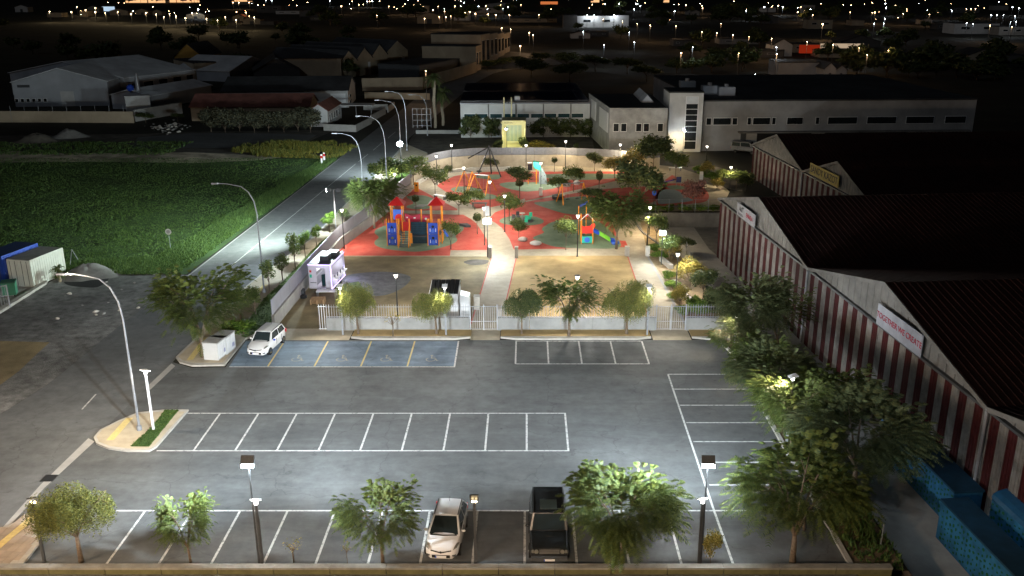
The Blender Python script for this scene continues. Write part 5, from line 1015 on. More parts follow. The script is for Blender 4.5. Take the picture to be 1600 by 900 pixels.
WLAMPS = [(122,12),(151,14),(136,17),(151,20),(167,22),(186,20),(207,23),(230,22),(246,24),(258,28),(267,23),(277,27),(292,30),(302,22),(325,31),(342,33),(354,28),(371,33),(399,29),(365,5),(374,5),(390,5),(404,9),(386,21),(114,20),(80,20),
 (534,11),(551,3),(561,8),(608,11),(630,11),(590,26),(647,13),(662,11),(711,11),(734,20),(743,23),(759,10),(763,24),(775,25),(796,25),(664,31),(697,28.5),(705,27),(695,19),(784,46),(798,48),(827,54),(833,57),(813,75),(667,115),(942,32),(972,35),(995,39),(1015,42),(1055,43),
 (1095,52),(1125,39),(1118,54),(1143,57),(1168,60),(1203,63),(1210,88),(1062,86),(1151,87),(1258,68),(1096,10),(1097,14),(1137,9),(1268,25),(1283,40),(1291,19),(1327,20.5),(1361,21),(1365,21),(1409,23),(1450,24),(1508,15),(1515,15),(1522,15),(1543,42),(1577,44),(1298,73),(1338,78),(1350,89),(1383,82),
 (842,24.5),(782,9),(814,8.5),(685,11),(727,21),(578,3),(1250,12),(1245,20),(1255,17),(1215,10),(1071,9),(1060,8),(677,17),(652,8),(687,28)]
CLAMPS = [(311,16),(425,1.5),(516,2),(416,1),(574,3),(582,2.5),(725,5),(748,11),(742,12),(762,15),(786,14.5),(794,12),(955,16),(911,52),(943,73),(994,7),(967,7),(1080,77),(990,69),(1193,12),(1222,12),(1363,39),(1378,39),(1344,72),(1383,13),(1399,12),(1507,38),(1517,39),(1575,37),(1583,27),(1584,36),(1546,25),(1555,25),(1565,25),(1176,120),(1053,19),(1165,18),(945,7),(990,16),(1380,31),(1447,17),(1580,12),(1590,14),(1485,18),(1265,16),(1210,77),(982,53),(928,26),(917,26),(959,26),(1000,11)]
BIG = {(1283,40):3,(1222,12):3,(311,16):3,(994,7):2,(962,25):2,(928,26):2,(1583,27):3,(813,75):1.6,(784,46):1.5,(943,73):1,(911,52):2,(1062,86):1.5,(1210,88):1.5,(959,26):2,(917,26):1.5}
def gl(c): return {'w': emat('amber_lamp_glow', (1, .62, .3), 60), 'c': emat('white_lamp_glow', (.82, .92, 1), 60), 'g': emat('village_lamp_glow', (1, .74, .38), 60), 'r': emat('red_lamp_glow', (1, .2, .05), 90)}[c]
NEARLAB = {(784,46): 'amber street lamp over the left kerb at the top of the far street', (798,48): 'amber street lamp next to the topmost one of the far street', (827,54): 'amber street lamp right of the far street, upper of two', (833,57): 'amber street lamp right of the far street, lower of two', (813,75): 'bright amber street lamp over the lit bend of the far street',
 (667,115): 'small orange lamp behind the palm trees', (1095,52): 'lone amber lamp above the stair tower, left of the long pale wall', (1125,39): 'tallest amber lamp over the long pale wall', (1118,54): 'amber lamp at the left end of the long pale wall', (1143,57): 'amber lamp in the middle of the long pale wall', (1168,60): 'amber lamp at the right end of the long pale wall', (1203,63): 'amber lamp at the left shoulder of the white gabled hall',
 (1210,88): 'tall amber lamp standing over parked things below the white gabled hall', (1062,86): 'amber lamp alone in the dark above the stair tower', (1151,87): 'faint amber lamp at the corner of the low dark hall', (1258,68): 'amber lamp before the tan block beside the red hoarding', (1283,40): 'biggest warm lamp of the town, right of the tower block', (1298,73): 'amber lamp over the row of lit windows, left one', (1338,78): 'amber lamp over the row of lit windows, right one', (1350,89): 'amber lamp in front of the olive lit wall', (1383,82): 'amber lamp alone right of the lit windows',
 (943,73): 'white lamp alone in the black field above the solar roofed building', (990,69): 'white lamp at the roadside above the white cube', (1080,77): 'white lamp on the small dark gable', (982,53): 'white lamp beside the floodlit factory yard', (911,52): 'blue white lamp on the small lit hall before the factory', (1176,120): 'white lamp among bushes above the long white hall', (311,16): 'blazing blue white lamp above the lit village', (1222,12): 'brightest white lamp of the horizon, right of the silos', (1583,27): 'bright white lamp at the right edge of the town', (917,26): 'left floodlight on the big white factory', (928,26): 'middle floodlight on the big white factory', (959,26): 'right floodlight on the big white factory', (994,7): 'bright white lamp on the horizon right of the white factory', (1344,72): 'small greenish white lamp above the lit windows', (1055,43): 'amber lamp fourth from the floodlit factory', (1015,42): 'amber lamp third from the floodlit factory', (995,39): 'amber lamp second from the floodlit factory', (972,35): 'amber lamp nearest the floodlit factory'}
def far_lamp(px, py, c):
    hgt = 8.0; pb = (py + 20) / (1 - hgt * .0341) - 20; x, y = P(px, pb); s = min(2.2, max(.16, y * .0011)) * U(.32, .66) * BIG.get((px, py), 1) ** .6
    lab = {'w': 'distant street lamp glowing amber in the dark town', 'c': 'distant lamp shining cold white in the dark town', 'g': 'lamp glowing warm yellow in the lit village at the upper left', 'r': 'red orange lamp at the right end of the village'}[c]
    lab = NEARLAB.get((px, py), lab)
    r = thing('town_lamp', lab, 'street lamp', (x, y, 0), 0, None if (px, py) in NEARLAB else {'w': 'amber street lamps of the distant town', 'c': 'white lamps of the distant town', 'g': 'yellow lamps of the lit village', 'r': 'red lamp'}[c])
    MB().tube([(0, 0, 0), (0, 0, hgt - .2)], max(.06, y * .00018), 5).build('pole', M_dark, r)
    MB().ball((0, 0, hgt), s * .5, 8, 5).build('lamp_head', gl(c), r)
    if y < 1700:
        pw = (500 + y * .9) * BIG.get((px, py), 1)
        light('point', (x, y - s - .4, hgt - .6), pw * (1.0 if c != 'c' else .8) * (2.2 if c == 'g' else 1), {'w': (1, .6, .3), 'c': (.85, .93, 1), 'g': (1, .74, .4), 'r': (1, .25, .08)}[c], .5)
for q_ in WLAMPS: far_lamp(*q_, 'g' if q_[0] < 405 and q_[1] > 10 else 'w')
for q_ in CLAMPS: far_lamp(*q_, 'c')
random.seed(31)
tinyc = ['w'] * 8 + ['c'] * 2 + ['g'] * 2; TM = {c: MB().ball((0, 0, 0), 1, 6, 4).mesh('town_light', gl(c)) for c in 'wcg'}
LB = {'w': 'tiny amber light glinting near the horizon', 'c': 'tiny white light glinting near the horizon', 'g': 'tiny yellow light glinting near the horizon'}
for i in range(150):
    c = random.choice(tinyc); px = U(330, 1600) if i < 125 else U(110, 330); py = 2 + abs(random.gauss(0, 12)) if i < 125 else U(10, 30)
    if py > 42 or R() < .35: continue
    x, y = P(px, py + 1); s = y * U(.0001, .00025); o = inst('town_light', TM[c], None, (x, y, U(3, 7)), None, (s,) * 3); tag(o, LB[c], 'light', LB[c] + 's')
far_lamp(385, 18, 'r')
# dark tree clumps in the far fields
random.seed(5)
FT = leafy_tree('distant_tree', 61, 7, 4.5, 1.5, 500, M_leafd, .9, lob=7, shell=.2, trunk=.2)
spots = [(U(0, 1600), U(40, 125)) for _ in range(70)] + [(U(450, 1600), U(10, 40)) for _ in range(70)] + [(U(1330, 1600), U(100, 128)) for _ in range(16)]
fst = True
for px, py in spots:
    if 545 < px < 870 and py > 48: continue
    if px < 430 and py < 45: continue
    x, y = P(px, py); s = U(.6, 1.3) * (1.4 if py < 40 else 1); lab = 'dark tree standing somewhere in the unlit far land'
    if fst: FT.location = (x, y, 0); FT.scale = (s,) * 3; FT['label'] = lab; FT['group'] = 'dark trees of the far land'; fst = False
    else: copy_tree(FT, (x, y, 0), U(0, 6), (s * U(.9, 1.5), s, s), lab, 'dark trees of the far land')
# ============================================================ cars (local: nose toward -y, centre at origin)
M_paintw = mat('white_car_paint', (.66, .66, .66), .22, .02, 1, spec=.6); M_paintb = mat('black_car_paint', (.014, .016, .017), .25, .05, 1, spec=.7)
M_wsh = mat('windscreen_glass', (.02, .028, .03), .05, .1, 2, spec=.8); M_chr = mat('chrome', (.6, .6, .6), .15, .05, 3, metal=1)
M_lampg = mat('headlight_glass', (.16, .16, .14), .1, .1, 5, spec=.8)
def loft(b, secs, cap=True):
    n = len(secs[0]); o = len(b.v)
    for s in secs: b.v += [tuple(p) for p in s]
    for i in range(len(secs) - 1):
        for j in range(n - 1): q = o + i * n + j; b.f.append((q, q + 1, q + n + 1, q + n))
    if cap: b.f.append(tuple(o + j for j in range(n))[::-1]); b.f.append(tuple(o + (len(secs) - 1) * n + j for j in range(n)))
    return b
def car(lab, loc, rz, paint, L=3.9, W=1.7, st=None, gh=None, boxy=False, plate=True, group=None, cat='car', roofc=None, plug=False):
    r = thing('parked_car', lab, cat, loc, rz, group)
    b = MB(); secs = []
    for (t, hw, zt, zl, cr) in st:         # t along length, half width, deck height, sill, crown
        y = -L / 2 + t * L; w_ = W / 2 * hw; zb = zl
        sec = [(-w_ * .80, y, zb), (-w_ * .97, y, zb + .12), (-w_, y, zb + (zt - zb) * .45), (-w_ * .985, y, zt - .14), (-w_ * .90, y, zt - .03), (-w_ * .5, y, zt + cr * .8), (0, y, zt + cr)]
        secs.append(sec + [(-p[0], p[1], p[2]) for p in sec[-2::-1]])
    loft(b, secs); bo = b.build('body', paint, r, True)
    md = bo.modifiers.new('edges', 'EDGE_SPLIT'); md.split_angle = radians(38)
    # greenhouse: stations (t, z, half width low/high)
    (tf0, tf1, tr1, tr0, zb_, zr, wl, wh) = gh
    yf0, yf1, yr1, yr0 = [-L / 2 + t * L for t in (tf0, tf1, tr1, tr0)]; a, c = W / 2 * wl, W / 2 * wh; zm = zr
    def quad(name, p, m, off=.0, par=None):
        b = MB().add(p, [(0, 1, 2, 3)]); return b.build(name, m, par or r)
    cab = MB(); cc = .05 if not boxy else .03
    P0 = [(-a, yf0, zb_), (a, yf0, zb_), (c, yf1, zm), (-c, yf1, zm)]; P1 = [(-a, yr0, zb_), (a, yr0, zb_), (c, yr1, zm), (-c, yr1, zm)]
    ym = (yf1 + yr1) / 2
    cab.add([P0[0], P0[1], P1[1], P1[0], P0[3], P0[2], P1[2], P1[3], (-c * 1.02, ym, zm + .02), (c * 1.02, ym, zm + .02), (0, yf1 + .05, zm + cc), (0, ym, zm + cc + .03), (0, yr1 - .05, zm + cc)],
            [(0, 1, 5, 4), (2, 3, 7, 6), (0, 4, 8, 7, 3), (1, 2, 6, 9, 5), (4, 5, 10), (6, 7, 12), (4, 10, 11, 8), (5, 9, 11, 10), (8, 11, 12, 7), (9, 6, 12, 11)])
    cab.build('cabin', roofc or paint, r)
    def lerp(p, q, t): return tuple(p[i] + (q[i] - p[i]) * t for i in range(3))
    def pane(name, A, B, C, D, n_, ins=(.07, .07, .1, .08), d=.012):   # A,B low; C,D high
        l, rr_, lo, hi = ins
        a1, b1 = lerp(A, B, l), lerp(A, B, 1 - rr_); d1, c1 = lerp(D, C, l), lerp(D, C, 1 - rr_)
        q = [lerp(a1, d1, lo), lerp(b1, c1, lo), lerp(b1, c1, 1 - hi), lerp(a1, d1, 1 - hi)]
        q = [(x + n_[0] * d, y + n_[1] * d, z + n_[2] * d) for x, y, z in q]; return quad(name, q, M_wsh)
    pane('windscreen', P0[0], P0[1], P0[2], P0[3], (0, -1, .7), (.06, .06, .03, .04)); pane('rear_window', P1[1], P1[0], P1[3], P1[2], (0, 1, .5))
    for sg in (-1, 1):
        A = (sg * a, yf0 + .12, zb_); B = (sg * a, yr0, zb_); C = (sg * c, yr1, zm); D = (sg * c, yf1 + .02, zm)
        m1, m2 = lerp(A, B, .52), lerp(D, C, .5)
        pane('side_window', A, m1, m2, D, (sg, 0, .3), (.06, .03, .1, .12)); pane('side_window', m1, B, C, m2, (sg, 0, .3), (.05, .12, .1, .12))
        mx = sg * (W / 2 + .08); MB().ball((mx, yf0 + .32, zb_ + .06), (.11, .07, .075), 8, 5).build('mirror', (M_blue if plug and sg > 0 else paint), r, True)
    for sg in (-1, 1):      # black gutters along the roof edges, door seams, and a wiper line
        MB().tube([(sg * c * .97, yf1 + .04, zm + .02), (sg * c * .97, ym, zm + .045), (sg * c * .97, yr1 - .04, zm + .02)], .022, 5).build('roof_trim', M_rubber, r)
        MB().box(sg * W / 2 - .012, -.05, .45, sg * W / 2 + .012, -.03, zb_).box(sg * W / 2 - .012, L * .22, .45, sg * W / 2 + .012, L * .22 + .02, zb_).build('door_seam', M_rubber, r)
    MB().tube([(-a * .8, yf0 - .05, zb_ + .035), (0, yf0 - .12, zb_ + .045), (a * .8, yf0 - .05, zb_ + .035)], .03, 5).build('cowl', M_rubber, r)
    fy = -L / 2
    if boxy:
        MB().tube([(-.80, yf0 - .03, 1.13), (.80, yf0 - .03, 1.13), (.72, yf1 - .03, 1.82), (-.72, yf1 - .03, 1.82), (-.80, yf0 - .03, 1.13)], .014, 5).build('windscreen_frame', M_dark, r)
        for sg in (-1, 1):
            MB().tube([(sg * .62, fy - .02, .86), (sg * .62, fy - .06, .86)], .11, 12).build('headlight', M_lampg, r); MB().box(sg * .80 - .06, fy - .03, .78, sg * .80 + .06, fy + .02, .93).build('headlight', M_lampg, r)
        MB().box(-.48, fy - .04, .74, .48, fy + .01, .97).build('grille', M_chr, r)
        MB().box(-.86, fy - .18, .42, .86, fy - .02, .62).box(-.86, fy - .12, .40, -.70, fy + .3, .6).box(.7, fy - .12, .4, .86, fy + .3, .6).build('bumper', M_dark, r)
        MB().box(-.42, -.1, gh[5] + .03, .42, .75, gh[5] + .07).build('sunroof', mat('tinted_sunroof', (.05, .065, .06), .15, .1, 2), r); MB().box(-.2, fy + .85, 1.09, .2, fy + 1.1, 1.14).build('hood_scoop', paint, r)
        MB().tube([(0.2, L / 2 + .05, .95), (0.2, L / 2 + .27, .95)], .36, 16).build('spare_wheel', M_rubber, r)
        for sg in (-1, 1): MB().box(sg * .9 - .03, fy + .2, .62, sg * .9 + .05, fy + 1.2, .72).box(sg * .9 - .03, L / 2 - 1.4, .62, sg * .9 + .05, L / 2 - .5, .72).build('wheel_arch', M_dark, r)
    else:
        for sg in (-1, 1):
            b = MB().add([(sg * W * .47, fy + .62, .80), (sg * W * .43, fy + .25, .74), (sg * W * .33, fy + .12, .66), (sg * W * .36, fy + .22, .80), (sg * W * .41, fy + .48, .86)], [(0, 1, 2, 3, 4)])
            b.v = [(x * 1.04, y - .04, z + .012) for x, y, z in b.v]; b.build('headlight', M_lampg, r)
            MB().box(sg * .62 - .09, fy + .02, .36, sg * .62 + .09, fy + .12, .44).build('fog_light', M_dark, r)
        MB().box(-.44, fy - .015, .28, .44, fy + .08, .44).build('grille', M_rubber, r)
        MB().add([(-.5, fy + .06, .68), (0, fy - .02, .60), (.5, fy + .06, .68), (.5, fy + .03, .63), (0, fy - .04, .545), (-.5, fy + .03, .63)], [(0, 5, 4, 1), (1, 4, 3, 2)]).build('grille_bar', M_rubber, r)
        MB().tube([(0, fy - .03, .605), (0, fy - .06, .6)], .06, 10).build('badge', M_chr, r)
        MB().tube([(0, L * .28, gh[5] + .03), (0, L * .31, gh[5] + .3)], .012, 5).build('antenna', M_black, r)
    if plate:
        pl_ = MB().box(-.26, fy - (.2 if boxy else .05), .43 if boxy else .30, .26, fy - (.18 if boxy else .02), .54 if boxy else .41).build('number_plate', M_whitem, r); MB().box(-.26, fy - (.205 if boxy else .055), .43 if boxy else .30, -.21, fy - (.2 if boxy else .05), .54 if boxy else .41).build('plate_band', M_blue, pl_)
    for sg in (-1, 1): MB().box(sg * W * .43 - .1, L / 2 - .12, .72, sg * W * .43 + .07, L / 2 + .01, .98).build('tail_light', M_red, r)
    rw = .36 if boxy else .30
    for sg in (-1, 1):
        for t in (.19, .81):
            y = -L / 2 + t * L; x = sg * (W / 2 - .10)
            w_ = MB().tube([(x - .11, y, rw), (x + .11, y, rw)], rw, 20).build('wheel', M_rubber, r); MB().tube([(x + sg * .105, y, rw), (x + sg * .125, y, rw)], rw * .62, 14).build('rim', M_chr, w_)
    return r
HB_ST = [(0, .60, .52, .24, .02), (.02, .78, .60, .20, .03), (.06, .90, .72, .20, .04), (.14, .97, .84, .20, .06), (.24, 1.0, .93, .20, .06), (.34, 1.0, .98, .20, .04), (.6, 1.0, .99, .20, .03), (.85, .99, 1.0, .20, .02), (.95, .93, .98, .22, .02), (.99, .85, .85, .28, .02), (1.0, .80, .60, .32, 0)]
JP_ST = [(0, .86, .62, .45, .0), (.005, .90, 1.0, .45, .02), (.03, .93, 1.04, .42, .03), (.2, .96, 1.08, .40, .03), (.36, .98, 1.10, .40, .02), (.6, 1.0, 1.10, .40, .02), (.98, .99, 1.10, .40, .02), (1.0, .96, 1.04, .45, 0)]
xc, yc = P(697, 866); car('white hatchback parked nose out between a feathery tree and the square post', (-4.0, 39.45, 0.02), radians(-4), M_paintw, 3.9, 1.72, HB_ST, (.25, .47, .86, .985, .93, 1.50, .95, .70))
car('black boxy off road car parked nose out right of the square post', (1.08, 39.35, 0.02), radians(0), M_paintb, 4.3, 1.95, JP_ST, (.33, .41, .985, 1.0, 1.10, 1.84, .96, .80), boxy=True, cat='off road car')
car('white hatchback parked in the first blue bay beside the pavement with cabinets', (-20.0, 65.0, 0.02), radians(-9), M_paintw, 3.9, 1.72, HB_ST, (.27, .42, .90, .99, .93, 1.50, .90, .74), plug=True)
x, y = P(1158, 249); car('pale van parked in the dark behind the far striped warehouse corner', (x + 2, y + 6, 0), radians(60), mat('dim_car_paint', (.2, .2, .2), .4, .05, 1), 4.6, 1.9, JP_ST, (.2, .3, .985, 1.0, 1.1, 1.9, .95, .85), cat='van', plate=False)
# ============================================================ food trailer
fx, fy_ = P(486, 459); f = thing('food_trailer', 'white food trailer edged with violet light strips and an open door', 'food trailer', (-19.7, 78.2, 0.03), radians(-5)); W, L_, H0, H1 = 2.1, 4.3, .45, 2.75
M_tr = mat('trailer_panel', (.50, .48, .54), .4, .05, 2)
for nm, bx in (('side_panel', (0, 0, H0, .05, L_, H1)), ('rear_panel', (0, L_ - .05, H0, W, L_, H1)), ('floor', (0, 0, H0, W, L_, H0 + .06)), ('front_panel', (0, 0, H0, .75, .05, H1)), ('front_panel', (1.55, 0, H0, W, .05, H1)), ('front_panel', (.75, 0, H1 - .35, 1.55, .05, H1)),
               ('hatch_wall', (W - .05, 0, H0, W, L_, 1.35)), ('hatch_wall', (W - .05, 0, 2.45, W, L_, H1)), ('hatch_wall', (W - .05, 0, 1.35, W, .35, 2.45)), ('hatch_wall', (W - .05, L_ - .6, 1.35, W, L_, 2.45))): MB().box(*bx).build(nm, M_tr, f)
MB().box(.02, .02, H1 - .02, W - .02, L_ - .02, H1 + .05).build('roof', M_dark, f)
ac = MB().box(.75, 1.2, H1 + .05, 1.5, 2.2, H1 + .42).build('roof_unit', M_black, f); MB().box(.8, 1.25, H1 + .42, 1.45, 2.15, H1 + .46).build('unit_lid', M_dark, ac)
MB().box(1.0, 2.8, H1 + .05, 1.9, 3.8, H1 + .35).build('roof_unit', M_black, f)
MB().box(W, .4, 1.28, W + .45, L_ - .7, 1.33).build('counter', M_whitem, f)
MB().box(.1, .6, H0 + .06, .5, L_ - .3, 1.45).build('kitchen_worktop', M_galv, f); MB().box(.1, .8, 1.7, .4, L_ - .5, 2.1).build('shelf', M_whitem, f)
MB().box(1.0, .6, H0 + .1, 1.35, .9, 1.6).build('fridge', M_teal, f)
for i in range(7): MB().tube([(W + .1 + .1 * (i % 2), .8 + i * .45, 1.33), (W + .1 + .1 * (i % 2), .8 + i * .45, 1.55)], .05, 8).build('bottle', M_dark, f)
MB().box(.12, -.02, 1.5, .32, -.005, 1.8).build('sticker', M_green, f); MB().box(.12, -.02, 2.0, .3, -.005, 2.2).build('sticker', M_red, f); MB().box(.15, -.02, 1.0, .7, -.005, 1.06).build('vent_slot', M_dark, f)
V_ = emat('violet_strip_glow', (.66, .5, 1), 3.2)
for bx in ((0, -.04, H1 - .06, W, -.01, H1), (W - .02, -.04, H0, W + .03, .02, H1), (W + .01, 0, H0, W + .04, L_, H0 + .05), (W + .01, 0, H1 - .05, W + .04, L_, H1)): MB().box(*bx).build('light_strip', V_, f)
MB().box(.6, .8, H1 - .12, 1.6, 3.8, H1 - .06).build('ceiling_light', emat('white_strip_glow', (1, .97, 1), 5), f)
for k, (lx, ly, lz, pw, cl) in enumerate(((-17.2, 79.4, 1.2, 60, (.62, .5, 1)), (-17.0, 82.2, 1.0, 90, (.6, .55, 1)), (-18.4, 77.4, 3.4, 40, (.65, .5, 1)), (-20.6, 82, 3.0, 60, (.6, .5, 1)), (-18.2, 80.6, 2.3, 60, (.95, .93, 1)))): light('point', (lx, ly, lz), pw, cl, .3)
for y in (2.0, 2.8):
    for x in (.1, W - .1): MB().tube([(x - .1, y, .33), (x + .1, y, .33)], .33, 14).build('wheel', M_rubber, f)
MB().tube([(W / 2, -.02, .45), (W / 2, -1.2, .4)], .05, 6).build('drawbar', M_black, f)
# table and clutter in front of the trailer
x, y = P(514, 468); t = thing('serving_table', 'pale folding table standing in front of the food trailer', 'table', (x - .2, y + .2, .03)); MB().box(-.9, -.35, .7, .9, .35, .75).build('tabletop', M_whitem, t)
for sx in (-.8, .8):
    for sy in (-.3, .3): MB().tube([(sx, sy, 0), (sx, sy, .7)], .03, 6).build('leg', M_galv, t)
x, y = P(497, 474); pl0 = thing('pallet', 'stack of brown wooden pallets before the food trailer', 'pallet', (x, y, .03), radians(3))
for k in range(3):
    for i in range(5): MB().box(-.6, -.5 + i * .22, .11 + k * .15, .6, -.38 + i * .22, .14 + k * .15).build('deck_board', M_wood, pl0)
    for i in range(3): MB().box(-.6 + i * .55, -.5, k * .15, -.5 + i * .55, .5, .11 + k * .15).build('bearer', M_wood, pl0)
x, y = P(478, 466)
for i, (dx, dy, rr_, m, lab) in enumerate(((-.2, 0, .3, M_rubber, 'black tyre lying beside the pallets by the trailer'), (-.6, .9, .35, M_dark, 'dark sack leaning on the side wall near the trailer'))): tag(MB().tube([(x + dx, y + dy, .03), (x + dx, y + dy, .25 + .3 * i)], rr_, 12).build('tyre' if i == 0 else 'sack', m), lab, 'tyre' if i == 0 else 'sack')
x, y = P(474, 460); sc_ = thing('folding_rack', 'white folding rack leaning at the side wall by the trailer', 'rack', (x - .6, y + .6, .03), radians(60))
for k in range(5): MB().box(-.6, -.02, .2 + k * .25, .6, .02, .26 + k * .25).build('slat', M_whitem, sc_)
for sx in (-.6, .6): MB().box(sx - .03, -.04, 0, sx + .03, .04, 1.35).build('leg', M_whitem, sc_)
sheet('artificial_turf', [(523, 447), (560, 440), (575, 462), (530, 468)], .036, M_grass)
# utility cabinets
for px, py, w_, lab in ((331, 571 - 9, 1.15, 'white utility cabinet at the kerb corner under the big tree'), (345, 553, 1.1, 'second white utility cabinet behind the first, with stickers')):
    x, y = P(px, py, .13); c = thing('utility_cabinet', lab, 'cabinet', (x - w_ / 2, y, .13), radians(-8)); MB().box(0, 0, 0, w_, 1.5, 1.32).build('body', M_white, c); MB().box(-.04, -.04, 1.32, w_ + .04, 1.54, 1.38).build('lid', M_conc, c)
    MB().box(w_, .08, .1, w_ + .02, .72, 1.25).build('door', M_whitem, c); MB().box(w_, .78, .1, w_ + .02, 1.42, 1.25).build('door', M_whitem, c); MB().box(w_ + .02, .9, .3, w_ + .03, 1.25, .6).build('sticker', mat('faded_sticker', (.35, .36, .5), .7, .2, 5), c)
# shipping containers
def container(lab, A, B, W, H, m, roofm, wr=None, blue=False):
    """long right side from A (near) to B (far); body to its left"""
    A, B = V2(A), V2(B); d = B - A; L = d.length; r = thing('shipping_container', lab, 'container', (A.x, A.y, .05), math.atan2(d.y, d.x))
    MB().box(0, .04, 0, L, W, H - .04).build('body', m, r)
    b = MB(); n = int(L / .28)
    for i in range(n): x = (i + .5) * L / n; b.add([(x - .09, .03, .15), (x - .05, -.01, .15), (x + .05, -.01, .15), (x + .09, .03, .15), (x - .09, .03, H - .15), (x - .05, -.01, H - .15), (x + .05, -.01, H - .15), (x + .09, .03, H - .15)], [(0, 1, 5, 4), (1, 2, 6, 5), (2, 3, 7, 6)])
    b.build('corrugated_side', m, r)
    for z in (0, H - .12): MB().box(0, -.03, z, L, .05, z + .12).build('side_rail', m, r)
    for x in (0, L - .12): MB().box(x, -.04, 0, x + .12, .06, H).build('corner_post', m, r)
    MB().box(0, 0, H - .04, L, W, H).build('roof', roofm, r)
    for k in (0, 1):
        dr = MB().box(-.05, .06 + k * W / 2, .12, 0, W / 2 - .02 + k * W / 2, H - .15).build('door', m, r)
        for q in (.25, .8): MB().tube([(-.09, .06 + k * W / 2 + q, .1), (-.09, .06 + k * W / 2 + q, H - .12)], .022, 6).build('locking_bar', M_dark, dr)
    return r
M_cw = mat('cream_container_paint', (.50, .52, .46), .6, .1, 1.5); M_cb = mat('blue_container_paint', (.02, .06, .33), .5, .15, 1)
Ac, Bc = P(53, 449, .05), P(104, 427, .05)
cn = container('cream shipping container with double doors at the left edge, beside the blue one', Ac, (Ac[0] + (Bc[0] - Ac[0]) * 1.0, Ac[1] + (Bc[1] - Ac[1]) * 1.0), 2.44, 2.6, M_cw, mat('dirty_grey_roof', (.16, .155, .145), .9, .2, 1))
d_ = (V2(Bc) - V2(Ac)).normalized(); nn_ = Vector((-d_.y, d_.x)) * 2.7
container('dark blue shipping container at the left edge behind the cream one', (Ac[0] + nn_.x - d_.x * .3, Ac[1] + nn_.y - d_.y * .3), (Bc[0] + nn_.x, Bc[1] + nn_.y), 2.44, 2.9, M_cb, mat('navy_roof', (.008, .02, .07), .7, .1, 1))
text('ES 2 - 58', .35, M_whitem, cn, (-.1, 3.3, 1.2), (pi / 2, 0, -pi / 2))
x, y = P(22, 462); bn = thing('green_bin', 'green rubbish container standing before the cream shipping container', 'bin', (x - .3, y, .05), radians(20)); MB().box(-.55, -.5, .12, .55, .5, 1.25).build('body', mat('bin_green', (.04, .17, .10), .6, .1, 2), bn); MB().box(-.6, -.55, 1.25, .6, .55, 1.36).build('lid', mat('bin_lid', (.02, .08, .05), .6, .1, 2), bn)
for sx in (-.4, .4): MB().tube([(sx, -.45, .0), (sx, -.45, .13)], .06, 6).build('wheel', M_rubber, bn)
gt = thing('yard_gate', 'open galvanised steel gate at the left edge by the green bin', 'gate', (*P(16, 481), 0.0), radians(205))
for x in (0, 1.7, 3.4): MB().box(x - .05, -.05, 0, x + .05, .05, 2.1).build('gate_post', M_galv, gt)
for z in (.15, 1.1, 2.0): MB().box(0, -.03, z, 3.4, .03, z + .06).build('rail', M_galv, gt)
for i in range(16): MB().box(.15 + i * .2, -.012, .2, .175 + i * .2, .012, 2.0).build('bar', M_galv, gt)
x, y = P(267, 384 + 8); sg_ = thing('road_sign', 'round white road sign on a pole among the grass beside the road', 'road sign', (x, y, 0)); MB().tube([(0, 0, 0), (0, 0, 2.3)], .035, 6).build('pole', M_galv, sg_); MB().tube([(0, -.05, 2.1), (0, -.08, 2.1)], .32, 20).build('sign_face', M_whitem, sg_); MB().tube([(0, -.081, 2.1), (0, -.09, 2.1)], .2, 20).build('sign_disc', mat('faded_sign', (.4, .4, .42), .6, .1, 3), sg_)
for i, (px, py) in enumerate(((503, 256), (507, 253))):
    x, y = P(px, py); m_ = thing('delineator', 'white and red road post in the verge, %s' % ('left and nearer one', 'right and farther one')[i], 'road post', (x, y, 0)); MB().box(-.13, -.06, 0, .13, .06, 1.5).build('post', M_whitem, m_); MB().box(-.14, -.07, .9, .14, .07, 1.3).build('reflector_band', M_red, m_)
x, y = P(117, 420); a_ = thing('trestle', 'pair of leaning steel poles behind the cream container', 'poles', (x, y, 0)); MB().tube([(-.5, 0, 0), (0, 0, 2.0)], .04, 6).tube([(0, 0, 2.0), (.35, .2, .9)], .04, 6).build('pole', M_galv, a_)
random.seed(77)
RM = [MB().ball((0, 0, 0), (U(.5, 1), U(.4, .8), U(.25, .5)), 6, 4, .25).mesh('rock', m_) for m_ in (M_conc, M_stone, M_concd)]
for i in range(60):
    x, y = P(random.gauss(262, 14), min(210, max(188, random.gauss(200, 5)))); s = U(.15, .6); o = inst('rubble_stone', random.choice(RM), None, (x, y, .15 * s), (0, 0, U(0, 6)), (s,) * 3); tag(o, 'broken stone in the rubble heap before the yard wall', 'rubble', 'broken stones of the rubble heap')
for i in range(40):
    x, y = P(U(165, 262), U(424, 430)) if i < 22 else P(U(60, 230), U(440, 500)); s = U(.1, .3); o = inst('stone', random.choice(RM), None, (x, y, .03), (0, 0, U(0, 6)), (s,) * 3); tag(o, 'small loose stone lying on the gravel lot at the left', 'stone', 'loose stones of the gravel lot')
mound('earth_mound', 60, 222, 5, 3, 1.6, M_dirt, 'dark heap of earth on the waste ground at the left'); mound('earth_mound', 108, 214, 4, 3, 1.4, M_concd, 'greyish heap of earth right of the dark heap')
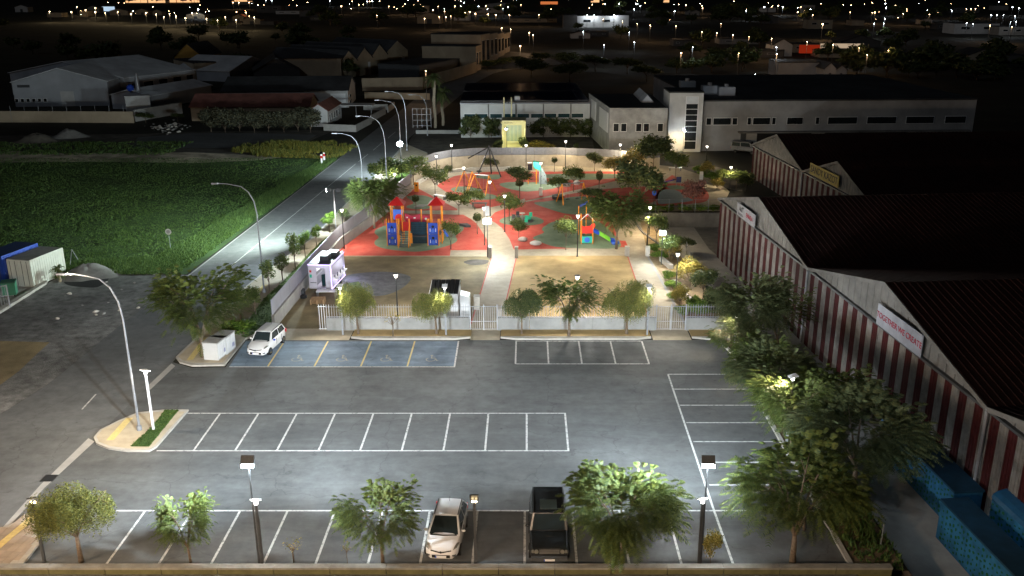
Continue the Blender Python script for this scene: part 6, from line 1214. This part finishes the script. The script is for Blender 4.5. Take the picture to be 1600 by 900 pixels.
# ============================================================ blue tank containers along the striped wall
M_bt = mat('turquoise_cladding', (.022, .13, .27), .55, .4, 1.4, big=.45); M_btr = mat('dark_blue_roof', (.008, .045, .09), .7, .3, 1); M_hole = mat('green_dot', (.01, .09, .03), .7, .2, 3)
dot = MB().tube([(0, 0, 0), (-.02, 0, 0)], .075, 8).mesh('dot', M_hole)
def tankbox(lab, x0, y0, x1, y1, h, arch=False, seed=1):
    r = thing('blue_container', lab, 'container', (x0, y0, YARD)); Wd, Ln = x1 - x0, y1 - y0
    rz_ = math.atan(KX); r.rotation_euler = (0, 0, rz_)
    MB().box(0, 0, 0, Wd, Ln, h).build('body', M_bt, r)
    if arch: MB().ext([(-.05, h)] + [(Wd / 2 - cos(t) * (Wd / 2 + .05), h + .02 + sin(t) * .5) for t in [i * pi / 8 for i in range(1, 8)]] + [(Wd + .05, h)], 'y', -.05, Ln + .05).build('roof', mat('ribbed_blue_roof', (.02, .10, .22), .4, .2, 2), r)
    else: MB().box(-.06, -.06, h + .003, Wd + .05, Ln + .06, h + .12).build('roof', M_btr, r)
    k = max(1, round(Ln / 1.3))
    for i in range(k): MB().box(-.03, i * Ln / k + .02, .02, -.002, (i + 1) * Ln / k - .02, h - .02).build('side_panel', M_bt, r)
    random.seed(seed); n = 0
    for i in range(int(Ln / .33)):
        for j in range(int(h / .33)):
            inst('dot', dot, r, (-.03, .2 + i * .33 + U(-.07, .07), .2 + j * .33 + (.1 if i % 2 else 0) + U(-.05, .05)), None, (1, U(.5, 1.4), U(.5, 1.4))); n += 1
    return r
for lab, x0, y0, x1, y1, h, ar in (('blue dotted container nearest the big dark tree, flat dark roof', 23.0, 42.9, 24.6, 50.5, 2.1, False), ('long blue dotted container at the lower right with a dark flat roof', 22.75, 31.5, 24.2, 42.0, 2.2, False),
                                 ('blue dotted container with a ribbed arched roof at the right edge', 25.1, 33.5, 27.2, 41.8, 2.5, True)):
    tankbox(lab, x0, y0, x1, y1, h, ar)
tag(MB().ball((0, 0, 0), (1.0, 2.2, .5), 16, 8).build('blue_tarpaulin', mat('blue_tarp', (.03, .16, .42), .5, .2, 2), loc=(23.4, 51.8, .5), smooth=True), 'bright blue tarpaulin bulging between the dark tree and the striped wall', 'tarpaulin')
x, y = P(1376, 882, YARD + .6); tr = thing('pipe_trestle', 'thin pale pipe trestle behind the front wall at the lower right', 'trestle', (x, y, YARD + .5)); MB().tube([(-.5, 0, 0), (0, .3, 1.1), (.15, .6, 2.0)], .03, 6).tube([(0, .3, 1.1), (.4, .1, 0)], .03, 6).build('pole', M_galv, tr)
light('spot', (18.5, 38, 6.5), 350, COOL, .3, (26, 48, 0), 120, 1.0)  # added spot with no lamp behind it, brightens the blue containers
# ============================================================ play castle
S = .9
pc = thing('play_castle', 'large play castle with two red roofed towers, blue climbing panels and stairs', 'play structure', (P(605.5, 385)[0], P(600, 388)[1] + .8, .04))
x_ = lambda px: (px - 605.5) / 14.6
def post(x, y, h, r=None, rad=.055): return MB().tube([(x, y, 0), (x, y, h)], rad, 8).build('post', M_orange, r or pc)
for px, h in ((605.5, 3.0), (621.5, 3.0), (624, 3.0), (641, 3.0), (669, 3.0), (686, 3.0)): post(x_(px), 0, h)
for px in (611, 628, 673, 690): post(x_(px), 2.2, 4.3)
for px in (605.5, 622, 669, 686): post(x_(px), 1.6, 2.6)
post(x_(657), 1.9, 3.6)
for a, b_ in ((606.5, 621), (670, 685)):
    for z0, z1, tri in ((.1, 1.28, False), (1.34, 2.55, True)):
        p = MB().box(x_(a), -.04, z0, x_(b_), .04, z1).build('climbing_panel', M_blue, pc); c = (x_(a) + x_(b_)) / 2
        if tri and a < 640: MB().add([(c - .15, -.05, z0 + .65), (c + .15, -.05, z0 + .65), (c, -.05, z0 + .95)], [(0, 1, 2)]).build('opening', M_rubber, p)
        else: MB().tube([(c, -.045, z0 + .8), (c, -.055, z0 + .8)], .15, 14).build('opening', M_rubber if a > 640 or tri else M_greenr, p)
        for k in (-.3, .3): MB().box(c + k - .03, -.09, z0 + .25, c + k + .03, -.04, z0 + .6).build('handle', M_whitem, p)
        MB().tube([(c, -.05, z0 + .35), (c, -.07, z0 + .35)], .2, 16).build('ring', mat('light_blue_plastic', (.05, .14, .6), .4, .1, 3), p)
for a, b_ in ((611, 628), (673, 690)):
    x0, x1 = x_(a), x_(b_); c = (x0 + x1) / 2; hw = (x1 - x0) / 2 + .3
    MB().add([(c - hw, .9, 4.2), (c + hw, .9, 4.2), (c + hw, 2.9, 4.2), (c - hw, 2.9, 4.2), (c, 1.9, 5.0)], [(0, 1, 4), (1, 2, 4), (2, 3, 4), (3, 0, 4), (0, 3, 2, 1)]).build('tower_roof', M_red, pc)
    MB().box(x0, 0, 1.25, x1, 2.2, 1.33).build('deck', M_dark, pc)
    for y in (1.0,): post(x0, y, 4.25); post(x1, y, 4.25)
MB().box(x_(612), 2.1, 2.4, x_(627), 2.2, 3.5).build('back_panel', mat('light_blue_plastic', (.05, .14, .6), .4, .1, 3), pc)
MB().tube([(x_(621), 2.05, 2.6), (x_(621), 2.0, 2.6)], .42, 20).build('porthole', M_red, pc)
for i in range(2):
    a, b_ = ((631, 655), (658, 672))[i]; pts = [(x_(a) + (x_(b_) - x_(a)) * t / 8, 2.0, 2.0 + .42 * (abs(t - 4) / 4) ** 2 * (0.6 if i == 0 else .2)) for t in range(9)]
    b = MB()
    for (p, q) in zip(pts[:-1], pts[1:]): b.add([(p[0], 1.98, p[2]), (q[0], 1.98, q[2]), (q[0], 1.98, q[2] + .85), (p[0], 1.98, p[2] + .85), (p[0], 2.04, p[2]), (q[0], 2.04, q[2]), (q[0], 2.04, q[2] + .85), (p[0], 2.04, p[2] + .85)], [(0, 1, 2, 3), (7, 6, 5, 4), (2, 6, 7, 3)])
    b.build('red_barrier', mat('crimson_panel', (.40, .02, .05), .5, .1, 3), pc)
MB().tube([(x_(664), 1.96, 2.5), (x_(664), 1.94, 2.5)], .13, 12).build('porthole', M_whitem, pc)
for x, z in ((634, 2.6), (646, 2.55)): MB().box(x_(x) - .1, 1.95, z, x_(x) + .1, 1.975, z + .12).build('handle', M_whitem, pc)
for i in range(7): MB().box(x_(625.5), -.9 + i * .24, .12 + i * .19, x_(640), -.68 + i * .24, .17 + i * .19).build('stair_step', M_dark, pc)
for px in (624.5, 640.5): MB().tube([(x_(px), -1.0, .05), (x_(px), -.9, .9), (x_(px), .1, 2.2)], .045, 6).build('stair_rail', M_orange, pc)
MB().box(x_(624), 1.4, 1.3, x_(641), 1.46, 2.3).build('red_panel', M_red, pc)
b = MB()
for i in range(14): b.tube([(x_(643) + i * (x_(668) - x_(643)) / 13, 0.6, 1.1), (x_(643) + i * (x_(668) - x_(643)) / 13, .6, 2.5)], .018, 4, False)
for i in range(8): b.tube([(x_(643), .6, 1.1 + i * .2), (x_(668), .6, 1.1 + i * .2)], .018, 4, False)
nb = b.build('rope_net', mat('blue_rope', (.02, .07, .12), .7, .1, 3), pc); nb['kind'] = 'stuff'
MB().box(x_(642), .65, 0.1, x_(668), .7, 2.45).build('net_backing', mat('dark_net_panel', (.02, .04, .05), .8, .2, 3), pc)
MB().box(x_(642), 0, 1.0, x_(669), .6, 1.08).build('deck', M_dark, pc)
MB().box(x_(641.5), -.06, .3, x_(645), .06, 1.4).build('orange_panel', M_orange, pc)
# blue paddle sign on a bent rod beside the tree
x, y = P(704, 390); o = thing('paddle', 'tilted blue paddle on a bent thin rod right of the play castle', 'play panel', (x, y, .04)); MB().tube([(0, 0, 0), (0, 0, .9), (-.35, 0, 1.9)], .025, 6).build('rod', M_black, o); MB().add([(-.75, -.05, 2.1), (-.55, -.05, 2.2), (-.15, -.05, 1.45), (-.35, -.05, 1.35), (-.75, .0, 2.1), (-.55, .0, 2.2), (-.15, .0, 1.45), (-.35, .0, 1.35)], [(0, 3, 2, 1), (4, 5, 6, 7), (0, 1, 5, 4), (2, 3, 7, 6)]).build('panel', mat('light_blue_plastic', (.05, .14, .6), .4, .1, 3), o)
# slide tower
x, y = P(917, 381); s = thing('slide_tower', 'small red, orange and teal tower with a blue and green slide', 'slide', (x, y - .2, .04)); 
for px in (-.62, .62):
    for py in (0, 1.2): MB().tube([(px, py, 0), (px, py, 3.1 if py else 2.8)], .06, 8).build('post', M_orange, s)
MB().box(-.6, -.03, .12, .6, .03, .85).build('lower_panel', mat('teal_plastic', (.03, .42, .33), .45, .1, 3), s); MB().ball((0, -.05, .48), (.3, .03, .3), 12, 6).build('window_rose', mat('light_blue_plastic', (), .4), s)
MB().add([(-.6, -.05, 1.2), (.62, -.05, 1.2), (.66, -.05, 1.7), (.85, -.05, 2.0), (.78, -.05, 2.3), (.5, -.05, 2.35), (.35, -.05, 2.05), (-.35, -.05, 1.95), (-.68, -.05, 2.1), (-.7, -.05, 1.7)] + [(-.6, .03, 1.2), (.62, .03, 1.2), (.66, .03, 1.7), (.85, .03, 2.0), (.78, .03, 2.3), (.5, .03, 2.35), (.35, .03, 2.05), (-.35, .03, 1.95), (-.68, .03, 2.1), (-.7, .03, 1.7)], [tuple(range(10)), tuple(range(19, 9, -1))] + [(i, 10 + i, 10 + (i + 1) % 10, (i + 1) % 10) for i in range(10)]).build('red_panel', mat('bright_red_plastic', (.75, .04, .03), .4, .08, 3), s)
MB().box(-.6, 0, 1.15, .6, 1.2, 1.22).build('deck', M_dark, s)
MB().tube([(-.8, 0, 2.6), (0, 0, 3.35), (.9, 0, 2.4)], .045, 6).build('roof_frame', M_whitem, s); MB().add([(-.25, .02, 3.0), (.2, .02, 3.0), (0, .02, 3.3), (-.25, .06, 3.0), (.2, .06, 3.0), (0, .06, 3.3)], [(0, 1, 2), (5, 4, 3)]).build('roof_panel', M_red, s)
sl_pts = [(.65, .3, 1.35), (1.3, .2, 1.05), (1.95, .05, .7), (2.5, -.05, .35), (3.0, -.15, .25)]
for i, (mm, nm) in enumerate(((M_blue, 'slide_chute'), (M_lime, 'slide_chute'), (M_lime, 'slide_chute'), (M_blue, 'slide_chute'))):
    p, q = Vector(sl_pts[i]), Vector(sl_pts[i + 1]); b = MB(); w_ = .33
    sec = lambda c: [(c.x, c.y - w_, c.z + .3), (c.x, c.y - w_ * .8, c.z + .02), (c.x, c.y, c.z - .05), (c.x, c.y + w_ * .8, c.z + .02), (c.x, c.y + w_, c.z + .3), (c.x, c.y + w_ + .05, c.z + .3), (c.x, c.y + w_ * .85, c.z - .05), (c.x, c.y, c.z - .12), (c.x, c.y - w_ * .85, c.z - .05), (c.x, c.y - w_ - .05, c.z + .3)]
    loft(b, [sec(p) + [sec(p)[0]], sec(q) + [sec(q)[0]]]); b.build(nm, mm, s)
MB().ball((3.05, -.15, .2), (.45, .45, .28), 12, 6).build('slide_exit', mat('light_blue_plastic', (), .4), s)
x, y = P(906, 372); s2 = thing('climbing_arch', 'orange climbing arch with a blue cap and red seat behind the slide tower', 'play structure', (x, y + 1.4, .04))
for px in (-.1, .75): MB().tube([(px, 0, 0), (px, 0, 3.3)], .06, 8).build('post', M_orange, s2)
MB().add([(0, -.3, 3.2), (.9, -.3, 3.7), (.9, .5, 3.7), (0, .5, 3.2), (0, -.3, 3.25), (.9, -.3, 3.75), (.9, .5, 3.75), (0, .5, 3.25)], [(0, 3, 2, 1), (4, 5, 6, 7), (0, 1, 5, 4), (1, 2, 6, 5)]).build('cap', M_blue, s2)
MB().box(-.9, -.2, .5, -.2, .2, .58).build('seat', M_red, s2); MB().tube([(-.9, 0, 0), (-.9, 0, .5)], .06, 6).build('leg', M_orange, s2); MB().tube([(-.1, 0, 1.2), (-1.3, -1.5, 0)], .05, 6).build('ramp_bar', M_dark, s2)
# swings
def swing(lab, a, b_, h, legs=M_orange, bar=M_dark, spread=1.0, seats=2, barm=None):
    A, B = V2(P(*a)), V2(P(*b_)); d = B - A; L = d.length; r = thing('swing', lab, 'swing', (A.x, A.y, .04), math.atan2(d.y, d.x))
    MB().tube([(0, 0, h), (L, 0, h)], .07, 8).build('top_beam', barm or bar, r)
    for x in (0, L):
        for sg in (-1, 1): MB().tube([(x, 0, h), (x + (-.3 if x == 0 else .3), sg * spread, 0)], .065, 8).build('leg', legs, r)
    for k in range(seats):
        xx = L * (k + .6) / (seats + .2); b = MB()
        for q in (-.2, .2): b.tube([(xx + q, 0, h), (xx + q, 0, .5)], .012, 4)
        b.build('chain', M_galv, r); MB().box(xx - .25, -.12, .44, xx + .25, .12, .5).build('seat', M_rubber, r)
    return r
swing('orange swing frame with a dark beam at the left, farther one', (726, 296), (738, 298), 2.6, spread=1.6)
swing('orange swing frame with a pale beam, nearer the central path', (742, 300), (764, 302), 2.4, barm=M_whitem, spread=1.8)
swing('yellow legged swing with a grey beam in the middle of the playground', (878, 318), (911, 315), 2.5, spread=1.1, barm=M_galv, seats=2)
x, y = P(765, 275); r = thing('black_swing_frame', 'tall black A frame swing at the back of the playground', 'swing', (x, y, .04))
for dx, dy in ((-1.8, -1.2), (1.7, -.9), (0.2, 1.6)): MB().tube([(dx, dy, 0), (0, 0, 4.3)], .1, 8).build('leg', M_black, r)
MB().tube([(0, 0, 4.25), (-3.0, -1.8, 2.9)], .09, 8).build('top_beam', M_black, r); MB().ball((0, 0, 4.35), .16, 8, 6).build('cap', M_black, r); MB().tube([(-1.5, -.9, 3.55), (-1.5, -.9, .9)], .015, 5).build('rope', M_black, r); MB().tube([(-1.5, -.9, .8), (-1.5, -.9, .9)], .4, 14).build('nest_seat', M_rubber, r)
# carousel
x, y = P(816, 346); r = thing('carousel', 'small grey carousel with four little seats on a green patch', 'carousel', (x, y, .04)); MB().tube([(0, 0, 0), (0, 0, .12)], 1.35, 28).build('platform', M_concd, r)
MB().tube([(0, 0, .12), (0, 0, .95)], .05, 8).build('centre_post', M_galv, r); MB().tube([(0, 0, .95), (0, 0, 1.0)], .35, 16).build('hand_wheel', M_stone, r)
for i, m_ in enumerate((M_green, M_dark, M_dark, M_green)):
    a = i * pi / 2 + .5; c = Vector((cos(a), sin(a))) * .95; t_ = MB().box(c.x - .2, c.y - .2, .12, c.x + .2, c.y + .2, .45).build('seat', m_, r); MB().box(c.x * 1.2 - .2, c.y * 1.2 - .05, .45, c.x * 1.2 + .2, c.y * 1.2 + .05, .95).build('backrest', m_, r)
# climbing wall with green roof
x, y = P(832, 288); r = thing('climbing_wall', 'grey spotted climbing wall with a green top and orange posts', 'play structure', (x, y, .04))
for px in (-.6, .55): MB().tube([(px, 0, 0), (px, 0, 1.6 if px < 0 else 2.6)], .07, 8).build('post', M_orange, r)
MB().add([(.2, -.2, 2.3), (1.2, -.2, 1.9), (1.1, -.2, 3.0), (.1, -.2, 3.2), (.2, .9, 2.3), (1.2, .9, 1.9), (1.1, .9, 3.0), (.1, .9, 3.2)], [(0, 1, 2, 3), (7, 6, 5, 4), (2, 6, 7, 3), (0, 3, 7, 4), (1, 5, 6, 2)]).build('top_panel', M_green, r)
wl = MB().add([(.9, 0, 0), (2.1, 0, 0), (1.9, .1, 1.3), (1.3, .1, 2.3), (.95, .1, 2.2), (.9, .2, 0), (2.1, .2, 0), (1.9, .3, 1.3), (1.3, .3, 2.3), (.95, .3, 2.2)], [(0, 1, 2, 3, 4), (9, 8, 7, 6, 5), (0, 5, 6, 1), (1, 6, 7, 2), (2, 7, 8, 3)]).build('wall_panel', M_greyr, r)
for (u, v) in ((1.2, .5), (1.6, .7), (1.3, 1.1), (1.7, 1.2), (1.2, 1.7), (1.5, 1.6), (1.8, .4)): MB().ball((u, -.02 + v * .08, v), .07, 6, 4).build('hold', M_dark, wl)
# rocker, springer, small things
x, y = P(651, 300); r = thing('orange_springer', 'small orange play panel behind the ball shaped tree', 'play panel', (x, y, .04)); MB().box(-.3, -.05, 0, .3, .05, 1.3).build('panel', M_orange, r); MB().tube([(0, -.06, .9), (0, -.08, .9)], .12, 10).build('opening', M_rubber, r)
x, y = P(657, 324); tag(MB().add([(x - .9, y - .3, .05), (x + .2, y - .3, .05), (x + .8, y + 1.1, .05), (x - .3, y + 1.1, .05)], [(0, 1, 2, 3)]).add([(x - .9, y - .3, .12), (x + .2, y - .3, .12), (x + .8, y + 1.1, .12), (x - .3, y + 1.1, .12)], [(0, 1, 2, 3)]).build('trampoline', M_conc), 'pale grey ground plate on the green patch behind the play castle', 'ground plate')
x, y = P(728, 354); tag(MB().prism([(x - .8, y + .3), (x + .1, y + .5), (x + .6, y - .5), (x, y - .5)], .04, .3).build('ground_hatch', M_dark), 'dark slanted plate at the edge of the red floor beside the central path', 'plate')
for px, py, lab, ang in ((688, 311, 'white bench beside the slim tree on the left path', -.6), (749, 323, 'grey bench on the small red triangle', 0), (1055, 267, 'white bench at the back right by the hedge', -.1), (857.5, 264 + 1, 'thin hoop bench right of the ball tree at the back wall', 0), (1058, 325 + 3, 'stone seat at the grey rubber patch', .2)):
    x, y = P(px, py); r = thing('bench', lab, 'bench', (x, y, .04), ang); Lb = 1.0
    if 'hoop' in lab: MB().tube([(-.9, 0, 0), (-.9, 0, .6), (.9, 0, .6), (.9, 0, 0)], .05, 6).build('hoop', M_stone, r)
    else:
        for sy in (-.18, .02, .22): MB().box(-Lb, sy - .09, .42, Lb, sy + .08, .48).build('seat', M_whitem if 'grey' not in lab else M_concd, r)
        for sx in (-.8, .8): MB().box(sx - .08, -.25, 0, sx + .08, .28, .42).build('leg', M_concd, r)
x, y = P(959, 245); 
for (px, py, w_, d__, h, lab) in ((765.5, 404, .34, .5, 1.15, 'pale stone pillar left of the central path'), (807, 404, .34, .5, 1.15, 'pale stone pillar right of the central path'), (980, 401, .45, .5, 1.0, 'pale stone pillar left of the right hand path'), (1012, 401, .42, .5, 1.0, 'pale stone pillar right of the right hand path'), (745, 485, .5, .6, 1.2, 'white square pillar on the central path behind the gate'), (845, 306, .45, .7, 1.0, 'square stone block at the fork of the middle path'), (1096, 281, .45, .5, 1.1, 'round stone bollard between hedges at the back right'), (780, 496, .4, .4, .6, 'small white block inside the middle gate')):
    x, y = P(px, py); tag(MB().box(x - w_ / 2, y, .03, x + w_ / 2, y + d__, h).box(x - w_ / 2 - .02, y - .02, h, x + w_ / 2 + .02, y + d__ + .02, h + .04).build('stone_pillar', M_stone), lab, 'pillar')
for px, py, rx, ry, rz_, lab in ((817, 377, .55, .4, .28, 'flat pale boulder on the red floor, left one of the front pair'), (837, 383, .65, .35, .28, 'long pale boulder on the red floor, right one of the front pair'), (885, 292, .6, .4, .35, 'pale boulder at the middle path, left one'), (901, 289, .5, .4, .4, 'rounder pale boulder at the middle path, right one')):
    x, y = P(px, py); tag(MB().ball((0, 0, 0), (rx, ry, rz_), 14, 8, .06).build('boulder', mat('pale_boulder', (.62, .59, .53), .85, .12, 3, .3), smooth=True, loc=(x, y, rz_ * .8)), lab, 'boulder')
x, y = P(828, 266); bn = thing('litter_bin', 'black litter bin with a pale lid at the back wall', 'bin', (x, y, .03)); MB().box(-.35, -.25, 0, .35, .25, .95).build('body', M_black, bn); MB().box(-.38, -.28, .95, .38, .28, 1.15).build('lid', M_stone, bn)
x, y = P(811, 246); pt_ = thing('stone_planter', 'dark square planter at the gatehouse stairs', 'planter', (x, y, 0)); MB().box(-.8, -.4, 0, .8, .4, .9).build('body', M_concd, pt_)
x, y = P(1023, 327); bs = thing('blue_sign', 'oval blue sign on a post under the dark tree', 'sign', (x, y + 1, 0)); MB().tube([(0, 0, 0), (0, 0, 2.0)], .04, 6).build('pole', M_black, bs); MB().ball((0, -.05, 1.9), (.3, .04, .38), 14, 8).build('sign_face', mat('light_blue_plastic', (), .4), bs)
x, y = P(1060, 292); pn = thing('info_panel', 'small dark panel on two legs by the green patch at the right', 'panel', (x, y, .04)); MB().box(-.35, -.03, .6, .35, .03, 1.4).build('panel', mat('navy_board', (.03, .035, .10), .5, .1, 3), pn)
for sx in (-.3, .3): MB().tube([(sx, 0, 0), (sx, 0, .6)], .03, 6).build('leg', M_galv, pn)
x, y = P(1040, 292); zz = thing('seesaw', 'purple and black seesaw at the right end of the playground', 'seesaw', (x, y, .04), .2); MB().tube([(-1.2, 0, .5), (1.2, 0, .9)], .08, 6).build('beam', mat('purple_paint', (.12, .06, .35), .5, .1, 3), zz); MB().box(-.12, -.2, 0, .12, .2, .65).build('pivot', M_black, zz)
for sx, z in ((-1.2, .55), (1.2, .95)): MB().box(sx - .2, -.2, z, sx + .2, .2, z + .1).build('seat', M_black, zz)
x, y = P(1014, 262); rf = thing('red_flag', 'red flag shaped panel on an orange post at the back', 'play panel', (x, y, .04)); MB().tube([(0, 0, 0), (0, 0, 2.4)], .06, 6).build('post', M_orange, rf); MB().add([(0, 0, 2.0), (.9, 0, 2.3), (.7, 0, 2.7), (0, 0, 2.5), (0, .05, 2.0), (.9, .05, 2.3), (.7, .05, 2.7), (0, .05, 2.5)], [(0, 1, 2, 3), (7, 6, 5, 4)]).build('flag_panel', M_red, rf)
x, y = P(892, 306); nr = thing('round_rocker', 'dark round rocker behind the yellow legged swing', 'play rocker', (P(872, 312)[0], P(872, 312)[1], .04)); MB().tube([(0, 0, .1), (0, 0, .5)], .8, 18).build('body', M_rubber, nr); MB().tube([(0, 0, .5), (0, 0, .56)], .85, 18).build('rim', M_dark, nr)
for i, (px, py) in enumerate(((1045, 415), (1078, 470), (1066, 452))):
    x, y = P(px, py); tag(MB().prism([(x - .2, y - 1.2), (x + .25, y - 1.2), (x - .35, y + 1.6), (x - .75, y + 1.6)], .02, .45).build('planter_block', M_stone), 'pale concrete block among the hedge, %s' % ('below the starry flood light', 'near the right gate', 'beside the hedge lamp')[i], 'block')
wr_ = thing('handrail', 'thin handrail on the ramp right of the flower bed', 'handrail')
for i in range(4): x, y = P(1072 + i * 4, 392 + i * 14); MB().tube([(x, y, 0), (x, y, 1.0)], .03, 5).build('fence_post', M_galv, wr_)
pa, pb_ = P(1072, 392), P(1084, 434); MB().tube([(*pa, 1.0), (*pb_, 1.0)], .03, 5).build('rail', M_galv, wr_)
# unused prototypes are removed so that nothing stands at the origin
for k, r in PROT.items():
    if k not in USED:
        for c in list(r.children): bpy.data.objects.remove(c)
        bpy.data.objects.remove(r)
